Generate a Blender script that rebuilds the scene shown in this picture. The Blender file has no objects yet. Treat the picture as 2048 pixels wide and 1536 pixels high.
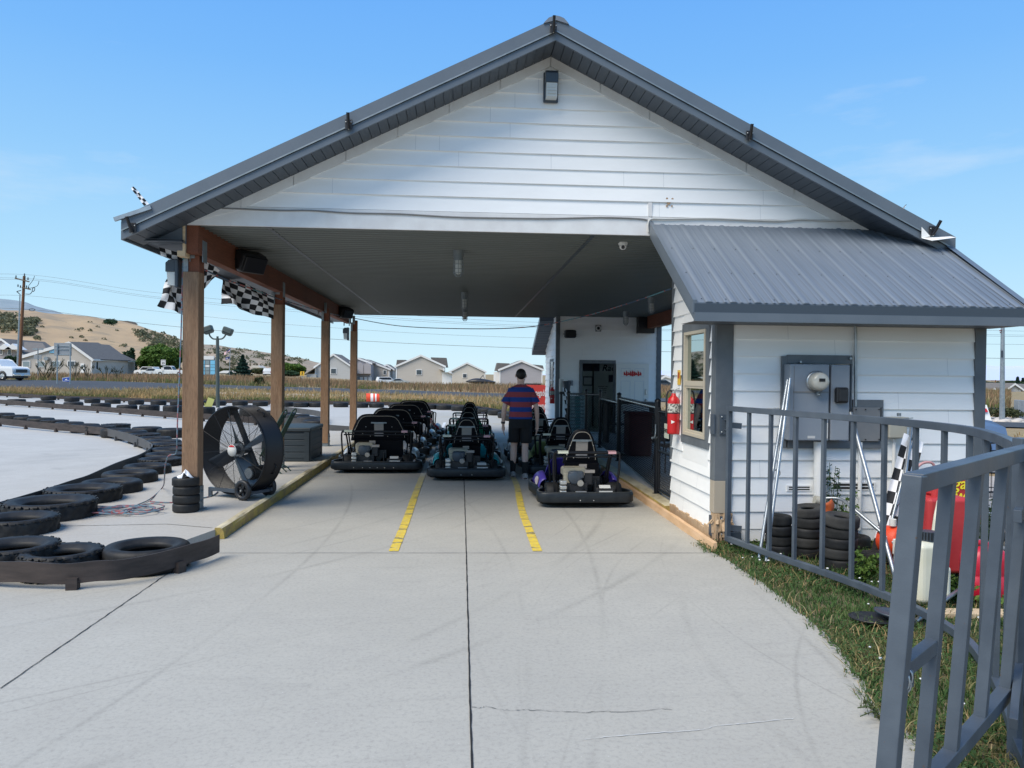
import bpy, math, random
import numpy as np
from mathutils import Vector, Matrix
from math import sin, cos, pi, radians, sqrt, atan2, tan
rnd = random.Random(7)
nr = np.random.RandomState(7)
sc = bpy.context.scene
col = sc.collection
EYE = Vector((0, 0, 1.65)); FPX = 1538.0
YAW, PITCH, ROLL = 0.06765, -0.012259, 0.011
# ---------------------------------------------------------------- camera
_F = Vector((sin(YAW)*cos(PITCH), cos(YAW)*cos(PITCH), sin(PITCH)))
_R0 = Vector((cos(YAW), -sin(YAW), 0)); _U0 = _R0.cross(_F)
_R = _R0*cos(ROLL) + _U0*sin(ROLL); _U = -_R0*sin(ROLL) + _U0*cos(ROLL)
cd = bpy.data.cameras.new("camera"); cam = bpy.data.objects.new("camera", cd); col.objects.link(cam)
cd.sensor_width = 36; cd.lens = FPX/2048*36; cd.clip_start = .05; cd.clip_end = 30000
m = Matrix((( _R.x, _U.x, -_F.x, 0), (_R.y, _U.y, -_F.y, 0), (_R.z, _U.z, -_F.z, 0), (0, 0, 0, 1)))
cam.matrix_world = Matrix.Translation(EYE) @ m
sc.camera = cam
# survey of the photograph: where a sight line meets a plane of the place
def ray(x, y): return _F + _R*((x-1024)/FPX) + _U*((768-y)/FPX)
def AY(x, y, Y):
 d = ray(x, y); return EYE + d*(Y/d.y)
def AX(x, y, X):
 d = ray(x, y); return EYE + d*(X/d.x)
def AZ(x, y, Z=0.0):
 d = ray(x, y); return EYE + d*((Z-EYE.z)/d.z)
def sst(t):
 t = min(1, max(0, t)); return t*t*(3-2*t)
def T(x, y):
 s = sst((y-47)/25); wl = sst((-x-5)/35)
 return -0.035 + s*wl*.6 - (1-wl)*.9*sst((y-90)/80)
def AT(x, y):
 z = 0
 for _ in range(25):
  p = AZ(x, y, z); z = T(p.x, p.y)
 return AZ(x, y, z)
# ---------------------------------------------------------------- helpers
ORG = {}
def tag(o, label=None, cat=None, group=None, kind=None):
 if label: o['label'] = label
 if cat: o['category'] = cat
 if group: o['group'] = group
 if kind: o['kind'] = kind
 return o
def thing(name, label, cat, loc=(0, 0, 0), rz=0, group=None):
 o = bpy.data.objects.new(name, None); col.objects.link(o); o.empty_display_size = .1
 o.location = loc; o.rotation_euler = (0, 0, rz); ORG[o.name] = Vector(loc)
 return tag(o, label, cat, group)
def catmull(pts, n=6, closed=False):
 P = [Vector(p) for p in pts]; out = []; N = len(P)
 for i in range(N if closed else N-1):
  if closed: a, b, c, d = P[i-1], P[i], P[(i+1) % N], P[(i+2) % N]
  else: a, b, c, d = P[max(i-1, 0)], P[i], P[i+1], P[min(i+2, N-1)]
  for k in range(n):
   t = k/n
   out.append(.5*((2*b)+(c-a)*t+(2*a-5*b+4*c-d)*t*t+(3*b-a-3*c+d)*t*t*t))
 if not closed: out.append(P[-1])
 return out
class MB:
 def __init__(s): s.v = []; s.f = []; s.mi = []; s.sm = []
 def add(s, vs, fs, mi=0, smooth=False):
  o = len(s.v); s.v += [tuple(v) for v in vs]; s.f += [tuple(i+o for i in f) for f in fs]
  s.mi += [mi]*len(fs); s.sm += [smooth]*len(fs); return s
 def box(s, c, d, rot=None, mi=0):
  c = Vector(c); hx, hy, hz = d[0]/2, d[1]/2, d[2]/2
  vs = [Vector((x, y, z)) for x in (-hx, hx) for y in (-hy, hy) for z in (-hz, hz)]
  if rot is not None: vs = [rot @ v for v in vs]
  return s.add([c+v for v in vs], [(0, 1, 3, 2), (4, 6, 7, 5), (0, 4, 5, 1), (2, 3, 7, 6), (0, 2, 6, 4), (1, 5, 7, 3)], mi)
 def bx(s, x0, x1, y0, y1, z0, z1, mi=0):
  return s.box(((x0+x1)/2, (y0+y1)/2, (z0+z1)/2), (x1-x0, y1-y0, z1-z0), None, mi)
 def rbox(s, c, d, r=.01, rot=None, mi=0, seg=2):      # box with rounded vertical edges and chamfered top and bottom
  c = Vector(c); hx, hy, hz = d[0]/2, d[1]/2, d[2]/2; r = min(r, hx*.99, hy*.99, hz*.99)
  def ring(ins, z):
   out = []
   for cx_, cy_, a0 in ((hx-r, hy-r, 0), (-hx+r, hy-r, pi/2), (-hx+r, -hy+r, pi), (hx-r, -hy+r, 1.5*pi)):
    for k in range(seg+1):
     a = a0+pi/2*k/seg; out.append(Vector((cx_+(r-ins)*cos(a), cy_+(r-ins)*sin(a), z)))
   return out
  R = [ring(r*.7, -hz), ring(0, -hz+r*.7), ring(0, hz-r*.7), ring(r*.7, hz)]; n = len(R[0])
  vs = [v for q in R for v in q]
  if rot is not None: vs = [rot @ v for v in vs]
  fs = [(k*n+i, k*n+(i+1) % n, (k+1)*n+(i+1) % n, (k+1)*n+i) for k in range(3) for i in range(n)]
  fs += [tuple(range(n-1, -1, -1)), tuple(range(3*n, 4*n))]
  return s.add([c+v for v in vs], fs, mi)
 def cyl(s, a, b, r, n=12, r2=None, caps=True, mi=0, smooth=True):
  a = Vector(a); b = Vector(b); r2 = r if r2 is None else r2
  d = (b-a); 
  if d.length < 1e-6: return s
  d.normalize(); u = d.orthogonal().normalized(); w = d.cross(u)
  vs = []
  for k in range(n):
   t = 2*pi*k/n; e = u*cos(t)+w*sin(t); vs += [a+e*r, b+e*r2]
  s.add(vs, [(2*k, 2*((k+1) % n), 2*((k+1) % n)+1, 2*k+1) for k in range(n)], mi, smooth)
  if caps: s.add([vs[2*k] for k in range(n)], [tuple(range(n-1, -1, -1))], mi); s.add([vs[2*k+1] for k in range(n)], [tuple(range(n))], mi)
  return s
 def tube(s, pts, r, n=8, closed=False, mi=0, rs=None, flat=None, smooth=True):
  P = [Vector(p) for p in pts]; N = len(P); vs = []; up = None
  for i, p in enumerate(P):
   if closed: d = P[(i+1) % N]-P[i-1]
   else: d = P[min(i+1, N-1)]-P[max(i-1, 0)]
   d.normalize()
   if up is None: up = Vector((0, 0, 1)) if abs(d.z) < .9 else Vector((1, 0, 0))
   w = d.cross(up)
   if w.length < 1e-4: w = d.orthogonal()
   w.normalize(); u = w.cross(d).normalized(); up = u
   rr = rs[i] if rs else r
   for k in range(n):
    t = 2*pi*(k+.5)/n
    if flat: vs.append(p+w*cos(t)*rr*flat[0]+u*sin(t)*rr*flat[1])
    else: vs.append(p+(w*cos(t)+u*sin(t))*rr)
  fs = []
  for i in range(N if closed else N-1):
   j = (i+1) % N
   fs += [(i*n+k, i*n+(k+1) % n, j*n+(k+1) % n, j*n+k) for k in range(n)]
  s.add(vs, fs, mi, smooth)
  if not closed: s.add(vs[:n], [tuple(range(n-1, -1, -1))], mi); s.add(vs[-n:], [tuple(range(n))], mi)
  return s
 def bar(s, a, b, w, h, mi=0, up=(0, 0, 1)):            # rectangular section between two points
  a = Vector(a); b = Vector(b); d = (b-a).normalized(); up = Vector(up)
  if abs(d.dot(up)) > .95: up = Vector((0, 1, 0))
  x = d.cross(up).normalized()*w/2; z = x.cross(d).normalized()*h/2
  return s.add([a-x-z, a+x-z, a+x+z, a-x+z, b-x-z, b+x-z, b+x+z, b-x+z],
      [(0, 1, 2, 3), (7, 6, 5, 4), (0, 4, 5, 1), (1, 5, 6, 2), (2, 6, 7, 3), (3, 7, 4, 0)], mi)
 def lathe(s, prof, c=(0, 0, 0), axis=(0, 0, 1), n=24, mi=0, smooth=True, a0=0, a1=2*pi, ripple=None):
  c = Vector(c); ax = Vector(axis).normalized(); u = ax.orthogonal().normalized(); w = ax.cross(u); vs = []
  full = abs(a1-a0-2*pi) < 1e-5; m_ = n if full else n+1
  for k in range(m_):
   t = a0+(a1-a0)*k/n; e = u*cos(t)+w*sin(t)
   for j, (r, z) in enumerate(prof):
    rr = r*(ripple(k, j) if ripple else 1); vs.append(c+e*rr+ax*z)
  L = len(prof); fs = []
  for k in range(n):
   k2 = (k+1) % m_
   fs += [(k*L+j, k2*L+j, k2*L+j+1, k*L+j+1) for j in range(L-1)]
  return s.add(vs, fs, mi, smooth)
 def prism(s, poly, f0, f1, mi=0):                      # poly of 2-D points, f0/f1 map them to the two end faces
  n = len(poly); a = [f0(*p) for p in poly]; b = [f1(*p) for p in poly]
  return s.add(a+b, [tuple(range(n-1, -1, -1)), tuple(range(n, 2*n))]+[(i, (i+1) % n, n+(i+1) % n, n+i) for i in range(n)], mi)
 def quad(s, a, b, c, d, mi=0): return s.add([a, b, c, d], [(0, 1, 2, 3)], mi)
 def ball(s, c, r, n=12, m_=8, sc_=(1, 1, 1), mi=0):
  c = Vector(c); vs = []; fs = []
  for j in range(m_+1):
   ph = pi*j/m_
   for k in range(n):
    t = 2*pi*k/n; vs.append(c+Vector((r*sc_[0]*sin(ph)*cos(t), r*sc_[1]*sin(ph)*sin(t), r*sc_[2]*cos(ph))))
  for j in range(m_):
   fs += [(j*n+k, (j+1)*n+k, (j+1)*n+(k+1) % n, j*n+(k+1) % n) for k in range(n)]
  return s.add(vs, fs, mi, True)
 def grid(s, fn, nu, nv, mi=0, smooth=True, mif=None):
  vs = [fn(i/nu, j/nv) for j in range(nv+1) for i in range(nu+1)]
  fs = [(j*(nu+1)+i, j*(nu+1)+i+1, (j+1)*(nu+1)+i+1, (j+1)*(nu+1)+i) for j in range(nv) for i in range(nu)]
  o = len(s.f); s.add(vs, fs, mi, smooth)
  if mif:
   q = 0
   for j in range(nv):
    for i in range(nu): s.mi[o+q] = mif(i, j); q += 1
  return s
 def build(s, name, mat, parent=None, local=False, bevel=0, origin=None, solid=0, sub=0, weld=False, autos=False):
  me = bpy.data.meshes.new(name)
  root = None
  if parent is not None and not local:
   root = parent
   while root.parent is not None: root = root.parent
   og = ORG[root.name]
  elif parent is None and not local:
   if origin is None:
    A = np.array(s.v); og = Vector(((A[:, 0].min()+A[:, 0].max())/2, (A[:, 1].min()+A[:, 1].max())/2, A[:, 2].min()))
   else: og = Vector(origin)
  else: og = Vector((0, 0, 0))
  me.from_pydata([(x-og.x, y-og.y, z-og.z) for x, y, z in s.v], [], s.f)
  mats = mat if isinstance(mat, (list, tuple)) else [mat]
  for q in mats: me.materials.append(q)
  me.polygons.foreach_set('material_index', [min(i, len(mats)-1) for i in s.mi])
  me.polygons.foreach_set('use_smooth', s.sm)
  me.update()
  o = bpy.data.objects.new(name, me); col.objects.link(o)
  if parent is not None: o.parent = parent
  else: o.location = og; ORG[o.name] = og
  if weld or bevel or sub:
   if weld or sub: w = o.modifiers.new('weld', 'WELD'); w.merge_threshold = 1e-4
  if solid: q = o.modifiers.new('solid', 'SOLIDIFY'); q.thickness = solid; q.offset = 0
  if bevel: b = o.modifiers.new('bevel', 'BEVEL'); b.width = bevel; b.segments = 2; b.limit_method = 'ANGLE'; b.angle_limit = radians(40)
  if sub: q = o.modifiers.new('sub', 'SUBSURF'); q.levels = q.render_levels = sub
  return o
def npmesh(name, V, F, mats, attr=None, origin=(0, 0, 0), parent=None, smooth=False):
 V = np.asarray(V, dtype=np.float32)-np.array(origin, dtype=np.float32); F = np.asarray(F, dtype=np.int32)
 me = bpy.data.meshes.new(name); k = F.shape[1]
 me.vertices.add(len(V)); me.vertices.foreach_set('co', V.ravel())
 me.loops.add(F.size); me.loops.foreach_set('vertex_index', F.ravel())
 me.polygons.add(len(F)); me.polygons.foreach_set('loop_start', np.arange(0, F.size, k, dtype=np.int32))
 if smooth: me.polygons.foreach_set('use_smooth', np.ones(len(F), dtype=bool))
 me.update(calc_edges=True)
 if attr is not None:
  a = me.attributes.new('rnd', 'FLOAT', 'FACE'); a.data.foreach_set('value', np.asarray(attr, dtype=np.float32))
 for q in (mats if isinstance(mats, (list, tuple)) else [mats]): me.materials.append(q)
 o = bpy.data.objects.new(name, me); col.objects.link(o); o.location = origin; ORG[o.name] = Vector(origin)
 if parent is not None: o.parent = parent; o.location = Vector(origin)-ORG[parent.name]
 return o
def dup(root, loc=None, rz=None, label=None, group=None):
 r = root.copy(); col.objects.link(r)
 if loc is not None: r.location = loc; ORG[r.name] = Vector(loc)
 if rz is not None: r.rotation_euler = (0, 0, rz)
 if label: r['label'] = label
 if group: r['group'] = group
 for ch in list(root.children):
  c = ch.copy(); col.objects.link(c); c.parent = r
  for g in list(ch.children):
   d = g.copy(); col.objects.link(d); d.parent = c
 return r
def text(name, s, mat, size, p, xdir, ydir, parent=None, extrude=.001, align='CENTER', squeeze=1.0, shear=0):
 c = bpy.data.curves.new(name, 'FONT'); c.body = s; c.size = size; c.align_x = align; c.align_y = 'CENTER'
 c.extrude = extrude; c.shear = shear; c.resolution_u = 2; c.materials.append(mat); c.offset = size*.012
 o = bpy.data.objects.new(name, c); col.objects.link(o)
 X = Vector(xdir).normalized(); Y_ = Vector(ydir); Y_ = (Y_-X*Y_.dot(X)).normalized(); Z = X.cross(Y_)
 M_ = Matrix(((X.x*squeeze, Y_.x, Z.x, 0), (X.y*squeeze, Y_.y, Z.y, 0), (X.z*squeeze, Y_.z, Z.z, 0), (0, 0, 0, 1)))
 p = Vector(p)
 if parent is not None:
  root = parent
  while root.parent is not None: root = root.parent
  o.parent = parent; p = p-ORG[root.name]
 o.matrix_local = Matrix.Translation(p) @ M_
 return o
# ---------------------------------------------------------------- materials
def srgb(r, g, b): return tuple(((c/255/12.92) if c/255 <= .04045 else ((c/255+.055)/1.055)**2.4) for c in (r, g, b))
class NT:
 def __init__(s, name):
  s.m = bpy.data.materials.new(name); s.m.use_nodes = True; s.t = s.m.node_tree; s.n = s.t.nodes
  s.b = s.n['Principled BSDF']; s.tc = s.n.new('ShaderNodeTexCoord')
 def L(s, a, b): s.t.links.new(a, b)
 def mapping(s, scale=(1, 1, 1), rot=(0, 0, 0), src='Object'):
  q = s.n.new('ShaderNodeMapping'); q.inputs['Scale'].default_value = scale; q.inputs['Rotation'].default_value = rot
  s.L(s.tc.outputs[src], q.inputs['Vector']); return q.outputs[0]
 def noise(s, scale, detail=4, rough=.55, vec=None, dist=0, src='Object'):
  q = s.n.new('ShaderNodeTexNoise'); q.inputs['Scale'].default_value = scale; q.inputs['Detail'].default_value = detail
  q.inputs['Roughness'].default_value = rough; q.inputs['Distortion'].default_value = dist
  s.L(vec if vec is not None else s.tc.outputs[src], q.inputs['Vector']); return q.outputs['Fac']
 def ramp(s, fac, stops, inter='LINEAR'):
  q = s.n.new('ShaderNodeValToRGB'); q.color_ramp.interpolation = inter; e = q.color_ramp.elements
  while len(e) < len(stops): e.new(.5)
  for i, (p, c) in enumerate(stops):
   e[i].position = p; e[i].color = (c, c, c, 1) if isinstance(c, (int, float)) else (*c[:3], 1)
  s.L(fac, q.inputs[0]); return q.outputs[0]
 def mix(s, fac, a, b, mode='MIX'):
  q = s.n.new('ShaderNodeMix'); q.data_type = 'RGBA'; q.blend_type = mode
  for inp, v in ((q.inputs['Factor'], fac), (q.inputs['A'], a), (q.inputs['B'], b)):
   if isinstance(v, (int, float)): inp.default_value = v
   elif isinstance(v, tuple): inp.default_value = (*v[:3], 1)
   else: s.L(v, inp)
  return q.outputs['Result']
 def math(s, op, a, b=0.0, c=None, clamp=False):
  q = s.n.new('ShaderNodeMath'); q.operation = op; q.use_clamp = clamp
  for i, v in enumerate((a, b) if c is None else (a, b, c)):
   if isinstance(v, (int, float)): q.inputs[i].default_value = v
   else: s.L(v, q.inputs[i])
  return q.outputs[0]
 def bump(s, h, strength=.3, dist=.01):
  q = s.n.new('ShaderNodeBump'); q.inputs['Strength'].default_value = strength; q.inputs['Distance'].default_value = dist
  s.L(h, q.inputs['Height']); s.L(q.outputs[0], s.b.inputs['Normal'])
 def set(s, color=None, rough=None, metal=None, spec=None):
  for k, v in (('Base Color', color), ('Roughness', rough), ('Metallic', metal), ('Specular IOR Level', spec)):
   if v is None: continue
   if isinstance(v, (int, float)): s.b.inputs[k].default_value = v
   elif isinstance(v, tuple): s.b.inputs[k].default_value = (*v[:3], 1)
   else: s.L(v, s.b.inputs[k])
  return s
def mat(name, c, rough=.6, metal=0, c2=None, scale=6, stretch=(1, 1, 1), bump=0, bscale=60, lo=.35, hi=.65, spec=.5, detail=4, rvar=.0):
 q = NT(name); q.set(c, rough, metal, spec)
 if c2 is not None:
  n_ = q.noise(scale, detail, .6, q.mapping(stretch)); q.set(q.mix(q.ramp(n_, [(lo, 0.), (hi, 1.)]), c, c2))
  if rvar: q.set(rough=q.ramp(n_, [(0, rough-rvar), (1, rough+rvar)]))
 if bump: q.bump(q.noise(bscale, 3, .6, q.mapping(stretch)), bump, .004)
 return q.m
M = {}
def mk(k, *a, **kw): M[k] = mat(k, *a, **kw); return M[k]
mk('siding', (.88, .885, .88), .5, c2=(.83, .835, .83), scale=2, stretch=(1, 1, 3), bump=.12, bscale=60, lo=.3, hi=.75)
mk('siding_trim', (.74, .74, .73), .6, c2=(.66, .65, .64), scale=4, bump=.15)
mk('grey_trim', (.105, .12, .135), .55, c2=(.135, .15, .165), scale=5, bump=.15, bscale=40)
mk('fascia', (.10, .125, .155), .42, c2=(.12, .145, .175), scale=2)
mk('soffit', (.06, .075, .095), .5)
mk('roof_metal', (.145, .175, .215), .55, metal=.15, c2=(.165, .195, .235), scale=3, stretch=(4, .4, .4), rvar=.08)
mk('gutter', (.045, .06, .08), .4)
mk('galv', (.42, .45, .47), .38, metal=.8, c2=(.3, .33, .36), scale=8, rvar=.08)
mk('galv_plate', (.20, .24, .26), .5, metal=.6, c2=(.28, .31, .33), scale=9)
mk('black', (.012, .013, .016), .45, c2=(.02, .021, .025), scale=12)
mk('black_gloss', (.008, .009, .013), .25)
mk('frame_black', (.008, .009, .012), .35, spec=.35)
mk('rubber', (.007, .0075, .009), .6, c2=(.020, .0205, .021), scale=9, bump=.3, bscale=80, spec=.35)
mk('rubber_dusty', (.014, .0145, .015), .8, c2=(.035, .035, .034), scale=5, bump=.3, bscale=60, spec=.3)
mk('rubber_grey', (.03, .03, .03), .85, c2=(.07, .068, .064), scale=4, bump=.3, bscale=60, spec=.3)
mk('rust_steel', (.030, .023, .021), .6, c2=(.06, .045, .040), scale=3, stretch=(1, 1, 5), bump=.2, bscale=30, spec=.4)
mk('grey_steel', (.045, .046, .050), .55, c2=(.065, .063, .064), scale=3, bump=.2, bscale=30)
mk('gate_paint', (.065, .085, .115), .42, c2=(.095, .12, .15), scale=5, bump=.15, bscale=18, rvar=.1)
mk('white_paint', (.8, .8, .78), .5)
mk('cream', (.48, .43, .34), .5)
mk('lens', (.55, .58, .58), .2)
mk('yellow', (.75, .52, .03), .6, c2=(.55, .40, .05), scale=20, bump=.2)
mk('salmon', (.52, .33, .18), .8, c2=(.62, .42, .26), scale=4, stretch=(3, .7, 3), bump=.4, bscale=30)
mk('panel_grey', (.22, .25, .29), .5, c2=(.26, .29, .33), scale=2, metal=.1)
mk('panel_dark', (.17, .18, .19), .6, c2=(.21, .21, .21), scale=4)
mk('red_paint', (.50, .012, .015), .35)
mk('red_tank', (.40, .02, .025), .55, c2=(.50, .05, .05), scale=5, lo=.3, hi=.8)
mk('red_plastic', (.48, .008, .03), .38, c2=(.55, .03, .06), scale=6)
mk('orange', (.75, .07, .02), .5)
mk('rust_orange', (.42, .09, .02), .6)
mk('jug', (.66, .64, .50), .45, c2=(.72, .70, .58), scale=4)
mk('plank_new', (.58, .42, .25), .7, c2=(.66, .50, .32), scale=5, stretch=(1, 8, 8))
mk('beige_paint', (.38, .33, .26), .6)
mk('skin', (.68, .44, .35), .55, c2=(.72, .49, .40), scale=30)
mk('hair', (.012, .009, .008), .6, bump=.6, bscale=120)
mk('cloth_black', (.010, .010, .012), .85)
mk('sock', (.012, .012, .013), .9)
mk('shoe', (.42, .41, .40), .8, c2=(.25, .25, .25), scale=40)
mk('silver', (.55, .55, .53), .35, metal=.7)
mk('engine_cream', (.36, .33, .25), .5)
mk('label_white', (.55, .55, .53), .6)
mk('label_grey', (.33, .33, .34), .6, c2=(.22, .22, .23), scale=60, stretch=(.3, .3, 3))
mk('piping', (.40, .36, .30), .6)
mk('asphalt', (.038, .041, .048), .85, c2=(.05, .053, .06), scale=2, bump=.3, bscale=90)
mk('asphalt_lot', (.115, .118, .125), .9, c2=(.15, .15, .152), scale=1.2, bump=.3, bscale=90)
mk('gravel', (.36, .32, .28), .9, c2=(.50, .45, .40), scale=14, bump=.6, bscale=40)
mk('rock_white', (.55, .50, .45), .9, c2=(.40, .36, .32), scale=5)
mk('shrub_leaf', (.045, .075, .025), .8)
mk('glass_dark', (.03, .04, .045), .05, spec=.8)
mk('door_white', (.80, .78, .72), .5)
mk('inside_wall', (.70, .74, .70), .8)
mk('blue_dark', (.015, .02, .05), .5)
mk('bark', (.10, .07, .045), .9, c2=(.16, .12, .08), scale=8, bump=.5, bscale=20)
mk('cloth_white', (.80, .81, .84), .8); mk('cloth_check', (.012, .014, .018), .8)
mk('shingle', (.125, .115, .11), .9, c2=(.155, .145, .135), scale=1.5, stretch=(1, 1, 5))
mk('house_tan', (.46, .42, .37), .8, c2=(.49, .45, .40), scale=.6, stretch=(1, 1, 8))
mk('house_grey', (.44, .44, .43), .8, c2=(.47, .47, .46), scale=.6, stretch=(1, 1, 8))
mk('house_mauve', (.34, .32, .33), .8, c2=(.37, .35, .36), scale=.6, stretch=(1, 1, 8))
mk('house_cream', (.55, .51, .44), .8, c2=(.58, .54, .47), scale=.6, stretch=(1, 1, 8))
mk('house_trim', (.72, .72, .71), .6)
mk('pane', (.05, .065, .08), .1, spec=.8); mk('car_glass', (.012, .015, .018), .25, spec=.35)
mk('pane_light', (.22, .28, .30), .15, spec=.8)
mk('teal', (.02, .33, .36), .35); mk('purple', (.075, .05, .32), .35); mk('lime', (.33, .38, .16), .35); mk('green_pod', (.05, .28, .14), .35)
mk('car_blue', (.16, .27, .48), .25, metal=.3); mk('car_white', (.68, .70, .71), .25); mk('chrome', (.6, .6, .6), .15, metal=1); mk('tail_red', (.35, .01, .01), .3)
mk('dark_green', (.015, .05, .035), .5); mk('box_plastic', (.022, .032, .04), .55, c2=(.03, .042, .052), scale=10, stretch=(.3, .3, 4), bump=.4, bscale=30)
mk('cord_blue', (.10, .17, .22), .6, c2=(.26, .09, .10), scale=16, lo=.50, hi=.56)
mk('cord_white', (.55, .55, .53), .6); mk('cord_grey', (.2, .2, .2), .6)
mk('sky_blue_sign', (.18, .50, .72), .5); mk('sign_white', (.7, .7, .7), .5); mk('sign_yellow', (.75, .45, .04), .5); mk('sign_blue', (.02, .08, .38), .5)
mk('flag_blue', (.03, .04, .2), .8); mk('flag_red', (.45, .08, .1), .8)
mk('joint', (.012, .012, .013), .9); mk('joint_soft', (.16, .16, .165), .9)
mk('sticker_pink', (.6, .35, .38), .5); mk('sticker_cream', (.62, .64, .52), .5)
mk('sign_red', (.55, .05, .04), .5); mk('text_yellow', (.85, .72, .03), .5); mk('text_black', (.01, .01, .01), .6)
mk('fan_blade', (.14, .18, .21), .4, metal=.5)
mk('teal_plastic', (.05, .15, .16), .5); mk('case_clear', (.30, .40, .42), .3, c2=(.10, .16, .17), scale=30, stretch=(.6, .6, 2))
mk('dead_grass', (.42, .32, .18), .9)
def wood(k, c1, c2, c3, axis='z', sc_=1.0):
 q = NT(k); st = {'z': (9, 9, .7), 'y': (9, .5, 9), 'x': (.5, 9, 9)}[axis]
 v = q.mapping(tuple(a*sc_ for a in st)); n1 = q.noise(3.5, 6, .62, v, .6); n2 = q.noise(1.2, 2, .5, q.mapping((1, 1, .6)))
 v2 = q.mapping(tuple(a*sc_*3 for a in st)); n3 = q.noise(5, 3, .6, v2)
 cc = q.mix(q.ramp(n1, [(.3, 0.), (.7, 1.)]), c1, c2); cc = q.mix(q.ramp(n2, [(.45, 0.), (.7, .7)]), cc, c3)
 cc = q.mix(q.ramp(n3, [(.35, .45), (.5, 0.)]), cc, tuple(a*.35 for a in c1))
 q.set(cc, .8); q.bump(n1, .5, .006); M[k] = q.m
wood('post_wood', (.21, .115, .062), (.31, .19, .11), (.17, .13, .10))
wood('beam_wood', (.15, .048, .022), (.19, .062, .03), (.12, .042, .022), 'y')
wood('beam_wood_x', (.11, .04, .022), (.15, .05, .03), (.10, .038, .022), 'x')
wood('pole_wood', (.16, .07, .03), (.22, .10, .05), (.12, .07, .04))
wood('rot_wood', (.45, .30, .17), (.60, .45, .30), (.20, .10, .05), 'z', 2)
q = NT('gate_paint2'); n1 = q.noise(5, 3); n2 = q.noise(38, 4, .7); n3 = q.noise(2.2, 3, .6, q.mapping((1, 1, .4))); cc = q.mix(q.ramp(n1, [(.35, 0.), (.65, 1.)]), (.052, .068, .090), (.075, .095, .12)); cc = q.mix(q.ramp(n3, [(.55, 0.), (.75, .6)]), cc, (.12, .14, .16)); cc = q.mix(q.ramp(n2, [(.68, 0.), (.72, .8)]), cc, (.10, .06, .035)); q.set(cc, q.ramp(n3, [(.3, .35), (.7, .6)])); q.bump(n2, .25, .004); M['gate_paint'] = q.m
mk('seam', (.58, .60, .62), .7)
# concrete with stains and tyre marks
def concrete(k, base, dark, arcs):
 q = NT(k); P = q.tc.outputs['Object']
 n1 = q.noise(.35, 5, .6); n2 = q.noise(2.2, 6, .65); n3 = q.noise(38, 4, .7); n4 = q.noise(9, 5, .7, q.mapping((1, .5, 1), (0, 0, .5)))
 cc = q.mix(q.ramp(n1, [(.35, 0.), (.68, 1.)]), base, tuple(a*.86 for a in base))
 cc = q.mix(q.ramp(n2, [(.40, 0.), (.75, .8)]), cc, tuple(a*b for a, b in zip(base, (.83, .835, .85))))
 cc = q.mix(q.ramp(n3, [(.3, .55), (.52, 0.)]), cc, dark)
 cc = q.mix(q.ramp(n4, [(.60, 0.), (.8, .30)]), cc, dark); cc = q.mix(q.ramp(q.noise(5, 4, .75, q.mapping((.25, 1.4, 1), (0, 0, -.6))), [(.56, 0.), (.75, .30)]), cc, dark); cc = q.mix(q.ramp(q.noise(1.3, 2, .4), [(.70, 0.), (.76, .4)]), cc, tuple(a*.7 for a in dark)); cc = q.mix(q.ramp(q.noise(110, 2, .6), [(.30, .30), (.45, 0.), (.6, 0.), (.72, .22)]), cc, tuple(a*.9 for a in dark))
 w = q.ramp(q.noise(60, 2, .5), [(.70, 0.), (.78, .5)]); cc = q.mix(w, cc, (.62, .62, .61))
 if arcs:
  tot = None; brk = q.ramp(q.noise(1.1, 3, .6, q.mapping((1, .35, 1))), [(.40, 0.), (.62, 1.)]); sx = q.n.new('ShaderNodeSeparateXYZ'); q.L(P, sx.inputs[0])
  fine = q.ramp(q.noise(30, 2, .6), [(.3, .4), (.7, 1.)])
  for cx_, cy_, r, wd, a in arcs:
   dx = q.math('SUBTRACT', sx.outputs[0], cx_); dy = q.math('SUBTRACT', sx.outputs[1], cy_)
   d = q.math('SQRT', q.math('ADD', q.math('MULTIPLY', dx, dx), q.math('MULTIPLY', dy, dy)))
   e = q.math('ABSOLUTE', q.math('SUBTRACT', d, r)); g = q.math('SUBTRACT', 1, q.math('DIVIDE', e, wd), clamp=True)
   g = q.math('MULTIPLY', g, a); tot = g if tot is None else q.math('MAXIMUM', tot, g)
  tot = q.math('MULTIPLY', q.math('MULTIPLY', tot, brk), fine)
  cc = q.mix(tot, cc, tuple(a*.35 for a in base))
 q.set(cc, q.ramp(n2, [(.3, .62), (.7, .8)])); q.bump(q.math('ADD', q.math('MULTIPLY', n3, .5), n2), .12, .01)
 M[k] = q.m
arcs = []
ar = random.Random(3)
for i in range(9):
 a = ar.uniform(0, .5); arcs.append((-9+ar.uniform(-2, 1.2), 12.5+ar.uniform(-1, 2), 11.2+ar.uniform(-2.2, 1.6), ar.choice((.012, .02, .035, .05)), ar.uniform(.2, .5)))
for i in range(7):
 arcs.append((7.5+ar.uniform(-1, 1), 3+ar.uniform(-2, 3), 6.6+ar.uniform(-1.6, 1.6), ar.choice((.012, .02, .04)), ar.uniform(.15, .4)))
for i in range(4):
 arcs.append((-22+ar.uniform(-1, 1), 6+i, 21.5+ar.uniform(-1, 2.5), .03, ar.uniform(.3, .5)))
concrete('concrete_lane', (.425, .41, .365), (.25, .24, .22), arcs)
concrete('concrete_track', (.47, .46, .43), (.32, .315, .30), [(-16, 22, 12.5, .5, .3), (-16, 22, 11.3, .3, .25), (-14, 30, 16, .5, .35), (-14, 30, 15, .3, .3), (-14, 30, 17.2, .3, .3)])
concrete('concrete_deck', (.46, .44, .40), (.31, .295, .27), [])
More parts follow.
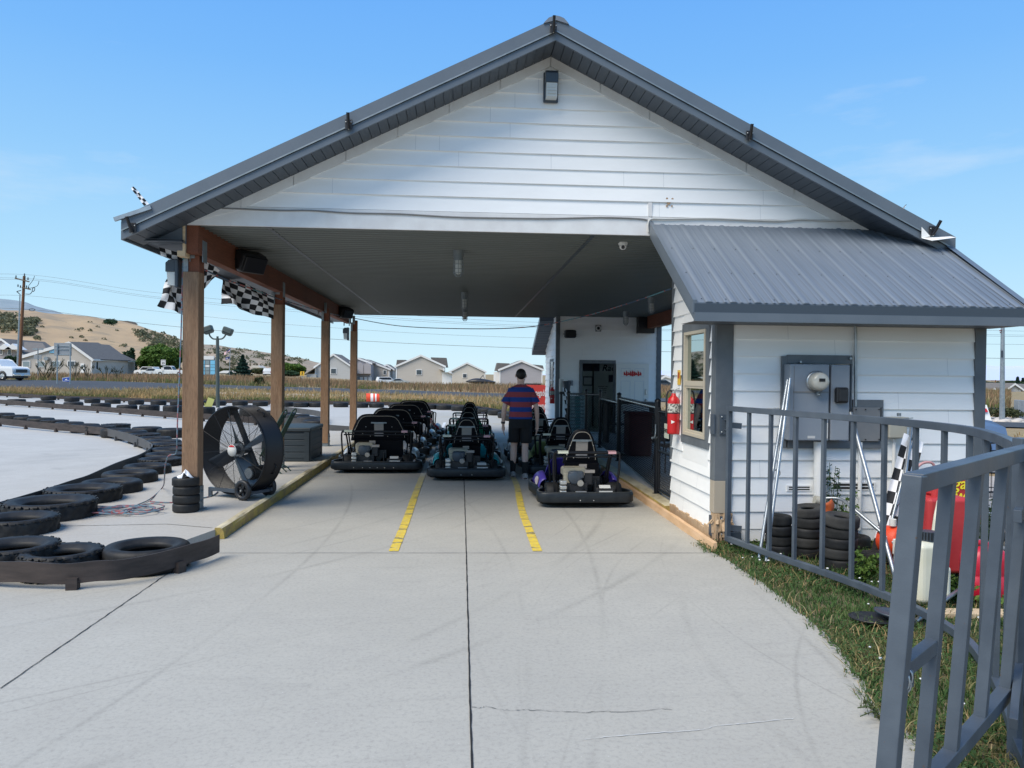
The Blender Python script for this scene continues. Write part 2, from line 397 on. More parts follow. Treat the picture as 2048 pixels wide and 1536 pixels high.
# ================================================================ SKY, SUN
W = bpy.data.worlds.new("World"); sc.world = W; W.use_nodes = True
wt = W.node_tree; bg = wt.nodes['Background']; sky = wt.nodes.new('ShaderNodeTexSky'); sky.sky_type = 'NISHITA'; sky.sun_disc = False
SUN_EL, SUN_AZ = radians(52), radians(-128)      # azimuth clockwise from +Y; the sun stands to the left, a little behind the camera
sky.sun_elevation = SUN_EL; sky.sun_rotation = SUN_AZ; sky.altitude = 1500; sky.air_density = 1.0; sky.dust_density = .6; sky.ozone_density = 2.0
tcw = wt.nodes.new('ShaderNodeTexCoord'); mp = wt.nodes.new('ShaderNodeMapping'); mp.inputs['Scale'].default_value = (1, 1, 4.5)
nz = wt.nodes.new('ShaderNodeTexNoise'); nz.inputs['Scale'].default_value = 2.6; nz.inputs['Detail'].default_value = 7; nz.inputs['Roughness'].default_value = .6
rp = wt.nodes.new('ShaderNodeValToRGB'); rp.color_ramp.elements[0].position = .56; rp.color_ramp.elements[0].color = (0, 0, 0, 1); rp.color_ramp.elements[1].position = .85; rp.color_ramp.elements[1].color = (.4, .4, .4, 1)
sz = wt.nodes.new('ShaderNodeSeparateXYZ'); gr = wt.nodes.new('ShaderNodeValToRGB'); wt.links.new(tcw.outputs['Generated'], sz.inputs[0]); wt.links.new(sz.outputs[2], gr.inputs[0])
SKS = .15
stops = [(0.0, (.68, .90, 1.0)), (.05, (.59, .85, 1.0)), (.14, (.44, .75, 1.0)), (.25, (.30, .62, 1.0)), (.36, (.20, .51, 1.0)), (.46, (.15, .44, .99)), (1.0, (.12, .34, .80))]
while len(gr.color_ramp.elements) < len(stops): gr.color_ramp.elements.new(.5)
for e, (p, c) in zip(gr.color_ramp.elements, stops): e.position = p; e.color = (*[v for v in c], 1)
gm = wt.nodes.new('ShaderNodeVectorMath'); gm.operation = 'SCALE'; gm.inputs['Scale'].default_value = 1.0/SKS; wt.links.new(gr.outputs[0], gm.inputs[0])
m0 = wt.nodes.new('ShaderNodeMix'); m0.data_type = 'RGBA'; m0.inputs['Factor'].default_value = .94; wt.links.new(sky.outputs[0], m0.inputs['A']); wt.links.new(gm.outputs[0], m0.inputs['B'])
mx = wt.nodes.new('ShaderNodeMix'); mx.data_type = 'RGBA'; mx.inputs['B'].default_value = (6.2, 6.35, 6.5, 1)
wt.links.new(tcw.outputs['Generated'], mp.inputs[0]); wt.links.new(mp.outputs[0], nz.inputs['Vector']); wt.links.new(nz.outputs['Fac'], rp.inputs[0])
wt.links.new(m0.outputs['Result'], mx.inputs['A']); wt.links.new(rp.outputs[0], mx.inputs['Factor']); wt.links.new(mx.outputs['Result'], bg.inputs['Color'])
bg.inputs['Strength'].default_value = SKS
sd = bpy.data.lights.new("sun", 'SUN'); sd.energy = 4.75; sd.angle = radians(44); sd.color = (1, .91, .76)
sun = bpy.data.objects.new("sun", sd); col.objects.link(sun)
sv = Vector((sin(SUN_AZ)*cos(SUN_EL), cos(SUN_AZ)*cos(SUN_EL), sin(SUN_EL))); sun.rotation_euler = (-sv).to_track_quat('-Z', 'Y').to_euler(); sun.location = sv*60
sc.view_settings.view_transform = 'Standard'; sc.view_settings.look = 'None'; sc.view_settings.exposure = 0
sc.render.engine = 'CYCLES'; sc.cycles.max_bounces = 8
# ================================================================ TERRAIN
q = NT('field_ground'); n1 = q.noise(.12, 5); n2 = q.noise(3, 5, .7)
q.set(q.mix(q.ramp(n2, [(.3, 0.), (.7, 1.)]), q.mix(q.ramp(n1, [(.4, 0.), (.6, 1.)]), (.22, .15, .07), (.17, .14, .06)), (.32, .24, .13)), .95); q.bump(n2, .6, .05); M['field'] = q.m
q = NT('hill_ground'); P_ = q.tc.outputs['Object']; n1 = q.noise(.006, 5, .6); n2 = q.noise(.035, 6, .65); n3 = q.noise(.12, 4, .7)
cc = q.mix(q.ramp(n1, [(.42, 0.), (.62, 1.)]), (.28, .20, .125), (.41, .29, .165))
cc = q.mix(q.ramp(n2, [(.52, 0.), (.62, .8)]), cc, (.26, .20, .13)); cc = q.mix(q.ramp(n3, [(.62, 0.), (.70, .7)]), cc, (.07, .075, .04))
q.set(cc, .95); M['hill'] = q.m
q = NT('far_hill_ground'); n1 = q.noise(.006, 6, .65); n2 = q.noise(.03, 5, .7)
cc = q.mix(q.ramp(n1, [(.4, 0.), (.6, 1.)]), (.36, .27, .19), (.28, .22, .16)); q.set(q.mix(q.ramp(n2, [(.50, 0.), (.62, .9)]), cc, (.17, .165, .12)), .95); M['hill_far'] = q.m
q = NT('mountain_haze'); n1 = q.noise(.0016, 6, .7); q.set(q.mix(q.ramp(n1, [(.4, 0.), (.6, 1.)]), (.18, .24, .27), (.26, .31, .34)), 1); M['mountain'] = q.m  # blue-green aerial haze is mixed into the base colour
q = NT('range_haze'); n1 = q.noise(.0006, 6, .7, q.mapping((1, 1, 3))); q.set(q.mix(q.ramp(n1, [(.42, 0.), (.6, 1.)]), (.47, .54, .70), (.56, .58, .70)), 1); M['range'] = q.m  # lilac haze of the far distance painted in as colour, no volume
def axis_vals(fine, step, far, ratio):
 a = [0.0]; s = step
 while a[-1] < fine: a.append(a[-1]+s)
 while a[-1] < far: s *= ratio; a.append(a[-1]+s)
 return a
xs = axis_vals(60, 3, 9000, 1.25); xs = [-v for v in reversed(xs[1:])]+xs
ys = [-400, -150, -60, -20]+axis_vals(200, 3, 12000, 1.22)
V = [(x, y, T(x, y)-(.0 if y < 45 else .0)) for y in ys for x in xs]; nx = len(xs)
F = [(j*nx+i, j*nx+i+1, (j+1)*nx+i+1, (j+1)*nx+i) for j in range(len(ys)-1) for i in range(nx-1)]
g = npmesh('ground', V, F, M['field'], smooth=True); tag(g, kind='structure', label='dry brown field running out to the hills')
def hill(name, prof, R0, R1, R2, material, base=0, amp=.02, kind='structure', label=None):
 # prof: (px, py) silhouette in the photograph, standing at distance R1
 pts = []
 for px, py in prof:
  d = ray(px, py); a = atan2(d.x, d.y); pts.append((a, d.z/sqrt(d.x*d.x+d.y*d.y)))
 def rz_(a):
  if a <= pts[0][0]: return pts[0][1]
  for (a0, e0), (a1, e1) in zip(pts, pts[1:]):
   if a <= a1: return e0+(e1-e0)*sst((a-a0)/(a1-a0))*.4+(e1-e0)*((a-a0)/(a1-a0))*.6
  return pts[-1][1]
 A0, A1 = pts[0][0]-.25, pts[-1][0]+.0; na, nr_ = 220, 46; V = []; r_ = np.random.RandomState(hash(name) % 999 if False else len(name)*7)
 ph = r_.uniform(0, 6.28, 12); 
 for j in range(nr_+1):
  R = R0+(R2-R0)*j/nr_
  for i in range(na+1):
   a = A0+(A1-A0)*i/na; h = EYE.z+rz_(a)*R1
   s = sst((R-R0)/(R1-R0)) if R < R1 else 1-.25*(R-R1)/(R2-R1)
   w = 0
   for k in range(12):
    w += sin(a*(18+k*17)+ph[k]+R/(R1)*(4+k*2.3))/(1+k*.6)
   z = base+(h-base)*s*(1+amp*w*(1 if R < R1*.97 else .25))
   V.append((R*sin(a), R*cos(a), z))
 F = [(j*(na+1)+i, j*(na+1)+i+1, (j+1)*(na+1)+i+1, (j+1)*(na+1)+i) for j in range(nr_) for i in range(na)]
 o = npmesh(name, V, F, material, smooth=True); tag(o, label, kind=kind); return o
hill('hill', [(-250, 612), (0, 621), (60, 623), (130, 632), (180, 637), (240, 650), (272, 656), (330, 671), (364, 683), (420, 712), (470, 738), (500, 752)], 300, 800, 1100, M['hill'], base=-3)
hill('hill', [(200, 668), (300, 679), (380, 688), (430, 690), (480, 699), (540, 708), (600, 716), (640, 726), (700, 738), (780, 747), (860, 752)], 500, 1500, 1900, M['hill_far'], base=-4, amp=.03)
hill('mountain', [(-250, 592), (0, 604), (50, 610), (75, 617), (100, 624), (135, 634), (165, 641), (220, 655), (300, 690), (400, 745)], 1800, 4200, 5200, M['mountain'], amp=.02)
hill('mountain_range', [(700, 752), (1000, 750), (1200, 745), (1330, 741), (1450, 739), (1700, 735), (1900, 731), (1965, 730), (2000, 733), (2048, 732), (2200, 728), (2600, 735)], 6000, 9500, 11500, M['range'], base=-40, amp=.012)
# ---------------------------------------------------------------- roads
def strip_T(name, up, lo, material, lift, label=None):
 mbr = MB(); A = [AT(*p) for p in up]; B = [AT(*p) for p in lo]; n = len(A)
 def fine(L):
  return catmull(L, 8)
 A = fine(A); B = fine(B)
 vs = []
 for a, b in zip(A, B):
  for t in (0, .33, .67, 1):
   p = a.lerp(b, t); vs.append((p.x, p.y, T(p.x, p.y)+lift))
 fs = [(i*4+k, i*4+k+1, (i+1)*4+k+1, (i+1)*4+k) for i in range(len(A)-1) for k in range(3)]
 mbr.add(vs, fs, 0, True); o = mbr.build(name, material, origin=(0, 0, 0)); tag(o, label, kind='structure'); return o
strip_T('road', [(-260, 752), (0, 760), (200, 763), (400, 769.5), (580, 775), (760, 780), (1000, 788), (1330, 798), (1700, 809), (1980, 817), (2300, 826)],
  [(-260, 761), (0, 768), (200, 771), (400, 777), (580, 783), (760, 789), (1000, 798), (1330, 804.5), (1700, 816), (1980, 824.5), (2300, 835)], M['asphalt'], .05, 'dark asphalt road crossing behind the kart track')
strip_T('gravel_shoulder', [(380, 783), (560, 787), (760, 792), (1000, 800)], [(380, 793), (560, 797), (760, 802), (1000, 806)], M['gravel'], .02)
strip_T('gravel_shoulder', [(1820, 830), (2000, 835), (2300, 843)], [(1820, 840), (2000, 846), (2300, 855)], M['gravel'], .02)
strip_T('road', [(1500, 833), (1820, 841), (2000, 846), (2300, 855)], [(1500, 843), (1820, 851), (2000, 856), (2300, 866)], M['asphalt'], .045)
# ---------------------------------------------------------------- concrete slabs
def sheet(name, pts, z, material, label=None, thick=0):
 mbs = MB(); n = len(pts); vs = [(p[0], p[1], z) for p in pts]
 fs = [tuple(range(n))]
 if thick: vs += [(p[0], p[1], z-thick) for p in pts]; fs += [(i, n+i, n+(i+1) % n, (i+1) % n) for i in range(n)]
 mbs.add(vs, fs); o = mbs.build(name, material, origin=(0, 0, 0)); tag(o, label, kind='structure'); return o
edge = [(1423, 1104), (1460, 1122), (1500, 1148), (1545, 1180), (1590, 1218), (1640, 1255), (1680, 1300), (1720, 1352), (1752, 1410), (1800, 1448), (1850, 1498), (1890, 1530)]
EG = [AZ(*p) for p in edge]; EGs = [(p.x+rnd.uniform(-.015, .015), p.y) for p in catmull(EG, 5)]
lane = [(-2.42, 33), (-2.42, 8.1), (-2.5, 6.6), (-6, 6.0), (-9, 5.0), (-12, 2), (-12, -8), (2.2, -8), (2.15, 1.5), (2.12, 2.9)]+[p for p in reversed(EGs)]+[(2.44, 8.0), (2.44, 33)]
sheet('pavement', lane[::-1], 0, M['concrete_lane'], 'smooth grey concrete apron under and before the canopy', .1)
# racing surface beyond
trk = [AZ(*p) for p in ((-700, 770), (0, 789), (200, 795), (430, 800.5), (700, 805), (850, 807), (960, 814), (1030, 826), (1075, 842))]
track = [(-2.42, 33.2)]+[(-2.42, 20), (-3.9, 20.5), (-5.2, 16), (-4.7, 12), (-4.6, 9.3), (-5.2, 7.0), (-9, 6.2), (-12, 5), (-40, 5), (-60, 60)]
sheet('racetrack', [(-2.42, 8.0), (-2.5, 6.6), (-6, 6.0), (-9, 5.0), (-12, 2), (-12, -8), (-60, -8), (-60, 58)]+[(p.x, p.y) for p in trk]+[(2.44, 29)][:0]+[(2.6, 26), (2.42, 24)][:1]+[(-2.42, 21)], -.006, M['concrete_track'], 'pale concrete go-kart track curving off to the left')
sheet('racetrack', [(-2.44, 20.9)]+[(p.x, p.y-.05) for p in trk[5:]]+[(2.46, 24.5), (2.46, 20.9)], -.011, M['concrete_track'])
# deck left of the lane, with its broken front edge
deck = [(-2.385, 20.8), (-2.385, 7.72), (-2.5, 7.25), (-2.72, 6.98), (-3.15, 6.86), (-3.7, 7.0), (-4.02, 7.7), (-4.15, 8.6), (-4.35, 9.6), (-4.55, 11.2), (-4.7, 13), (-4.85, 15), (-5.1, 17), (-5.0, 20.8)]
sheet('deck_slab', deck, .095, M['concrete_deck'], 'raised concrete deck along the left posts', .12)
sheet('deck_slab', [(2.62, 9.02), (5.6, 9.02), (5.6, 20.6), (2.62, 20.6)], .095, M['concrete_deck'], 'raised concrete waiting deck behind the chain link fence', .12)
# joints and cracks
def ribbon(name, pts, w, z, material, wob=0):
 mbr = MB(); P = [Vector((p[0], p[1], z)) for p in pts]; vs = []
 for i, p in enumerate(P):
  d = (P[min(i+1, len(P)-1)]-P[max(i-1, 0)]).normalized(); nrm = Vector((-d.y, d.x, 0)); ww = w*(1+rnd.uniform(-wob, wob))
  vs += [p+nrm*ww/2, p-nrm*ww/2]
 mbr.add(vs, [(2*i, 2*i+1, 2*i+3, 2*i+2) for i in range(len(P)-1)]); return mbr
def joint(pts, w, z=.004, m_='joint', wob=.25, n=40, jit=.003, name='pavement_joint'):
 P = []
 for (a, b) in zip(pts, pts[1:]):
  for k in range(n): t = k/n; P.append((a[0]+(b[0]-a[0])*t+rnd.uniform(-jit, jit), a[1]+(b[1]-a[1])*t+rnd.uniform(-jit, jit)))
 P.append(pts[-1]); o = ribbon(name, P, w, z, None, wob).build(name, M[m_], origin=(0, 0, 0)); tag(o, kind='structure')
jc = [AZ(944.5, 1560), AZ(932.5, 1103), AZ(926, 900)]
joint([(p.x, p.y) for p in jc], .009, n=60, jit=.0012)
joint([(-2.42, 7.13), (2.36, 7.03)], .008, m_='joint_soft')
joint([(-2.42, 10.9), (2.42, 10.9)], .006, m_='joint_soft')
joint([(AZ(0, 1378).x, AZ(0, 1378).y), (AZ(352, 1136).x, AZ(352, 1136).y)], .007)
joint([(-4.0, 7.9), (-2.95, 8.0), (-2.44, 7.8)], .02, .1, 'concrete_deck', name='deck_joint')
joint([(-2.42, 17), (2.42, 17)], .006, m_='joint_soft')
cr = [AZ(*p) for p in ((942, 1415), (960, 1417), (972, 1415), (1005, 1421), (1035, 1422), (1060, 1421), (1105, 1423), (1140, 1425), (1170, 1426), (1215, 1424), (1235, 1426), (1320, 1419), (1350, 1421))]
P = []
for a, b in zip(cr, cr[1:]):
 for k in range(6): p = a.lerp(b, k/6); P.append((p.x+rnd.uniform(-.003, .003), p.y+rnd.uniform(-.006, .006)))
tag(ribbon('pavement_crack', P, .0025, .004, None, .9).build('pavement_crack', M['joint'], origin=(0, 0, 0)), kind='structure')
cr = [AZ(*p) for p in ((1170, 1480), (1240, 1473), (1330, 1466), (1400, 1461), (1440, 1452), (1500, 1447), (1590, 1438))]
P = [(p.x+rnd.uniform(-.004, .004), p.y+rnd.uniform(-.004, .004)) for p in catmull(cr, 8)]
tag(ribbon('pavement_scratch', P, .004, .004, None, .9).build('pavement_scratch', M['label_white'], origin=(0, 0, 0)), kind='structure')
# painted lines: worn yellow, white further in
q = NT('yellow_line'); n1 = q.noise(7, 5, .7); n2 = q.noise(3, 3, .6, q.mapping((1, 3, 1))); sx = q.n.new('ShaderNodeSeparateXYZ'); q.L(q.tc.outputs['Object'], sx.inputs[0])
cc = q.mix(q.ramp(q.noise(14, 4, .7), [(.4, 0.), (.62, 1.)]), (.70, .53, .05), (.58, .41, .06))
cc = q.mix(q.ramp(n2, [(.56, 0.), (.62, .8)]), cc, (.12, .115, .07)); cc = q.mix(q.ramp(q.noise(34, 3, .7), [(.55, 0.), (.62, .6)]), cc, (.36, .36, .33))
fade = q.math('MULTIPLY', q.math('SUBTRACT', sx.outputs[1], 10.2), .28, clamp=True); cc = q.mix(fade, cc, (.50, .47, .38))
cc = q.mix(q.math('MULTIPLY', q.math('SUBTRACT', sx.outputs[1], 12.2), 1.2, clamp=True), cc, (.55, .57, .58)); q.set(cc, .7); M['lane_line'] = q.m
def line(pts, w, name='lane_line', m_='lane_line', z=.005):
 P = [AZ(*p) for p in pts]; P = catmull(P, 10); o = ribbon(name, [(p.x, p.y) for p in P], w, z, None, .06).build(name, M[m_], origin=(0, 0, 0)); tag(o, kind='structure')
line([(787, 1103), (811, 1045), (836, 975), (858, 920), (874, 878), (890, 845)], .088)
line([(1075, 1103), (1059, 1062), (1043, 1018), (1033, 970), (1021, 945), (1010, 912), (1001, 887)], .088)
for (pp, w) in ((((972, 886), (1060, 887)), .06), (((985, 848), (1050, 850)), .05), (((880, 834), (915, 834)), .05)):
 line(pp, w, 'floor_line', 'label_white' if pp[0][1] > 860 else 'yellow')
# ---------------------------------------------------------------- kerbs
q = NT('kerb_paint'); n1 = q.noise(2.2, 5, .7, q.mapping((1, .5, 1))); n2 = q.noise(18, 5, .7); gx = q.n.new('ShaderNodeNewGeometry'); sn = q.n.new('ShaderNodeSeparateXYZ'); q.L(gx.outputs['Normal'], sn.inputs[0])
yl = q.mix(q.ramp(q.noise(6, 4, .7), [(.4, 0.), (.6, 1.)]), (.42, .31, .07), (.30, .21, .08)); yl = q.mix(q.ramp(n2, [(.60, 0.), (.66, .8)]), yl, (.15, .13, .10))
top = q.mix(q.ramp(n1, [(.40, 0.), (.66, 1.)]), (.62, .56, .40), (.30, .25, .15)); q.set(q.mix(q.ramp(sn.outputs[2], [(.5, 0.), (.85, 1.)]), yl, top), .8); q.bump(n2, .5, .01); M['kerb'] = q.m
def kerb(x0, x1, pts, z0, z1, name, material, label, top_in=.02):
 mbk = MB(); n = len(pts); prof = [(0, z0), (0, z1-.03), (.012, z1-.008), (.035, z1), (x1-x0-.02, z1), (x1-x0, z1-.01), (x1-x0, z0)]
 vs = []
 for i, (x, y) in enumerate(pts):
  for (u, z) in prof: vs.append((x+(x1-x0)/abs(x1-x0)*0+ (u if x1 > x0 else -u), y, z+rnd.uniform(-.004, .004)))
 L = len(prof); fs = [(i*L+k, i*L+k+1, (i+1)*L+k+1, (i+1)*L+k) for i in range(n-1) for k in range(L-1)]
 mbk.add(vs, fs, 0, False); mbk.add([vs[k] for k in range(L)], [tuple(range(L))])
 o = mbk.build(name, material, origin=(pts[0][0], pts[0][1], 0)); tag(o, label, 'kerb'); return o
def prof_kerb(name, pts, out, material, label):            # pts at the foot; out: list of (offset to the side, z)
 mbk = MB(); vs = []; L = len(out)
 for (x, y) in pts:
  for (u, z) in out: vs.append((x+u+rnd.uniform(-.004, .004), y, z+rnd.uniform(-.004, .004)))
 mbk.add(vs, [(i*L+k, i*L+k+1, (i+1)*L+k+1, (i+1)*L+k) for i in range(len(pts)-1) for k in range(L-1)])
 mbk.add(vs[:L], [tuple(range(L))]); o = mbk.build(name, material, origin=(pts[0][0], pts[0][1], 0)); return tag(o, label, 'kerb')
LX = [(-2.30, 7.72+.35*i) for i in range(38)]
prof_kerb('kerb', LX, [(0, 0), (-.006, .075), (-.02, .100), (-.045, .110), (-.085, .112), (-.10, .092), (-.10, 0)], M['kerb'], 'worn yellow painted kerb along the left edge of the kart lane')
RX = [(2.395, 7.10+.33*i) for i in range(41)]
prof_kerb('kerb', RX, [(0, 0), (.01, .075), (.02, .082), (.045, .085), (.05, 0)], M['salmon'], 'salmon coloured form board along the right edge of the kart lane')
RX2 = [(2.445, 9.0+.34*i) for i in range(34)]
prof_kerb('kerb', RX2, [(0, .0), (0, .088), (.01, .104), (.17, .108), (.18, .0)], M['kerb'], 'yellow painted kerb top in front of the chain link fence')
# ================================================================ CANOPY
GY = 8.6                                    # gable plane
RY = 8.12                                   # front edge of the roof
XL, XR, XA = -2.98, 4.93, 0.975             # gable tips and ridge
ZB = 3.25; SL = .498
ZA = ZB+(XA-XL)*SL
def siding(mb, O, u, n, z0, z1, ext, exp=.17, xl=None, xr=None, holes=(), lap=.021, th=.0):
 O = Vector(O); u = Vector(u).normalized(); n = Vector(n).normalized(); z = z0
 while z < z1-1e-4:
  zt = min(z+exp, z1); zt2 = min(zt+.012, z1)
  a0 = xl(z) if xl else ext[0]; b0 = xr(z) if xr else ext[1]; a1 = xl(zt) if xl else ext[0]; b1 = xr(zt) if xr else ext[1]
  segs = [(a0, b0, a1, b1)]
  for (h0, h1, hz0, hz1) in holes:
   if zt > hz0+.02 and z < hz1-.02:
    ns = []
    for (p0, q0, p1, q1) in segs:
     if h0 > p0 and h1 < q0: ns += [(p0, h0, p1, h0), (h1, q0, h1, q1)]
     else: ns.append((p0, q0, p1, q1))
    segs = ns
  for (p0, q0, p1, q1) in segs:
   lp = lap+rnd.uniform(-.002, .003)
   A = O+u*p0+n*lp+Vector((0, 0, z)); B = O+u*q0+n*lp+Vector((0, 0, z))
   Cc = O+u*q1+n*.001+Vector((0, 0, zt)); D = O+u*p1+n*.001+Vector((0, 0, zt)); A2 = O+u*p0+Vector((0, 0, z)); B2 = O+u*q0+Vector((0, 0, z))
   mb.add([A, B, Cc, D, A2, B2], [(0, 1, 2, 3), (4, 5, 1, 0), (0, 3, 4), (1, 5, 2)])
   if q0-p0 > 1.2:
    for _ in range(1 if q0-p0 < 4 else 2):
     x = rnd.uniform(max(p0, p1)+.3, min(q0, q1)-.3) if min(q0, q1)-max(p0, p1) > .8 else None
     if x is not None: mb.add([O+u*(x+dx)+n*(ll+.0012)+Vector((0, 0, zz)) for dx, zz, ll in ((-.0018, z, lp), (.0018, z, lp), (.0018, zt, .001), (-.0018, zt, .001))], [(0, 1, 2, 3)], 1)
  z = zt
 return mb
cano = thing('canopy_building', 'open white gabled canopy with grey metal roof sheltering the parked karts', 'canopy', (XA, GY, 0))
# gable wall
mb = MB(); xl = lambda z: XL+(z-ZB)/SL+.02; xr = lambda z: XR-(z-ZB)/SL-.02
siding(mb, (0, GY, 0), (1, 0, 0), (0, -1, 0), ZB+.20, ZA-.12, None, .1675, xl, xr)
mb.add([(XL, GY+.02, ZB), (XR, GY+.02, ZB), (XA, GY+.02, ZA), (XL, GY+.06, ZB), (XR, GY+.06, ZB), (XA, GY+.06, ZA)], [(0, 1, 2), (5, 4, 3), (0, 3, 4, 1)])
mb.build('gable_wall', [M['siding'], M['seam']], cano)
mb = MB(); mb.bx(XL+.0, 2.14, GY-.02, GY+.015, ZB-.012, ZB+.197); mb.bx(2.145, XR, GY-.018, GY+.015, ZB-.012, ZB+.197)
mb.bx(2.10, 2.145, GY-.024, GY, ZB+.2, ZB+.36)
for sgn, x0 in ((1, XL), (-1, XR)):
 L = XA-x0; N = 7; a = Vector((x0+sgn*.02, GY-.012, ZB+.02*SL+.02)); b = Vector((XA, GY-.012, ZA+.02)); dn = Vector((0, 0, -.145))
 for k in range(N):
  p = a.lerp(b, k/N+.0008); q_ = a.lerp(b, (k+1)/N-.0008); w1 = Vector((0, 0, rnd.uniform(-.008, .008)))
  dd = Vector((0, -.015, 0))
  cl_ = lambda v: Vector((v.x, v.y, max(v.z, ZB+.01)))
  mb.add([p+dd, q_+dd, cl_(q_+dn+dd), cl_(p+dn+dd), cl_(p+dn), cl_(q_+dn)], [(0, 1, 2, 3), (3, 2, 5, 4)])
mb.build('gable_trim', M['siding_trim'], cano)
# rusty screw marks left by a removed bracket
mb = MB()
for (px, py, r) in ((1334, 397, .012), (1345, 398, .013), (1337.5, 405.5, .022), (1334, 412, .012), (1344, 412, .010)):
 p = AY(px, py, GY-.019); mb.cyl(p, p+Vector((0, .004, 0)), r, 10)
mb.build('screw_hole', M['rot_wood'], cano)
# roof slabs
X0, X1 = -3.46, 5.41; ZR = 5.405
def zr(x): return ZR-abs(x-XA)*.497
mb = MB(); YB = 21.3
for sgn, xe in ((-1, X0), (1, X1)):
 ze = zr(xe); mb.add([(XA, RY, ZR), (xe, RY, ze), (xe, YB, ze), (XA, YB, ZR)], [(0, 1, 2, 3) if sgn < 0 else (3, 2, 1, 0)])
 mb.add([(XA, RY+.05, ZR-.11), (xe, RY+.05, ze-.11), (xe, YB, ze-.11), (XA, YB, ZR-.11)], [(3, 2, 1, 0) if sgn < 0 else (0, 1, 2, 3)])
 mb.quad((xe, RY, ze), (xe, YB, ze), (xe, YB, ze-.11), (xe, RY, ze-.11)); mb.quad((XA, YB, ZR), (xe, YB, ze), (xe, YB, ze-.11), (XA, YB, ZR-.11))
 y = RY+.3
 while y < YB:
  mb.bar((XA, y, ZR+.004), (xe, y, ze+.004), .03, .016, up=(0, 0, 1)); y += .23
mb.build('roof', M['roof_metal'], cano)
mb = MB()
for sgn, xe in ((-1, X0), (1, X1)):
 ze = zr(xe)
 for (y0, y1, t0, t1) in ((RY-.012, RY+.03, .012, -.118), (RY+.002, RY+.03, -.135, -.215)):
  mb.add([(XA, y0, ZR+t0), (xe, y0, ze+t0), (xe, y0, ze+t1), (XA, y0, ZR+t1), (XA, y1, ZR+t0), (xe, y1, ze+t0), (xe, y1, ze+t1), (XA, y1, ZR+t1)],
    [(0, 1, 2, 3), (3, 2, 6, 7), (0, 4, 5, 1), (1, 5, 6, 2)])
 # side eave fascia
 mb.bx(min(xe, xe+sgn*.02), max(xe, xe+sgn*.02), RY+.03, YB, ze-.215, ze-.03)
mb.build('fascia', M['fascia'], cano)
mb = MB()
for sgn, xe in ((-1, X0), (1, X1)):
 ze = zr(xe); mb.add([(XA, RY-.016, ZR-.118), (xe, RY-.016, ze-.118), (xe, RY-.016, ze-.134), (XA, RY-.016, ZR-.134), (XA, RY+.01, ZR-.126), (xe, RY+.01, ze-.126)], [(0, 1, 2, 3), (0, 4, 5, 1)])
mb.build('drip_edge', M['galv_plate'], cano)
mb = MB()
for k in range(9):
 a = -1+k*.25; 
hw = .135; prof = [(-hw, -hw*.497+.010), (-hw*.9, -hw*.497+.028), (-.08, .004), (-.035, .022), (0, .028), (.035, .022), (.08, .004), (hw*.9, -hw*.497+.028), (hw, -hw*.497+.010)]
mb.prism([(x, z) for x, z in prof]+[(0, -.02)], lambda x, z: (XA+x, RY-.03, ZR+z), lambda x, z: (XA+x, YB, ZR+z)); mb.build('ridge_cap', M['roof_metal'], cano)
# soffit under the front overhang: grooved boards
mb = MB(); dz = -.205
for sgn, xe in ((-1, X0+.02), (1, X1-.02)):
 x = XA
 while (xe-x)*sgn > .01:
  x2 = x+sgn*min(.098, abs(xe-x)); g1 = sgn*.006; za, zb_ = zr(x+g1)+dz, zr(x2)+dz
  mb.add([(x+g1, RY+.03, za), (x2, RY+.03, zb_), (x2, GY+.01, zb_), (x+g1, GY+.01, za), (x+g1, RY+.03, za+.02), (x+g1, GY+.01, za+.02)], [(0, 1, 2, 3), (0, 3, 5, 4)])
  x = x2
 mb.add([(XA, RY+.03, ZR+dz+.02), (xe, RY+.03, zr(xe)+dz+.02), (xe, GY, zr(xe)+dz+.02), (XA, GY, ZR+dz+.02)], [(0, 1, 2, 3)])
# side eave soffits, slats across
for (xa, xb) in ((X0+.015, -2.99), (5.13, X1-.015)):
 y = RY+.35
 while y < YB-.05:
  mb.bx(xa, xb, y, y+.104, 3.035, 3.045); y += .11
 mb.bx(xa, xb, RY+.35, YB-.05, 3.055, 3.06)
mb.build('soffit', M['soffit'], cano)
mb = MB()
for xe, xi in ((X0+.01, -2.985), (X1-.01, XR)):
 sg = 1 if xe > XA else -1; xm = XA+sg*(ZR+dz-3.03)/.497
 mb.add([(xm, GY-.005, 3.03), (xi, GY-.005, zr(xi)+dz+.01), (xi, GY-.005, 3.03), (xm, GY+.01, 3.03), (xi, GY+.01, zr(xi)+dz+.01), (xi, GY+.01, 3.03)], [(0, 1, 2), (5, 4, 3), (2, 1, 4, 5), (0, 2, 5, 3)])
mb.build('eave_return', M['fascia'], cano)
# ribbed ceiling
mb = MB(); y = GY+.03; per = .145; vs = []; prof = []
while y < 21.2:
 prof += [(y, 0), (y+.05, 0), (y+.062, -.024), (y+.09, -.024), (y+.102, 0)]; y += per
for (y, dz_) in prof: vs += [(-2.87, y, ZB+.012+dz_), (XR+.05, y, ZB+.012+dz_)]
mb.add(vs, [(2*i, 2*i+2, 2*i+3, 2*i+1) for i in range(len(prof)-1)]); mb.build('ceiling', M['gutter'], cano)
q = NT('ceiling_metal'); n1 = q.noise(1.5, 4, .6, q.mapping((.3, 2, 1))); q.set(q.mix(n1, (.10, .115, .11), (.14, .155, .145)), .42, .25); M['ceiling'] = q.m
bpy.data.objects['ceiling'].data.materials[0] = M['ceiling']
mb = MB(); 
for x in (-2.13, 1.5): mb.bx(x-.022, x+.022, GY+.06, 21.1, ZB-.010, ZB-.003)
mb.build('ceiling_batten', M['soffit'], cano)
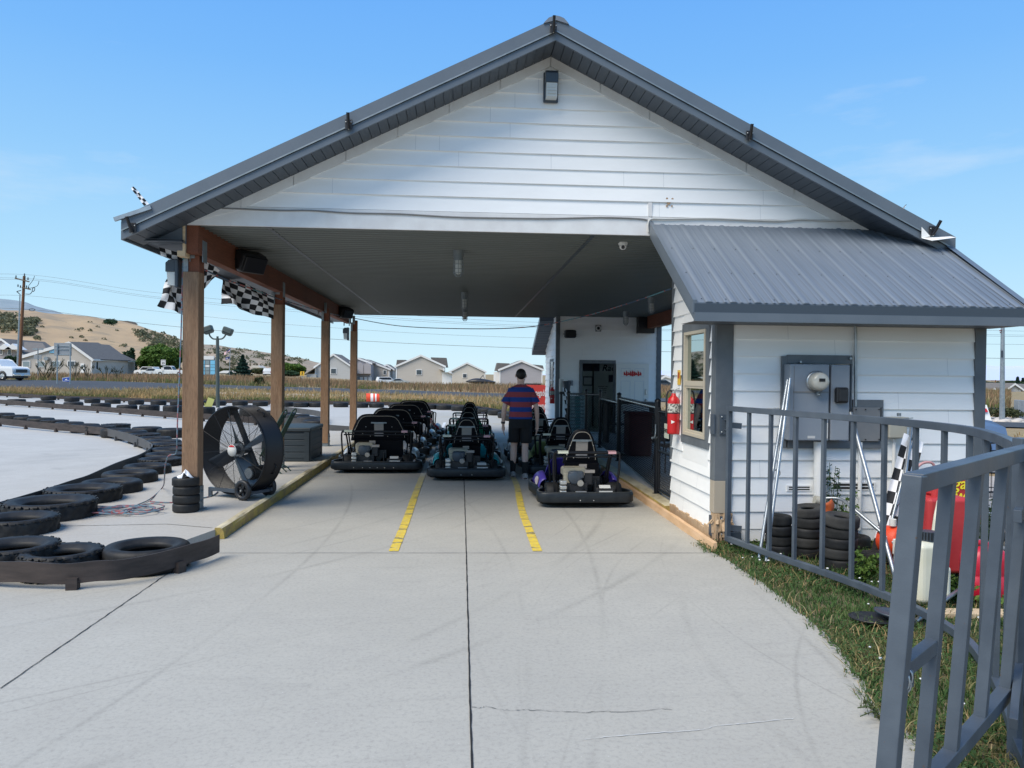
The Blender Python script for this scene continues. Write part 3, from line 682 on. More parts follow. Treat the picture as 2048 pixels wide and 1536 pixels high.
mb = MB(); mb.bx(-2.88, XR+.1, 21.14, 21.2, ZB-.02, ZB+.3); mb.bx(-2.88, XR+.1, 21.2, 21.24, ZB+.1, ZR-.3 if False else ZB+.9); mb.build('rear_fascia', M['soffit'], cano)
# beams
mb = MB(); mb.bx(-2.99, -2.865, GY+.02, 20.45, 2.935, ZB+.005); mb.build('beam', M['beam_wood'], cano, bevel=.004)
mb = MB(); mb.bx(-3.018, -2.992, GY-.012, GY+.5, 2.955, ZB-.014); mb.bx(-3.075, -2.992, GY-.014, GY+.14, 2.895, 2.955)
mb.build('beam_end', M['plank_new'], cano)
mb = MB(); mb.bx(5.0, 5.13, GY+.02, 20.9, 2.93, ZB+.005); mb.build('beam', M['beam_wood'], cano, bevel=.004)
mb = MB(); mb.bx(4.75, 5.2, 20.35, 20.55, 2.80, 3.24); mb.build('beam_block', M['black'], cano)
# posts
PO = [((364, 396), 8.74), ((541, 564), 12.62), ((641, 656.5), 16.4), ((699.5, 712.5), 20.0)]
for k, ((pa, pb), Y) in enumerate(PO):
 xa = AY(pa, 800, Y).x; xb = AY(pb, 800, Y).x; zt = (2.75, 2.74, 2.73, 2.72)[k]
 mb = MB(); mb.bx(xa, xb, Y, Y+.19, .16, zt); po = mb.build('post', M['post_wood'], cano, bevel=.006)
 mb = MB(); mb.bx(xa+.05, xb-.002, Y+.02, Y+.185, zt, 3.0); mb.build('post_top', M['beam_wood'], po)
 mb = MB(); mb.bx(xa+.005, xa+.055, Y+.0, Y+.03, zt+.0, 2.945); mb.bx(xa+.05, xb-.05, Y+.015, Y+.03, 2.90, 3.12)
 mb.bx(-2.866, -2.858, Y+.02, Y+.16, 2.86, 3.10); mb.bx(-2.995, -2.99, Y+.0, Y+.16, 2.86, 3.10)
 for zz in (2.8, 2.86, 2.92): mb.cyl((xa+.03, Y-.006, zz), (xa+.03, Y, zz), .008, 8)
 mb.build('bracket', M['galv_plate'], po)
 mb = MB(); mb.bx(xa-.03, xb+.035, Y-.02, Y+.21, .095, .107); mb.bx(xb+.001, xb+.012, Y+.02, Y+.17, .10, .36); mb.bx(xa-.012, xa-.001, Y+.02, Y+.17, .10, .36); mb.bx(xa, xb, Y+.01, Y+.18, .107, .16)
 for zz in (.2, .3): mb.cyl((xb+.012, Y+.09, zz), (xb+.03, Y+.09, zz), .014, 6)
 mb.build('post_base', M['galv_plate'], po)
# gutter stub and torn flashing at the left eave corner
mb = MB(); p = AY(255, 440, RY-.03); mb.bar((X0-.06, RY-.03, zr(X0)-.02), (X0+.30, RY-.022, zr(X0)+.115), .03, .04); mb.build('torn_flashing', M['galv'], cano)
# cable along the gable
mb = MB(); pts = [(500, 384), (470, 399), (446, 411), (444, 416), (460, 417), (560, 421), (620, 421), (700, 426), (800, 428), (905, 434), (1000, 436), (1100, 437), (1200, 435), (1270, 437), (1295, 440)]
mb.tube(catmull([AY(x, y, GY-.03) for x, y in pts], 4), .0085, 6); o = mb.build('cable', M['cord_grey']); tag(o, 'thin grey cable sagging across the foot of the white gable', 'cable')
mb = MB(); pts = [(1297, 464), (1296, 450), (1302, 438), (1330, 438), (1420, 437), (1500, 440), (1560, 442), (1600, 439), (1650, 441), (1700, 442), (1708, 438), (1709, 433), (1700, 428)]
mb.tube(catmull([AY(x, y, GY-.035) for x, y in pts], 4), .010, 6); o = mb.build('cable', M['cord_white']); tag(o, 'double white cable looped above the top of the lean-to roof', 'cable')
# ---------------------------------------------------------------- pole holders on the rake
def holder(px, py, Y=RY-.03, lean=0, label=''):
 p = AY(px, py, Y); t = thing('flag_pole_holder', label, 'pole holder', p, group='pole holders along the roof edge')
 mb = MB(); mb.rbox(p+Vector((0, .012, 0)), (.075, .008, .10), .01); mb.build('mounting_plate', M['black'], t)
 for dx, dz_ in ((-.027, .02), (.027, .02), (0, -.045)):
  pass
 mb = MB(); a = p+Vector((0, 0, -.05)); b = p+Vector((lean, -.06, .10)); mb.cyl(a, b, .017, 10); mb.build('socket', M['black_gloss'], t)
 mb = MB()
 for dx, dz_ in ((-.027, .02), (.027, .02), (0, -.052)): mb.ball(p+Vector((dx, -.004, dz_)), .007, 8, 4)
 mb.build('bolt', M['silver'], t); return t
holder(1107, 55, RY-.06, 0, 'black flag pole socket bolted at the peak of the gable')
holder(697, 248, RY-.04, .0, 'black flag pole socket on the left slope of the gable edge')
holder(1500, 270, RY-.04, .0, 'black flag pole socket half way down the right slope')
holder(264, 455, RY-.04, -.03, 'black flag pole socket at the lower left corner of the roof')
holder(1866, 461, RY-.04, .05, 'dark flag pole socket above the dented flashing at the lower right corner')
mb = MB(); a = AY(1843, 476, RY-.03); b = AY(1900, 473, RY-.03); mb.add([a, b, b+Vector((.0, -.11, -.03)), a+Vector((.04, -.13, -.05)), a+Vector((0, 0, .12)), a+Vector((.1, 0, .02))], [(0, 1, 2, 3), (0, 5, 4)])
mb.build('corner_flashing', M['white_paint'], cano, solid=.004)
# ---------------------------------------------------------------- wall packs
def wallpack(name_l, c, n=(0, -1, 0), s=1.0, group='box lamps with a dark hood'):
 c = Vector(c); n = Vector(n); u = n.cross(Vector((0, 0, 1)))*-1
 R = Matrix((u, -n, Vector((0, 0, 1)))).transposed()
 t = thing('wall_light', name_l, 'wall light', c+Vector((0, 0, -.17*s)), group=group); w, h, d = .165*s, .335*s, .15*s
 mb = MB(); mb.rbox(c+n*.02, (w, .04, h), .012, R); 
 mb.prism([(.04, h/2-.005), (d*.75, h/2-.01), (d, h*.36), (d, h*.05), (.04, h*.05)], lambda a, z: c+u*(-w/2+.012)+n*a+Vector((0, 0, z)), lambda a, z: c+u*(w/2-.012)+n*a+Vector((0, 0, z)))
 mb.build('housing', M['gutter'], t, bevel=.004)
 mb = MB(); mb.prism([(.04, h*.05), (d*.92, h*.045), (d*.8, -h*.40), (.04, -h*.43)], lambda a, z: c+u*(-w/2+.022)+n*a+Vector((0, 0, z)), lambda a, z: c+u*(w/2-.022)+n*a+Vector((0, 0, z)))
 for k in range(5): z = -h*.38+k*h*.09; mb.bar(c+u*(-w/2+.03)+n*(d*.9)+Vector((0, 0, z)), c+u*(w/2-.03)+n*(d*.9)+Vector((0, 0, z)), .006, .006)
 mb.build('lens', M['lens'], t)
 return t
wallpack('dark box lamp with a ribbed glass lens under the gable peak', AY(1101, 177, GY-.02))
wallpack('dark box lamp on the left side of the front timber post', AY(361, 548, 8.85)+Vector((-.0, 0, 0)), (-1, 0, 0), .95)
wallpack('dark box lamp on the left side of the farthest timber post', AY(698, 668, 20.1), (-1, 0, 0), 1.0)
# ---------------------------------------------------------------- loudspeakers
def speaker(label, c, d, s=1.0):
 c = Vector(c); d = Vector(d).normalized(); u = d.cross(Vector((0, 0, 1))).normalized(); w = u.cross(d); R = Matrix((u, d, w)).transposed()
 t = thing('loudspeaker', label, 'loudspeaker', c, group='black loudspeakers mounted under the canopy')
 mb = MB(); mb.rbox(c, (.33*s, .18*s, .22*s), .04, R); mb.build('cabinet', M['black'], t)
 mb = MB(); mb.rbox(c+d*.1*s, (.30*s, .03*s, .19*s), .03, R); mb.build('grille', M['frame_black'], t)
 mb = MB(); mb.tube([c+u*.17*s, c+u*.19*s-d*.08*s, c-u*.0-d*.16*s, c-u*.19*s-d*.08*s, c-u*.17*s], .008, 6); mb.build('bracket', M['black'], t); return t
speaker('black loudspeaker on the beam between the first two timber posts', AX(499, 524, -2.72), (.75, -.55, -.45), 1.15)
speaker('black loudspeaker at the far end of the timber beam', AX(690, 625, -2.74), (.75, -.55, -.4), 1.1)
speaker('blue-black loudspeaker on the white wall beside the doorway', AY(1140.5, 668, 20.5), (0, -1, 0), .95)
# ---------------------------------------------------------------- caged ceiling lights
def cage(px, py, Y, label):
 p = AY(px, py, Y); p.z = ZB; t = thing('ceiling_light', label, 'ceiling light', p, group='caged lights under the canopy ceiling')
 mb = MB(); mb.cyl(p, p+Vector((0, 0, -.10)), .07, 12); mb.cyl(p+Vector((0, 0, -.10)), p+Vector((0, 0, -.14)), .062, 12); mb.build('base', M['galv_plate'], t)
 mb = MB(); mb.lathe([(.045, -.14), (.048, -.2), (.04, -.30), (.0, -.325)], p, n=14); mb.build('glass', M['lens'], t)
 mb = MB()
 for k in range(8):
  a = 2*pi*k/8; e = Vector((cos(a), sin(a), 0)); mb.tube([p+e*.063+Vector((0, 0, -.14)), p+e*.062+Vector((0, 0, -.30)), p+e*.03+Vector((0, 0, -.345)), p+Vector((0, 0, -.35))], .0045, 5)
 for z in (-.19, -.25, -.30): mb.tube([p+Vector((.063*cos(2*pi*k/14), .063*sin(2*pi*k/14), z)) for k in range(14)], .0045, 5, closed=True)
 mb.build('cage', M['galv_plate'], t)
cage(917, 502, 9.95, 'caged ceiling light nearest the front of the canopy')
cage(929, 587, 15.1, 'caged ceiling light in the middle of the canopy ceiling')
cage(930, 612, 18.2, 'caged ceiling light above the rear of the middle kart row')
cage(1303, 590, 15.3, 'caged ceiling light closest to the right side of the canopy')
cage(1252, 617, 18.8, 'caged ceiling light in front of the office wall')
# camera dome
p = AY(1246, 478, 9.15); p.z = ZB+.01; t = thing('security_camera', 'white dome camera on the dark ceiling near the lean-to roof', 'security camera', p)
mb = MB(); mb.lathe([(.0, 0), (.055, 0), (.058, -.02), (.05, -.045)], p, n=20); mb.build('mount', M['white_paint'], t)
mb = MB(); mb.ball(p+Vector((0, 0, -.055)), .043, 16, 10); mb.build('housing', M['white_paint'], t)
mb = MB(); mb.cyl(p+Vector((-.004, -.025, -.065)), p+Vector((-.008, -.046, -.075)), .022, 14); mb.build('camera_lens', M['black_gloss'], t)
# striped cord strung below the ceiling
mb = MB(); pts = [AY(366, 517, 8.72), AY(406, 538, 9.3), AY(453, 559, 10.0), AY(505, 578, 11.0), AY(571, 602, 12.9), AY(649, 624, 16.3), AY(706, 636, 19.7), AY(800, 652, 18.6), AY(930, 657.5, 16.6), AY(1050, 654.5, 14.3), AY(1150, 637, 12.4), AY(1250, 609, 10.6), AY(1343, 577, 9.1)]
mb.tube(catmull(pts, 10), .009, 6); q = NT('cord_twist'); n1 = q.noise(2.6, 2, .5, q.mapping((1, 1.0, 1)), 1.2); q.set(q.ramp(n1, [(.44, (.05, .10, .16)), (.50, (.42, .10, .09)), (.56, (.10, .26, .30))], 'CONSTANT'), .6); M['cord'] = q.m
o = mb.build('cord', M['cord']); tag(o, 'red and blue cord strung from post to post and sagging across the canopy opening', 'cord')
# ================================================================ SIDE ROOM (front right) with lean-to roof
WY = 7.47; WX0, WX1 = 2.545, 5.29; EX = .1716
room = thing('side_room', 'white lap sided utility room under a grey metal lean-to roof', 'utility room', (WX0, WY, 0))
z880 = AY(1700, 886, WY).z
z0 = z880-EX*int(z880/EX)-EX*0
def ztop_lean(y): return 3.37-(GY-y)*.556
mb = MB(); siding(mb, (WX0, WY, 0), (1, 0, 0), (0, -1, 0), z0-.0 if z0 > .02 else z0+EX, 2.60, (.12, WX1-WX0-.02), EX)
mb.bx(WX0+.12, WX1-.02, WY-.012, WY+.02, .02, max(z0, .03))
# left wall (faces the lane); window hole
def wz(px, py): return AX(px, py, WX0)
wa, wb = wz(1368, 770).y, wz(1422, 770).y; wzt = wz(1395, 644).z; wzb = wz(1395, 892).z
siding(mb, (WX0, 0, 0), (0, -1, 0), (-1, 0, 0), .12, 3.22, None, EX, lambda z: -9.06, lambda z: min(-WY-.05, -(6.90+(z+.20-2.36)/.60)), holes=((-wa+.03, -wb-.03, wzb+.05, wzt-.05),))
mb.bx(WX0-.013, WX0-.002, wb+.02, wa-.02, wzb-.18, wzb+.09); mb.bx(WX0-.013, WX0-.002, wb+.02, wa-.02, wzt-.09, wzt+.18); mb.bx(WX0, WX1, 9.0, 9.06, .0, 3.22); mb.bx(WX1-.06, WX1, WY+.02, 9.0, .0, 2.4); mb.bx(WX1-.06, WX1, GY, 9.0, 2.4, 3.2); mb.build('siding', [M['siding'], M['seam']], room)
mb = MB(); cw = AY(1462, 800, WY-.03).x-WX0+.02
mb.bx(WX0-.025, WX0+cw, WY-.028, WY+.0, .62, 2.62); mb.bx(WX0-.028, WX0-.0, WY, WY+.10, .62, 2.62)
mb.bx(WX1-.095, WX1+.022, WY-.028, WY, .05, 2.62); mb.bx(WX1, WX1+.025, WY, WY+.1, .05, 2.6); mb.bx(WX0-.022, WX0+.02, 9.0, 9.075, .66, 3.24); mb.build('corner_trim', M['grey_trim'], room, bevel=.003)
mb = MB(); mb.bx(WX0-.026, WX0+cw, WY-.029, WY+.1, .30, .62); mb.build('bare_corner_board', M['beige_paint'], room, bevel=.003)
mb = MB()
for k in range(26):      # rotten splintered foot of the corner board
 x = WX0+rnd.uniform(-.05, cw+.02); h = rnd.uniform(.06, .30); mb.bar((x, WY-rnd.uniform(.03, .055), .30 if h > .2 else .24), (x+rnd.uniform(-.05, .04), WY-rnd.uniform(.03, .10), .30-h), rnd.uniform(.012, .03), .008)
mb.bx(WX0-.02, WX0+cw, WY-.02, WY+.08, .0, .3); mb.build('rotten_corner_foot', M['rot_wood'], room)
mb = MB()
for k in range(14):
 y0_ = 7.5+k*.108; mb.bx(WX0-.035-rnd.uniform(0, .01), WX0+.0, y0_, y0_+.106, .02, .13+rnd.uniform(-.02, .02))
mb.build('sill_plate', M['rot_wood'], room)
# lean-to roof
RX0, RX1 = 2.135, 5.36; YF = 6.90; zt0 = 3.375; ztf = AY(1397, 604, YF).z
def zl(y): return ztf+(y-YF)*(zt0-ztf)/(GY-YF)
mb = MB()
mb.add([(RX0, YF, ztf), (RX1, YF, zl(YF)), (RX1, GY, zt0), (RX0, GY, zt0), (RX0, YF, ztf-.03), (RX1, YF, ztf-.03), (RX1, GY, zt0-.03), (RX0, GY, zt0-.03)], [(0, 1, 2, 3), (7, 6, 5, 4), (0, 3, 7, 4), (1, 5, 6, 2), (0, 4, 5, 1)])
x = RX0+.13; k = 0
while x < RX1-.02:
 for yy in (0,):
  a = Vector((x, YF-.01, zl(YF))); b = Vector((x, GY, zt0)); d = (b-a)
  mb.add([a+Vector((-.034, 0, .001)), a+Vector((-.014, 0, .010)), a+Vector((.014, 0, .010)), a+Vector((.034, 0, .001)), b+Vector((-.034, 0, .001)), b+Vector((-.014, 0, .010)), b+Vector((.014, 0, .010)), b+Vector((.034, 0, .001))],
    [(0, 1, 5, 4), (1, 2, 6, 5), (2, 3, 7, 6), (0, 3, 2, 1)])
 for dx in (.076, .152):
  a2 = a+Vector((dx, 0, 0)); b2 = b+Vector((dx, 0, 0))
  if a2.x < RX1-.03: mb.add([a2+Vector((-.014, 0, .0005)), a2+Vector((0, 0, .004)), a2+Vector((.014, 0, .0005)), b2+Vector((-.014, 0, .0005)), b2+Vector((0, 0, .004)), b2+Vector((.014, 0, .0005))], [(0, 1, 4, 3), (1, 2, 5, 4), (0, 2, 1)])
 x += .2286
lr = mb.build('lean_to_roof', M['roof_metal'], room)
mb = MB()
for yy in (YF+.05, YF+.55, YF+1.08):
 x = RX0+.075
 while x < RX1: 
  z = zl(yy)+.004; mb.cyl((x, yy, z), (x, yy, z+.005), .0055, 6); x += .2286*1.0
mb.build('roof_screw', M['black'], lr)
mb = MB(); mb.bx(RX0-.01, RX1+.1, YF-.012, YF+.01, ztf-.095, ztf-.012); mb.build('gutter_face', M['gutter'], room)
mb = MB(); mb.bx(RX0-.01, RX1+.12, YF-.03, YF+.005, ztf-.175, ztf-.095)
a = Vector((RX0-.012, YF-.01, ztf)); b = Vector((RX0-.012, GY-.03, zt0)); 
for (t0, t1, xo) in ((.02, -.10, -.012), (-.11, -.165, .0)):
 mb.add([a+Vector((xo, 0, t0)), b+Vector((xo, 0, t0)), b+Vector((xo, 0, t1)), a+Vector((xo, 0, t1)), a+Vector((xo+.04, 0, t0)), b+Vector((xo+.04, 0, t0)), b+Vector((xo+.04, 0, t1)), a+Vector((xo+.04, 0, t1))], [(3, 2, 1, 0), (0, 1, 5, 4), (2, 3, 7, 6), (0, 4, 7, 3)])
a = Vector((RX1+.01, YF-.01, zl(YF))); b = Vector((RX1+.01, GY-.05, zt0))
mb.add([a+Vector((-.07, 0, .02)), b+Vector((-.07, 0, .02)), b+Vector((.012, 0, .012)), a+Vector((.012, 0, .012)), a+Vector((.012, 0, -.12)), b+Vector((.012, 0, -.12))], [(3, 2, 1, 0), (3, 4, 5, 2)])
mb.bx(RX0, RX1, YF+.02, YF+.04, ztf-.17, ztf-.16)
mb.build('fascia', M['fascia'], room)
mb = MB(); mb.add([(RX0+.03, YF+.0, ztf-.165), (RX1, YF+.0, ztf-.165), (RX1, WY, ztf-.165), (RX0+.03, WY, ztf-.165), (RX0+.03, GY-.05, zt0-.17), (WX0, GY-.05, zt0-.17), (WX0, WY, zl(WY)-.17), (RX0+.03, WY, zl(WY)-.17), (RX0+.03, YF, zl(YF)-.165), (WX0, YF, zl(YF)-.165)], [(3, 2, 1, 0)])
mb.add([(RX0+.03, YF, zl(YF)-.16), (WX0, YF, zl(YF)-.16), (WX0, GY-.05, zt0-.165), (RX0+.03, GY-.05, zt0-.165)], [(0, 3, 2, 1)])
mb.build('soffit', M['soffit'], room)
# window in the left wall
q = NT('window_glass'); gl = q.n.new('ShaderNodeBsdfGlossy'); gl.inputs['Roughness'].default_value = .02; gl.inputs['Color'].default_value = (.50, .56, .55, 1)
tr = q.n.new('ShaderNodeBsdfTransparent'); tr.inputs[0].default_value = (.62, .70, .68, 1); fr = q.n.new('ShaderNodeFresnel'); fr.inputs[0].default_value = 1.38
ms = q.n.new('ShaderNodeMixShader'); q.L(fr.outputs[0], ms.inputs[0]); q.L(tr.outputs[0], ms.inputs[1]); q.L(gl.outputs[0], ms.inputs[2]); q.L(ms.outputs[0], q.n['Material Output'].inputs[0]); M['glass'] = q.m
win = MB(); X = WX0-.035
def rect(mb, y0, y1, z0, z1, w, x0, x1, mi=0):         # frame in the plane x
 mb.bx(x0, x1, y0, y1, z1-w, z1, mi); mb.bx(x0, x1, y0, y1, z0, z0+w, mi); mb.bx(x0, x1, y0, y0+w, z0+w, z1-w, mi); mb.bx(x0, x1, y1-w, y1, z0+w, z1-w, mi)
rect(win, wb, wa, wzb, wzt, .095, WX0-.03, WX0+.01); wo = win.build('window', M['grey_trim'], room, bevel=.003)
mb = MB(); y0_, y1_, za_, zb_ = wb+.095, wa-.095, wzb+.095, wzt-.095; rect(mb, y0_, y1_, za_, zb_, .035, WX0-.04, WX0+.05)
zm = (za_+zb_)/2-.0; mb.bx(WX0-.032, WX0+.03, y0_+.03, y1_-.03, zm-.025, zm+.03); rect(mb, y0_+.035, y1_-.035, za_+.03, zm-.02, .03, WX0-.025, WX0+.03); mb.build('window_frame', M['cream'], wo, bevel=.002)
mb = MB(); mb.quad((WX0+.0, y0_+.03, za_+.03), (WX0+.0, y1_-.03, za_+.03), (WX0+.0, y1_-.03, zb_-.03), (WX0+.0, y0_+.03, zb_-.03)); mb.build('pane', M['glass'], wo)
mb = MB()
def flagwin(u, v): return (WX0+.12+.03*sin(u*9), y0_-.1+(y1_-y0_+.2)*u, za_-.02+(zb_-za_)*v+.05*sin(u*4))
mb.grid(flagwin, 24, 40, mif=lambda i, j: (i//4+j//4) % 2); mb.build('checkered_curtain', [mk('curtain_pale', (.42, .58, .50), .8), mk('curtain_dark', (.03, .06, .05), .8)], wo)
# ---------------------------------------------------------------- office at the back
OY = 20.6; OX0, OX1 = 2.60, 5.43
off = thing('office', 'small white lap sided office at the back of the canopy with its door open', 'office', (OX0, OY, 0))
mb = MB(); d0 = AY(1163, 800, OY).x-OX0; d1 = AY(1228, 800, OY).x-OX0; dz1 = AY(1200, 727, OY).z
siding(mb, (OX0, OY, 0), (1, 0, 0), (0, -1, 0), .12, 3.24, (.06, OX1-OX0-.05), .172, holes=((d0, d1, -.1, dz1-.0),))
siding(mb, (OX0, 0, 0), (0, -1, 0), (-1, 0, 0), .12, 3.24, (-23.2, -OY-.05), .172)
mb.bx(OX0+d0, OX0+d1, OY-.013, OY-.003, dz1+.03, dz1+.2); mb.bx(OX1-.05, OX1, OY+.02, 23.2, 0, 3.2); mb.bx(OX0+.02, OX1-.05, 23.15, 23.2, 0, 3.2); mb.build('siding', [M['siding'], M['seam']], off)
mb = MB(); mb.bx(OX0-.03, OX0+.075, OY-.03, OY, .05, 3.24); mb.bx(OX0-.03, OX0, OY, OY+.09, .05, 3.24); mb.bx(OX1-.11, OX1+.02, OY-.03, OY, .05, 3.24); mb.bx(OX1, OX1+.03, OY, OY+.1, .05, 3.24); mb.build('corner_trim', M['grey_trim'], off)
mb = MB(); mb.bx(OX0+d0-.07, OX0+d0+.01, OY-.035, OY+.1, .1, dz1+.08); mb.bx(OX0+d1-.02, OX0+d1+.03, OY-.035, OY+.1, .1, dz1+.08); mb.bx(OX0+d0-.07, OX0+d1+.03, OY-.037, OY+.1, dz1-.0, dz1+.09); mb.build('door_frame', M['grey_trim'], off)
mb = MB(); mb.bx(OX0+.05, OX1-.06, OY+1.9, OY+1.95, .1, 2.6); mb.bx(OX0+.05, OX1-.06, OY+.05, OY+1.9, 2.55, 2.6); mb.bx(OX0+.05, OX0+.08, OY+.05, OY+1.9, .1, 2.55); mb.bx(OX1-.1, OX1-.06, OY+.05, OY+1.9, .1, 2.55); mb.bx(OX0+.05, OX1-.06, OY+.05, OY+1.9, .08, .1); mb.build('inner_wall', M['inside_wall'], off)
# back lean-to roof of the office
mb = MB(); y0_, y1_ = 21.32, 23.6
mb.add([(2.2, y0_, 3.30), (5.7, y0_, 3.30), (5.7, y1_, 2.42), (2.2, y1_, 2.42), (2.2, y0_, 3.14), (5.7, y0_, 3.14), (5.7, y1_, 2.26), (2.2, y1_, 2.26)], [(3, 2, 1, 0), (4, 5, 6, 7), (0, 4, 7, 3), (1, 2, 6, 5), (2, 3, 7, 6), (0, 1, 5, 4)])
for k in range(20):
 t = (k+.5)/20; y = y0_+(y1_-y0_)*t; z = 3.14-.88*t; mb.bx(2.21, 2.6, y, y+.012, z-.015, z)
mb.build('lean_to_roof', M['fascia'], off)
# open door leaf folded back against the wall
dx0 = AY(1231, 800, OY-.05).x; dx1 = AY(1296, 800, OY-.05).x
mb = MB(); mb.bx(dx0, dx1, OY-.10, OY-.055, .13, dz1+.0); dr = mb.build('door', M['door_white'], off, bevel=.003)
mb = MB(); W_ = dx1-dx0
for cx_ in (.29, .71):
 for (za_, zb_) in ((1.62, 1.86), (.92, 1.52), (.28, .80)):
  xa, xb = dx0+W_*(cx_-.15), dx0+W_*(cx_+.15); yq = OY-.104
  for (a_, b_, c_, d_) in ((xa, xb, zb_-.02, zb_), (xa, xb, za_, za_+.02), (xa, xa+.02, za_+.02, zb_-.02), (xb-.02, xb, za_+.02, zb_-.02)): mb.bx(a_, b_, yq, yq+.008, c_, d_)
mb.build('door_panel', M['siding_trim'], dr)
mb = MB(); hx = dx1-.07; mb.rbox((hx, OY-.115, 1.22), (.05, .03, .15), .012); mb.ball((hx, OY-.14, 1.0), .035, 12, 8); mb.cyl((hx, OY-.10, 1.0), (hx, OY-.12, 1.0), .035, 12); mb.build('handle', M['silver'], dr)
# red star decoration on the door
mb = MB(); c = Vector(((dx0+dx1)/2+.0, OY-.108, 1.70))
for k, (dx, h) in enumerate(((-.22, .04), (-.16, .06), (-.10, .035), (-.05, .055), (.0, .07), (.05, .055), (.10, .035), (.16, .06), (.22, .04))):
 mb.bx(c.x+dx-.022, c.x+dx+.022, OY-.112, OY-.106, c.z-h*.9, c.z+h*.9); 
 mb.add([(c.x+dx-.02, OY-.111, c.z+h*.9), (c.x+dx+.01, OY-.111, c.z+h*.9), (c.x+dx-.02, OY-.111, c.z+h*1.8)], [(0, 1, 2)])
mb.bx(c.x-.24, c.x+.24, OY-.110, OY-.106, c.z-.03, c.z+.0); o = mb.build('door_decal', M['red_paint'], dr)
# ================================================================ TYRES AND BARRIERS
def tyre_bm(R, h, kind, seed=0):
 r_ = random.Random(seed); mb = MB(); ri = R*(.56 if R > .2 else .42); n = 72 if R > .2 else 36
 prof = [(ri, .30*h), (ri+.02*R, .16*h), (R*.72, .03*h), (R*.90, .0), (R*.965, .07*h), (R, .18*h), (R, .36*h), (R, .5*h), (R, .64*h), (R, .82*h), (R*.965, .93*h), (R*.90, h), (R*.83, .985*h), (R*.80, 1.0*h), (R*.72, .97*h), (ri+.05*R, .86*h), (ri+.02*R, .84*h), (ri, .70*h), (ri+.03*R, .64*h), (R*.85, .68*h), (R*.88, .5*h), (R*.85, .32*h), (ri+.03*R, .36*h), (ri, .30*h)]
 def rip(k, j):
  w = 1+.006*sin(k*2*pi/n*2+seed)
  if 4 <= j <= 10 and kind != 'slick':
   if kind == 'road': return w*(1 if j in (5, 7, 9) or k % 3 else .975)
   if kind == 'block': return w*(.955 if (k+(j//2)*2) % 4 == 0 else 1.0)*(1 if j not in (6, 8) else .975)
   if kind == 'lug': return w*(.93 if (k+j) % 6 in (0, 1) else 1.02)
  return w
 mb.lathe(prof, n=n, ripple=rip)
 if kind in ('block', 'lug'):
  for k in range(36):
   a = 2*pi*k/36; c = Vector((cos(a)*R*.955, sin(a)*R*.955, h*.93 if k % 2 else h*.90)); Rm = Matrix.Rotation(a, 3, 'Z') @ Matrix.Rotation(-.5, 3, 'Y')
   mb.box(c, (R*.10, R*.10, h*.07), Rm); c2 = Vector((c.x, c.y, h*.08)); mb.box(c2, (R*.10, R*.10, h*.06), Matrix.Rotation(a, 3, 'Z'))
 return mb
TY = {}
def tyre(label, p, R, h=.23, kind='road', m_='rubber', group=None, rz=None, tilt=(0, 0), cat='tyre'):
 key = (round(R, 2), round(h, 2), kind, m_)
 if key not in TY:
  o = tyre_bm(R, h, kind, int(R*1000)).build('tyre', M[m_], local=True); TY[key] = o; new = o
 else: new = TY[key].copy(); col.objects.link(new)
 new.location = p; new.rotation_euler = (tilt[0], tilt[1], rz if rz is not None else rnd.uniform(0, 6)); ORG[new.name] = Vector(p)
 if 'group' in new: del new['group']
 return tag(new, label, cat, group)
ND = lambda k: Vector((0, 0, 0))
near = [(294, 1088, .34, .20, 'road', 'worn road tyre lying flat at the right end of the nearest steel barrier'),
  (123, 1099, .31, .20, 'lug', 'tractor type tyre with slanting lugs lying behind the nearest steel barrier'),
  (26, 1087, .345, .22, 'block', 'chunky tread tyre cut by the left edge, behind the nearest steel barrier'),
  (35, 1032, .36, .24, 'block', 'tyre with ragged block tread beside the white lettered tyre, nearer to the camera'),
  (101, 999, .45, .27, 'block', 'largest tyre, with worn white lettering on its sidewall'),
  (167, 974, .42, .25, 'block', 'big block tread tyre right behind the white lettered tyre'),
  (223, 961, .37, .23, 'road', 'smooth shouldered tyre, third back from the lettered tyre in the curved row'),
  (260, 943, .36, .23, 'road', 'road tyre left of the foot of the front timber post'),
  (295, 929, .34, .22, 'road', 'road tyre just left of the front timber post, behind the hanging cord')]
for k, (px, py, R, h, kd, lb) in enumerate(near):
 p = AZ(px, py, h); p.z = .0 if k not in (5, 6, 7, 8) else .0
 tyre(lb, p, R, h, kd, 'rubber')
p = AZ(101, 999, .27)
for a0, s_ in ((118, 'RIUVER'), (48, 'ALL-T')):
 for i, chx in enumerate(s_):
  a = radians(a0-i*8.5); rr = .45*.80; q_ = Vector((p.x+cos(a)*rr, p.y+sin(a)*rr, .2725))
  t_ = text('lettering', chx, M['label_white'], .05, q_, (cos(a-pi/2), sin(a-pi/2), 0), (cos(a), sin(a), 0), extrude=.0006)
  par = [o for o in col.objects if o.get('label') == near[4][5]][0]; mw = t_.matrix_local.copy(); t_.parent = par; t_.matrix_local = Matrix.Rotation(-par.rotation_euler.z, 4, 'Z') @ Matrix.Translation(-par.location) @ mw
G1 = 'tyres lying flat along the curved middle barrier'
curve = [(321, 916), (332, 906), (339, 896), (338, 887), (328, 880), (309, 874), (289, 867), (263, 861), (232, 857), (201, 852), (170, 848), (139, 844), (109, 840), (82, 836), (55, 833), (30, 830), (4, 826), (294, 854), (232, 848), (345, 857)]
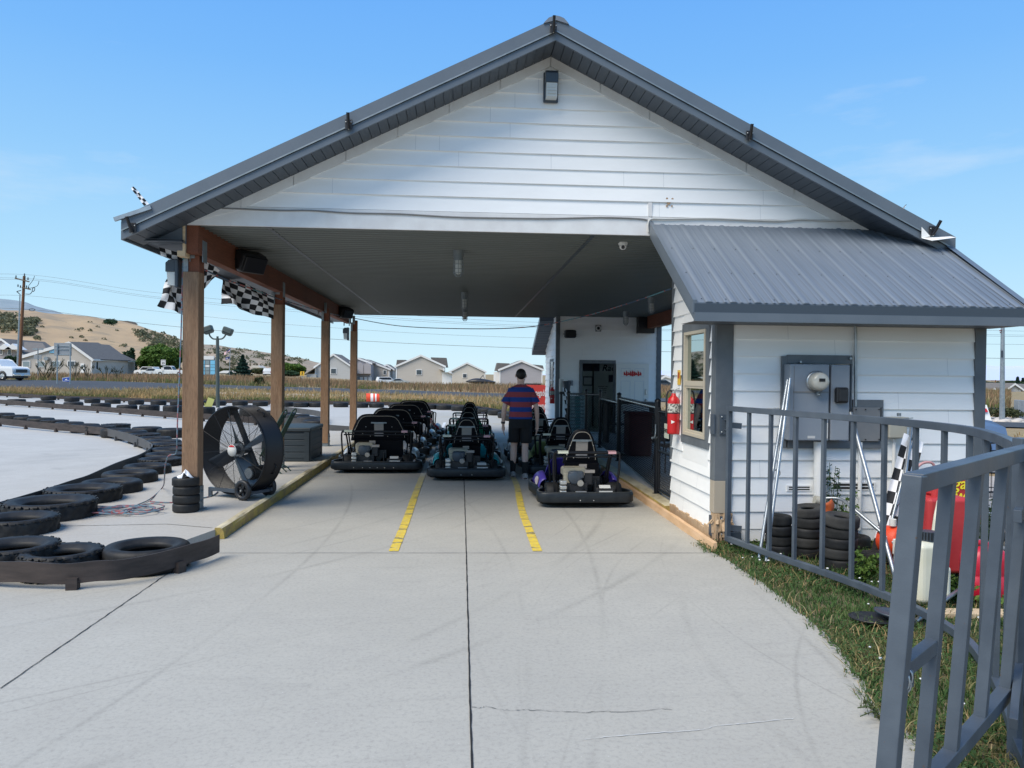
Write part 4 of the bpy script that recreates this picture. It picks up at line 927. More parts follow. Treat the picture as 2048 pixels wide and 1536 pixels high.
for k, (px, py) in enumerate(curve):
 p = AZ(px, py, .21); p.z = 0; R = .345 if k < 9 else .36
 tyre(('black road tyre behind the curve of the middle steel barrier' if k < 9 else 'black tyre lying along the straight part of the middle steel barrier') if k < 17 else 'black tyre lying between the two middle steel barriers', p, R, .21, 'road' if k % 3 else 'block', 'rubber', G1 if k < 17 else 'tyres between the two middle barriers')
G2 = 'tyres lying along the second barrier'
for px, py in ((33, 800), (90, 803), (147, 806), (202, 808), (254, 812), (299, 812), (346, 813), (410, 816), (455, 818), (500, 820), (545, 824), (570, 827), (596, 831), (618, 836), (632, 843)):
 p = AZ(px, py, .22); p.z = 0; tyre('black tyre lying behind the second steel barrier from the road', p, .38, .26, 'road', 'rubber', G2)
G3 = 'tyres lying along the far barrier by the grass'
for px, py in ((-20, 787), (47, 789), (92, 793), (139, 795.5), (180, 798), (221, 799.5), (268, 801), (313, 802), (352, 802.5), (393, 803), (433, 803), (477, 803), (518, 804), (570, 805), (600, 806), (631, 806), (680, 806), (720, 807), (752, 807), (793, 808), (828, 808.5), (860, 810), (888, 811), (918, 813), (945, 815), (973, 818), (994, 821), (1015, 826), (1030, 831), (1045, 836)):
 p = AZ(px, py, .2); p.z = 0; tyre('black tyre lying behind the far steel barrier next to the dry grass', p+Vector((0, .25, 0)), .36, .22, 'slick', 'rubber', G3)
def rail(px, label, z0=.03, z1=.19, m_='rust_steel', n=6, cl=False, splits=(), th=.012, foot=True, raw=None):
 P = [AZ(x, y, z0) for x, y in px] if raw is None else [Vector(p) for p in raw]
 P = catmull(P, n); t = thing('steel_barrier', label, 'barrier', (P[0].x, P[0].y, 0))
 cut = [0]+[int(s*(len(P)-1)) for s in splits]+[len(P)-1]
 for a, b in zip(cut, cut[1:]):
  mb = MB(); vs = []; Q = P[a:b+1]
  for i, p in enumerate(Q):
   d = (Q[min(i+1, len(Q)-1)]-Q[max(i-1, 0)]); d.z = 0; d.normalize(); w = Vector((-d.y, d.x, 0))*th/2
   for z, s in ((z0, 1), (z1, 1), (z1, -1), (z0, -1)): vs.append((p.x+w.x*s, p.y+w.y*s, z+.006*sin(i*.35)))
  fs = [(i*4+k, i*4+(k+1) % 4, (i+1)*4+(k+1) % 4, (i+1)*4+k) for i in range(len(Q)-1) for k in range(4)]+[(0, 1, 2, 3), tuple(4*(len(Q)-1)+k for k in (3, 2, 1, 0))]
  mb.add(vs, fs); mb.build('rail', M[m_], t)
 if foot:
  step = max(1, int(1.4/max(.05, (P[1]-P[0]).length)))
  for i in range(step//2, len(P)-1, step):
   mb = MB(); p = P[i]; d = (P[min(i+1, len(P)-1)]-P[i-1]); d.z = 0; d.normalize(); mb.bar((p.x-d.x*.04, p.y-d.y*.04, z0/2+.02), (p.x+d.x*.04, p.y+d.y*.04, z0/2+.02), .07, z0+.05); mb.build('foot', M[m_], t)
 return t
rail([(-150, 1130), (-60, 1156), (0, 1163), (60, 1166), (130, 1167), (190, 1164), (250, 1157), (350, 1136), (400, 1119), (438, 1104)], 'nearest dark steel barrier, a low band curving round three tyres', .045, .20, n=8)
rail([(-60, 840), (0, 849), (80, 857), (175, 866), (215, 872)], 'brown steel barrier with a straight run, middle one on the left', .05, .23)
rail([(215, 872), (255, 883), (285, 894), (303, 906), (302, 915), (285, 926), (262, 937), (225, 953), (180, 974), (150, 986), (90, 1009), (0, 1036), (-80, 1056)], 'grey steel barrier curving in front of the long row of tyres', .05, .23, 'grey_steel')
rail([(-60, 803), (0, 808), (90, 815), (180, 822), (270, 829), (358, 836), (430, 841), (500, 846), (560, 849)], 'long brown steel barrier, second from the road on the left', .05, .25, splits=(.33, .66))
rail([(560, 849), (610, 850), (640, 848), (650, 842), (640, 834), (610, 828), (560, 822)], 'steel barrier bending round the tip of the tyre island behind the storage box', .05, .25, 'grey_steel')
rail([(-60, 787), (0, 792), (100, 797), (200, 801), (300, 804.5), (430, 806), (560, 808), (700, 810), (850, 812.5), (950, 820), (1000, 828), (1040, 838), (1060, 846), (1075, 858)], 'farthest brown steel barrier running along the edge of the dry grass', .05, .24, splits=(.2, .4, .6, .8))
rail([(590, 856), (640, 860), (700, 864)], 'short dark steel barrier end behind the third timber post', .06, .22, 'grey_steel')
# small debris by the deck: pale pipe ends and cord coil
mb = MB(); a = AZ(192, 1040, .05); b = AZ(218, 1036, .05); mb.cyl(a, b, .035, 14); mb.cyl(a, b, .028, 14, caps=False); o = mb.build('pipe_end', M['cord_white']); tag(o, 'short pale pipe end lying beside the coiled cord', 'pipe')
mb = MB(); a = AZ(100, 1076, .05); b = AZ(122, 1066, .05); mb.box((a+b)/2, (.16, .10, .07), Matrix.Rotation(.5, 3, 'Z')); o = mb.build('stone_block', M['gravel'], bevel=.02); tag(o, 'small pale stone block at the corner of the deck', 'stone')
pts = []
cc = AZ(245, 1022, .11)
for k in range(60):
 a = k*.62; rr = .17+.05*sin(k*1.7); pts.append(cc+Vector((cos(a)*rr*1.7-.15*sin(k*.21), sin(a)*rr*1.2+.05*sin(k*.5), .008+.02*(k % 3)/3+.002*(k % 7))))
pts += [AZ(270, 1012, .11), AZ(300, 998, .11), AZ(325, 975, .11), AX(329, 955, -3.4), AX(330, 935, -3.3), AX(337, 912, -3.2), AX(352, 907, -3.12), AX(354, 880, -3.08), AX(355, 840, -3.08), AX(357, 800, -3.08), AX(361, 700, -3.08), AX(364, 600, -3.08), AX(366, 520, -3.08)]
mb = MB(); mb.tube(catmull(pts, 4), .0075, 6); o = mb.build('cord', M['cord_blue']); tag(o, 'blue and red cord coiled on the deck and climbing the front timber post', 'cord')
mb = MB(); mb.tube(catmull([AZ(300, 1003, .11), AZ(340, 1005, .105), AZ(380, 1001, .105), AZ(405, 996, .105), AZ(425, 991, .105), AZ(436, 983, .105)], 5), .0075, 6); o = mb.build('cord', M['cord_blue']); tag(o, 'blue cord running along the deck from the post to the drum fan', 'cord')
# stack of slick tyres with a rag on top
ps = AZ(363, 1026, .10); ps.y += .13
for k in range(4): tyre(['lowest', 'second lowest', 'second highest', 'topmost'][k]+' slick kart tyre in the stack at the foot of the front timber post', (ps.x+rnd.uniform(-.006, .006), ps.y+.0, .097+k*.095), .142, .094, 'slick', 'rubber', 'slick kart tyres stacked by the front post')
mb = MB()
def rag(u, v): a = u*2*pi; r = v*.075*(1+.35*sin(3*a+1)+.2*sin(5*a)); return (ps.x+r*cos(a), ps.y-.02+r*sin(a), .48+.075*(1-v)**1.3+.012*sin(4*a+v*5))
mb.grid(rag, 22, 7, mif=lambda i, j: 1 if (i % 8 < 3 and j > 2) else 0); o = mb.build('rag', [M['cloth_white'], M['cloth_check']], solid=.003); tag(o, 'crumpled black and white rag on top of the tyre stack', 'rag')
# ================================================================ KARTS
def kart(wide, pod, label, group):
 w = .37 if not wide else .50; bw = .60 if not wide else .74; t = thing('go_kart', label, 'go-kart', (0, 0, 0), group=group)
 L = True
 out = [(0, -.01), (.30, -.005), (.50, .01), (.575, .05), (.60, .13), (.585, .28), (.53, .42), (.515, .56), (.575, .74), (.605, .95), (.60, 1.15), (.535, 1.32), (.49, 1.48), (.46, 1.68), (.36, 1.84), (.18, 1.90), (0, 1.91)]
 sx_ = bw/.60; half = [(x*sx_, y) for x, y in out]; loop = half+[(-x, y) for x, y in reversed(half[1:-1])]
 P = catmull([(x, y, 0) for x, y in loop], 4, True); N = len(P); mb = MB(); vs = []
 for i, p in enumerate(P):
  d = (P[(i+1) % N]-P[i-1]).normalized(); nrm = Vector((d.y, -d.x, 0))
  for (o_, z) in ((0, .065), (.012, .085), (.012, .175), (.0, .198), (-.022, .198), (-.026, .185), (-.026, .075)): q_ = p+nrm*o_; vs.append((q_.x, q_.y, z))
 mb.add(vs, [(i*7+k, i*7+(k+1) % 7, ((i+1) % N)*7+(k+1) % 7, ((i+1) % N)*7+k) for i in range(N) for k in range(7)], 0, True); bu = mb.build('bumper', M['bumper'], t, L)
 mb = MB(); vs = []
 for i, p in enumerate(P):
  d = (P[(i+1) % N]-P[i-1]).normalized(); nrm = Vector((d.y, -d.x, 0))
  for (o_, z) in ((.003, .199), (-.006, .2015), (-.020, .199)): q_ = p+nrm*o_; vs.append((q_.x, q_.y, z))
 mb.add(vs, [(i*3+k, i*3+k+1, ((i+1) % N)*3+k+1, ((i+1) % N)*3+k) for i in range(N) for k in range(2)]); mb.build('edge_strip', M['edge_grey'], bu, L)
 mb = MB()
 for x in ((-.30, -.18, -.08, .02, .12, .24) if wide else (-.07, .07)): mb.ball((x*1.2, -.0225, .10), .008, 8, 4)
 mb.build('bolt', M['silver'], bu, L)
 mb = MB(); mb.add([(p.x*.95, .04+(p.y-.04)*.97, .062) for p in P]+[(p.x*.95, .04+(p.y-.04)*.97, .05) for p in P], [tuple(range(N)), tuple(range(2*N-1, N-1, -1))]); mb.bx(-.30*sx_, .30*sx_, .5, 1.5, .062, .075); mb.build('floor_pan', M['black'], t, L)
 # frame
 mb = MB(); z1 = .69; hw = .40 if not wide else .55
 mb.tube([(-hw, .02, z1), (hw, .02, z1)], .020, 8); mb.tube([(-hw+.02, .035, z1-.055), (-hw+.06, .035, z1-.05), (hw-.06, .035, z1-.05), (hw-.02, .035, z1-.055)], .012, 6)
 for s in (-1, 1):
  mb.tube(catmull([(s*hw, .02, z1), (s*(hw+.015), .03, z1-.05), (s*(hw+.012), .06, .45), (s*(hw-.02), .10, .10)], 4), .014, 7)
  mb.tube(catmull([(s*(hw-.005), .03, z1-.01), (s*(hw+.01), .35, z1-.03), (s*(hw+.015), .52, z1-.08), (s*(hw-.01), .60, .40), (s*(hw-.03), .64, .12)], 4), .014, 7)
  mb.tube([(s*(hw-.10), .55, .10), (s*(hw-.05), .35, z1-.04)], .012, 6)
 mb.tube([(.12, .06, .08), (.12, .07, .34)], .016, 6); mb.bx(-hw+.02, hw-.02, .40, .43, .10, .16)
 for s in (-1, 1): mb.bx(s*.30-.02, s*.30+.02, .1, 1.7, .066, .10)
 mb.build('roll_bar', M['frame_black'], t, L)
 mb = MB(); mb.bx(-hw+.03, -hw+.16, .0, .04, z1+.0205, z1+.024); mb.bx(-hw+.03, -hw+.16, -.021, -.0195, z1-.008, z1+.02); mb.build('sticker', M['sticker_cream'], t, L)
 mb = MB(); mb.bx(hw-.14, hw-.04, -.0225, -.0200, z1-.012, z1+.018); mb.bx(hw-.14, hw-.04, .0, .035, z1+.0205, z1+.024); mb.build('sticker', M['sticker_pink'], t, L)
 # seat back shell
 sw = .235 if not wide else .43; top = .955; y0_ = .50; nose_r = sw*.98 if not wide else .24
 def arch(k, n, ins=0):
  # outline of the shell from lower left over the top to lower right
  W2 = sw-ins; hh = top-ins; base = .50
  if wide:
   pts = [(-W2*1.12, .50), (-W2*1.05, .66), (-W2*.98, hh-.20), (-W2*.80, hh-.06), (-W2*.55, hh), (0, hh+.004), (W2*.55, hh), (W2*.80, hh-.06), (W2*.98, hh-.20), (W2*1.05, .66), (W2*1.12, .50)]
  else: pts = [(-W2*1.0, .50), (-W2*.86, .66), (-W2*.68, hh-.14), (-W2*.50, hh-.05), (-W2*.28, hh-.008), (0, hh), (W2*.28, hh-.008), (W2*.50, hh-.05), (W2*.68, hh-.14), (W2*.86, .66), (W2*1.0, .50)]
  return catmull([(x, 0, z) for x, z in pts], n)
 A = arch(0, 5); B = arch(0, 5, .045)
 yb = lambda z: y0_-(z-.5)*.22
 mb = MB(); n_ = len(A)
 vs = [(p.x, yb(p.z), p.z) for p in A]+[(p.x, yb(p.z)-.035, p.z) for p in B]+[(p.x*.96, yb(p.z)+.10, p.z-.01) for p in A]
 mb.add(vs, [(i, i+1, n_+i+1, n_+i) for i in range(n_-1)]+[(2*n_+i, 2*n_+i+1, i+1, i) for i in range(n_-1)]+[tuple(range(n_, 2*n_))], 0, False)
 mb.box((0, .44, .34), (sw*1.9, .06, .36), Matrix.Rotation(.15, 3, 'X')); mb.rbox((0, .72, .20), (sw*1.9, .48, .14), .05)
 mb.rbox((0, .60, .62), (sw*1.35, .08, .46), .04, Matrix.Rotation(.2, 3, 'X'))
 seat = mb.build('seat', M['seat'], t, L)
 mb = MB(); Cc = arch(0, 5, .035); mb.tube([(p.x, yb(p.z)-.032, p.z) for p in Cc[2:-2]], .0045, 5); mb.build('piping', M['piping'], seat, L)
 mb = MB(); mb.bx(-.085, .085, yb(.84)-.05, yb(.84)-.037, .795, .815); mb.bx(-.13, .13, yb(.84)-.045, yb(.84)-.038, .80, .822); mb.build('label_clip', M['galv_plate'], seat, L)
 mb = MB(); R_ = Matrix.Rotation(.216, 3, 'X'); mb.box((0, yb(.73)-.043, .735), (.155, .004, .125), R_); mb.build('warning_label', M['label_tan'], seat, L)
 mb = MB(); mb.box((0, yb(.64)-.043, .625), (.15, .004, .09), R_); mb.build('warning_label', M['label_grey'], seat, L)
 mb = MB()
 for (x, z) in ((-.15, .74), (.15, .74), (-.19, .62), (.19, .62), (-.10, .58), (.10, .58)): mb.ball((x*(1.45 if wide else 1), yb(z)-.04, z), .008, 8, 4)
 mb.build('bolt', M['silver'], seat, L)
 # engine
 ex = -.12 if not wide else -.20
 mb = MB(); mb.bx(ex-.13, ex+.15, .12, .40, .10, .30); mb.cyl((ex+.0, .10, .24), (ex+.0, .20, .24), .085, 16); mb.rbox((ex+.16, .22, .36), (.12, .16, .20), .02); mb.rbox((ex+.02, .2, .40), (.13, .14, .10), .03)
 mb.cyl((ex+.30, .3, .16), (ex+.30, .42, .16), .07, 14); mb.bx(ex+.16, ex+.34, .30, .33, .10, .36)
 for k in range(6): mb.bx(ex-.02, ex+.12, .105, .16, .12+k*.02, .128+k*.02)
 eng = mb.build('engine', M['black'], t, L, bevel=.004)
 mb = MB(); mb.rbox((ex-.01, .26, .43), (.30, .24, .11), .03); mb.rbox((ex-.10, .18, .34), (.10, .10, .16), .02); mb.build('fuel_tank', M['engine_cream'], eng, L)
 mb = MB(); mb.lathe([(.0, -.02), (.075, -.015), (.085, .0), (.085, .05), (.07, .06), (.0, .062)], (ex-.02, .13, .37), (0, -1, 0), n=18); mb.rbox((ex-.0, .11, .40), (.20, .08, .10), .03); mb.build('air_filter', M['gutter'], eng, L)
 mb = MB()
 for k in range(4): mb.rbox((ex-.165, .10, .125+k*.062), (.085, .12, .050), .012)
 mb.bx(ex-.01, ex+.13, .06, .10, .15, .20); mb.cyl((ex+.05, .06, .30), (ex+.05, .14, .32), .04, 12); mb.build('exhaust', M['silver'], eng, L, bevel=.003)
 mb = MB(); mb.bx(ex+.0, ex+.045, .052, .0605, .165, .185); mb.build('switch_plate', M['black'], eng, L)
 mb = MB(); mb.rbox((ex+.105, .05, .175), (.035, .02, .02), .005); mb.build('kill_switch', M['red_paint'], eng, L)
 mb = MB(); mb.bx(ex+.11, ex+.24, .117, .121, .425, .465); mb.bx(ex+.06, ex+.16, .25, .255, .47, .52); mb.build('engine_label', M['label_tan'], eng, L)
 mb = MB(); mb.rbox((.24*sx_, .14, .17), (.24, .22, .16), .02); mb.build('battery_cover', M['black'], t, L)
 mb = MB(); R_ = Matrix.Rotation(-.5, 3, 'X'); mb.box((.245*sx_, .022, .165), (.17, .003, .095), Matrix.Rotation(-.1, 3, 'X')); mb.box((.235*sx_, .05, .262), (.14, .003, .06), Matrix.Rotation(-1.0, 3, 'X')); mb.build('warning_label', M['label_white'], t, L)
 # wheels
 for (x, y, r, wd) in ((-.40*sx_, .30, .142, .17), (.40*sx_, .30, .142, .17), (-.42*sx_, 1.45, .13, .12), (.42*sx_, 1.45, .13, .12)):
  mb = MB(); mb.lathe([(r*.5, -wd/2), (r*.9, -wd/2), (r, -wd*.36), (r, wd*.36), (r*.9, wd/2), (r*.5, wd/2)], (x, y, r), (1, 0, 0), n=26); wh = mb.build('wheel', M['rubber'], t, L)
  mb = MB(); mb.lathe([(0, -wd*.3), (r*.42, -wd*.3), (r*.5, -wd*.46), (r*.5, wd*.46), (r*.42, wd*.3), (0, wd*.3)], (x, y, r), (1, 0, 0), n=18); mb.build('rim', M['galv_plate'], wh, L)
 mb = MB(); mb.cyl((-.40*sx_, .30, .142), (.40*sx_, .30, .142), .018, 8); mb.cyl((-.42*sx_, 1.45, .13), (.42*sx_, 1.45, .13), .014, 8); mb.build('axle', M['galv_plate'], t, L)
 # side pods and nose in colour
 for s in (-1, 1):
  mb = MB()
  def podf(u, v, s=s):
   y = .55+u*.85; hgt = .20+.09*sin(pi*min(1, u*1.1))**.8-.05*u; zc = .17; a = v*pi; xw = (.10+.03*sin(pi*u))
   return (s*(.44*sx_+xw*sin(a)*(.9)+.00), y, .085+hgt*(.5-.5*cos(a)))
  mb.grid(podf, 14, 10); pd = mb.build('side_pod', M[pod], t, L, solid=.006)
  mb = MB(); vs = [];  
  for k in range(20):
   a = 2*pi*k/20; u = .20+.12*cos(a); v = .60+.14*sin(a); p = podf(u, v); vs.append((p[0]+s*.012, p[1]-.006, p[2]+.004))
  mb.add(vs, [tuple(range(20))]); mb.build('round_sticker', M['sticker_white'], pd, L)
 mb = MB()
 def nosef(u, v):
  a = (u-.5)*pi*.9; return (sin(a)*.40*(1-.25*v)*sx_, 1.15+.66*cos(a)*(1-.10*v), .19+.26*v**.7)
 mb.grid(nosef, 16, 6); mb.build('nose', M[pod], t, L, solid=.006)
 mb = MB(); 
 for sxx in ((0,) if not wide else (-.22,)):
  c = Vector((sxx, 1.02, .50)); ax = Vector((0, -.85, .5)).normalized(); u = Vector((1, 0, 0)); w2 = ax.cross(u)
  mb.tube([c+(u*cos(2*pi*k/20)+w2*sin(2*pi*k/20))*.145 for k in range(20)], .013, 6, closed=True); mb.cyl(c, c-ax*.42, .014, 8); mb.bar(c-u*.14, c+u*.14, .03, .012)
 mb.build('steering_wheel', M['black'], t, L)
 mb = MB(); mb.tube([(-.34*sx_, .66, .12), (-.36*sx_, .85, .26), (-.32*sx_, 1.0, .30)], .012, 6); mb.tube([(.34*sx_, .66, .12), (.36*sx_, .85, .26), (.32*sx_, 1.0, .30)], .012, 6); mb.build('arm_rail', M['frame_black'], t, L)
 return t
mk('bumper', (.009, .013, .018), .42, c2=(.020, .025, .03), scale=7, bump=.2, bscale=50, spec=.35)
mk('seat', (.003, .004, .007), .5, spec=.15); mk('edge_grey', (.10, .11, .115), .45); mk('label_tan', (.36, .33, .30), .6, c2=(.26, .24, .22), scale=50, stretch=(.3, .3, 3))
mk('sticker_white', (.62, .60, .58), .5, c2=(.5, .35, .35), scale=25); mk('red_white', (.55, .03, .04), .35, c2=(.7, .68, .66), scale=5, lo=.48, hi=.52)
GL, GM, GRR = 'double karts parked in the left row', 'single karts parked in the middle row', 'single karts parked in the right row'
def number(k, s, side=-1):
 pass
k1 = kart(True, 'car_white', 'double go-kart with a wide seat back at the front of the left row', GL); k1.location = (-1.36, 12.72, 0)
k2 = kart(False, 'teal', 'go-kart with teal side pods at the front of the middle row', GM); k2.location = (.115, 11.85, 0)
k3 = kart(False, 'purple', 'go-kart with purple side pods, nearest to the camera', GRR); k3.location = (1.585, 9.44, 0); k3.rotation_euler.z = radians(.6)
def recolor(root, m_):
 for c in root.children:
  if c.name.startswith(('side_pod', 'nose')): c.data = c.data.copy(); c.data.materials[0] = M[m_]
k = dup(k1, (-1.33, 15.0, 0), 0, 'double go-kart second in the left row, just behind the front one'); recolor(k, 'car_white')
k = dup(k1, (-1.27, 17.3, 0), radians(-3), 'double go-kart third in the left row, set slightly to the right'); recolor(k, 'car_white')
k = dup(k1, (-1.22, 19.5, 0), radians(-5), 'rearmost double go-kart of the left row, with red and white pods'); recolor(k, 'red_white')
k = dup(k2, (.17, 14.3, 0), radians(1), 'go-kart second in the middle row, behind the teal one'); recolor(k, 'black')
k = dup(k2, (.20, 16.5, 0), radians(-1), 'go-kart third in the middle row, with green side pods'); recolor(k, 'green_pod')
k = dup(k2, (.26, 18.9, 0), radians(1), 'rearmost go-kart of the middle row'); recolor(k, 'green_pod')
k = dup(k3, (1.70, 12.25, 0), radians(3), 'go-kart with lime green side pods, second in the right row'); recolor(k, 'lime')
k = dup(k3, (1.50, 14.05, 0), radians(0), 'go-kart third in the right row, beside the walking person'); recolor(k, 'car_white')
k = dup(k3, (1.72, 16.5, 0), radians(0), 'rearmost go-kart of the right row, by the office corner'); recolor(k, 'lime')
# ================================================================ DRUM FAN
fx, fy = -2.70, 9.75; nf = Vector((-.5, -.87, 0)).normalized(); uf = Vector((0, 0, 1)).cross(nf).normalized()*-1; RF = .54
t = thing('drum_fan', 'large black drum fan on two wheels standing beside the front timber post', 'fan', (fx, fy, .097)); C0 = Vector((fx, fy, .097+.585))
uf = -nf.cross(Vector((0, 0, 1))).normalized()
def fp(r, a, d): return C0+(uf*cos(a)+Vector((0, 0, 1))*sin(a))*r+nf*d
DF, DB = .145, -.145
mb = MB(); n = 64
for k in range(n):
 a, b = 2*pi*k/n, 2*pi*(k+1)/n
 for r, s in ((RF, 1), (RF-.012, -1)):
  f = [fp(r, a, DF), fp(r, b, DF), fp(r, b, DB), fp(r, a, DB)]; mb.add(f if s < 0 else f[::-1], [(0, 1, 2, 3)], 0, True)
 for d in (DF, DB): mb.add([fp(RF, a, d), fp(RF, b, d), fp(RF-.012, b, d), fp(RF-.012, a, d)], [(0, 1, 2, 3)])
for d in (DF, DB): mb.tube([fp(RF, 2*pi*k/48, d) for k in range(48)], .011, 6, closed=True)
for k in (1.0, -.4): mb.tube([fp(RF+.0, k-.12, -.02), fp(RF+.035, k-.08, -.02), fp(RF+.035, k+.08, -.02), fp(RF, k+.12, -.02)], .008, 6)
mb.build('drum', M['fan_black'] if 'fan_black' in M else M['frame_black'], t, weld=True)
for d in (DF+.004, DB-.004):
 mb = MB()
 for k in range(12): a = 2*pi*k/12+.1; mb.tube([fp(.07, a, d), fp(RF, a, d)], .0032, 4)
 for k in range(30): r = .09+k*.0155; mb.tube([fp(r, 2*pi*q_/44, d) for q_ in range(44)], .0021 if d > 0 else .0019, 3, closed=True)
 gr_ = mb.build('grille', M['frame_black'], t)
 if d > 0:
  mb = MB(); mb.lathe([(0, 0), (.072, 0), (.072, .008), (0, .010)], fp(0, 0, d), nf, n=24); lb = mb.build('hub_label', M['label_white'], gr_)
  mb = MB(); mb.add([fp(.068*1, a_, d+.0125) for a_ in [radians(40+x*10) for x in range(11)]], [tuple(range(11))]); mb.build('hub_label_top', M['red_paint'], gr_)
for k in range(2):
 for kk in range(1):
  a = radians(115+180*k); mb = MB()
  def blade(u, v, a=a): r = .08+u*.43; return fp(r, a+(v-.5)*(.55/(.5+u*1.6)), .02+(v-.5)*-.16*(1.1-u*.4))
  mb.grid(blade, 8, 5); mb.build('blade', M['fan_blade'], t, solid=.004)
  a = radians(25+180*k); mb = MB(); mb.grid(lambda u, v, a=a: fp(.08+u*.43, a+(v-.5)*(.55/(.5+u*1.6)), .02+(v-.5)*-.16*(1.1-u*.4)), 8, 5); mb.build('blade', M['gutter'], t, solid=.004)
mb = MB(); mb.cyl(fp(0, 0, -.10), fp(0, 0, .10), .055, 16); mb.bar(fp(RF, radians(118), -.13), fp(RF, radians(298), -.13), .07, .03, up=tuple(nf)); mb.build('strut', M['gutter'], t)
mb = MB(); mb.cyl(fp(.33, radians(-58), -.18), fp(.33, radians(-58), .02), .085, 16); mb.cyl(fp(.33, radians(-58), .02), fp(.33, radians(-58), .03), .07, 16); mb.build('motor', M['black'], t)
mb = MB(); mb.cyl(fp(.33, radians(-58), .04), fp(.33, radians(-58), .06), .065, 18); mb.build('pulley', M['galv'], t); mb = MB(); mb.cyl(fp(0, 0, .04), fp(0, 0, .06), .10, 18); mb.build('pulley', M['galv'], t)
mb = MB()
for s in (-1, 1):
 mb.bar(C0+uf*s*.30+nf*.18+Vector((0, 0, -.50)), C0+uf*s*.30-nf*.18+Vector((0, 0, -.50)), .05, .035)
for d in (.17, -.17): mb.bar(C0-uf*.34+nf*d+Vector((0, 0, -.49)), C0+uf*.34+nf*d+Vector((0, 0, -.49)), .035, .04)
mb.bar(C0-uf*.34+nf*.17+Vector((0, 0, -.47)), C0-uf*.34+nf*.17+Vector((0, 0, -.585)), .04, .05); mb.bar(C0-uf*.34-nf*.17+Vector((0, 0, -.47)), C0-uf*.34-nf*.17+Vector((0, 0, -.585)), .04, .05)
mb.build('cradle', M['gutter'], t)
for d in (.21, -.21):
 c = C0+uf*.24+nf*d+Vector((0, 0, -.463)); mb = MB(); mb.lathe([(.075, -.022), (.10, -.026), (.122, -.018), (.122, .018), (.10, .026), (.075, .022), (.075, -.022)], c, nf, n=28)
 for k in range(5): a = 2*pi*k/5; e = uf*cos(a)+Vector((0, 0, 1))*sin(a); mb.bar(c+e*.015, c+e*.08, .022, .02, up=tuple(nf))
 mb.cyl(c-nf*.03, c+nf*.03, .026, 12); wh = mb.build('wheel', M['black'], t); mb = MB(); mb.cyl(c+nf*.03*(1 if d > 0 else 1), c+nf*.04, .011, 8); mb.build('wheel_bolt', M['silver'], wh)
# ================================================================ STORAGE BOX, CHAIRS
bx0 = AZ(566, 920, .1); bx1 = AZ(605, 923, .1); bx2 = AZ(643, 905, .1)
t = thing('storage_box', 'dark grey plastic deck box with wood grain panels between the second and third posts', 'storage box', (bx1.x, bx1.y, .097))
ux = Vector((1, -.04, 0)).normalized(); uy = Vector((.04, 1, 0)).normalized()
c0 = Vector((bx1.x, bx1.y, .097)); Wd, Dp, Hh = .95, 1.35, .52; Rm = Matrix((-ux, uy, Vector((0, 0, 1)))).transposed()
Wd = .62; Dp = 1.15
ctr = c0+Vector((-Wd/2+.02, Dp/2, 0))
mb = MB(); mb.rbox(ctr+Vector((0, 0, Hh/2)), (Wd+.2, Dp, Hh), .02)
x0_, x1_, y0_, y1_ = ctr.x-(Wd+.2)/2, ctr.x+(Wd+.2)/2, ctr.y-Dp/2, ctr.y+Dp/2
for k in range(4):
 z = .097+.06+k*.108; mb.rbox((ctr.x, y0_-.006, z+.05), (Wd+.02, .014, .094), .006); mb.rbox((x1_+.006, ctr.y, z+.05), (.014, Dp-.2, .094), .006)
for x in (x0_+.05, x1_-.05): mb.bx(x-.045, x+.045, y0_-.016, y0_, .10, .097+Hh)
for y in (y0_+.05, y1_-.05): mb.bx(x1_, x1_+.016, y-.045, y+.045, .10, .097+Hh)
mb.build('body', M['box_plastic'], t, bevel=.004)
mb = MB(); mb.rbox((ctr.x, ctr.y, .097+Hh+.035), (Wd+.26, Dp+.06, .07), .02); mb.build('lid', M['box_lid'] if 'box_lid' in M else M['box_plastic'], t, bevel=.006)
def fchair(px, py, label, s):
 p = AZ(px, py, .1); t = thing('folding_chair', label, 'chair', p, group='green folding chairs leaning by the second post'); th = radians(62)
 top = p+Vector((.14, .10, .86)); R_ = lambda u, v: p+Vector((-.10, .0, .28))+Vector((.30, .06, .62))*v+Vector((.03, .16, .0))*(u-.5)
 mb = MB(); mb.grid(lambda u, v: R_(u, v)+Vector((0, 0, .0)), 6, 12); mb.build('backrest', M['dark_green'], t, solid=.006)
 mb = MB(); loop = [R_(0, 0), R_(0, .5), R_(0, 1), R_(.2, 1.08), R_(.5, 1.12), R_(.8, 1.08), R_(1, 1), R_(1, .5), R_(1, 0)]; mb.tube(catmull(loop, 4), .010, 6)
 for u in (0, 1):
  b = R_(u, 0); mb.tube(catmull([b, b+Vector((.02, 0, -.16)), b+Vector((.16, -.02, -.20)), b+Vector((.26, -.03, -.285))], 4), .009, 6); mb.tube([b+Vector((.02, 0, -.15)), b+Vector((-.12, .02, -.28))], .009, 6)
 mb.build('frame', M['dark_green'], t); return t
fchair(538, 948, 'green folding chair right behind the drum fan', 1); fchair(558, 942, 'green folding chair on the side of the storage box', 1)
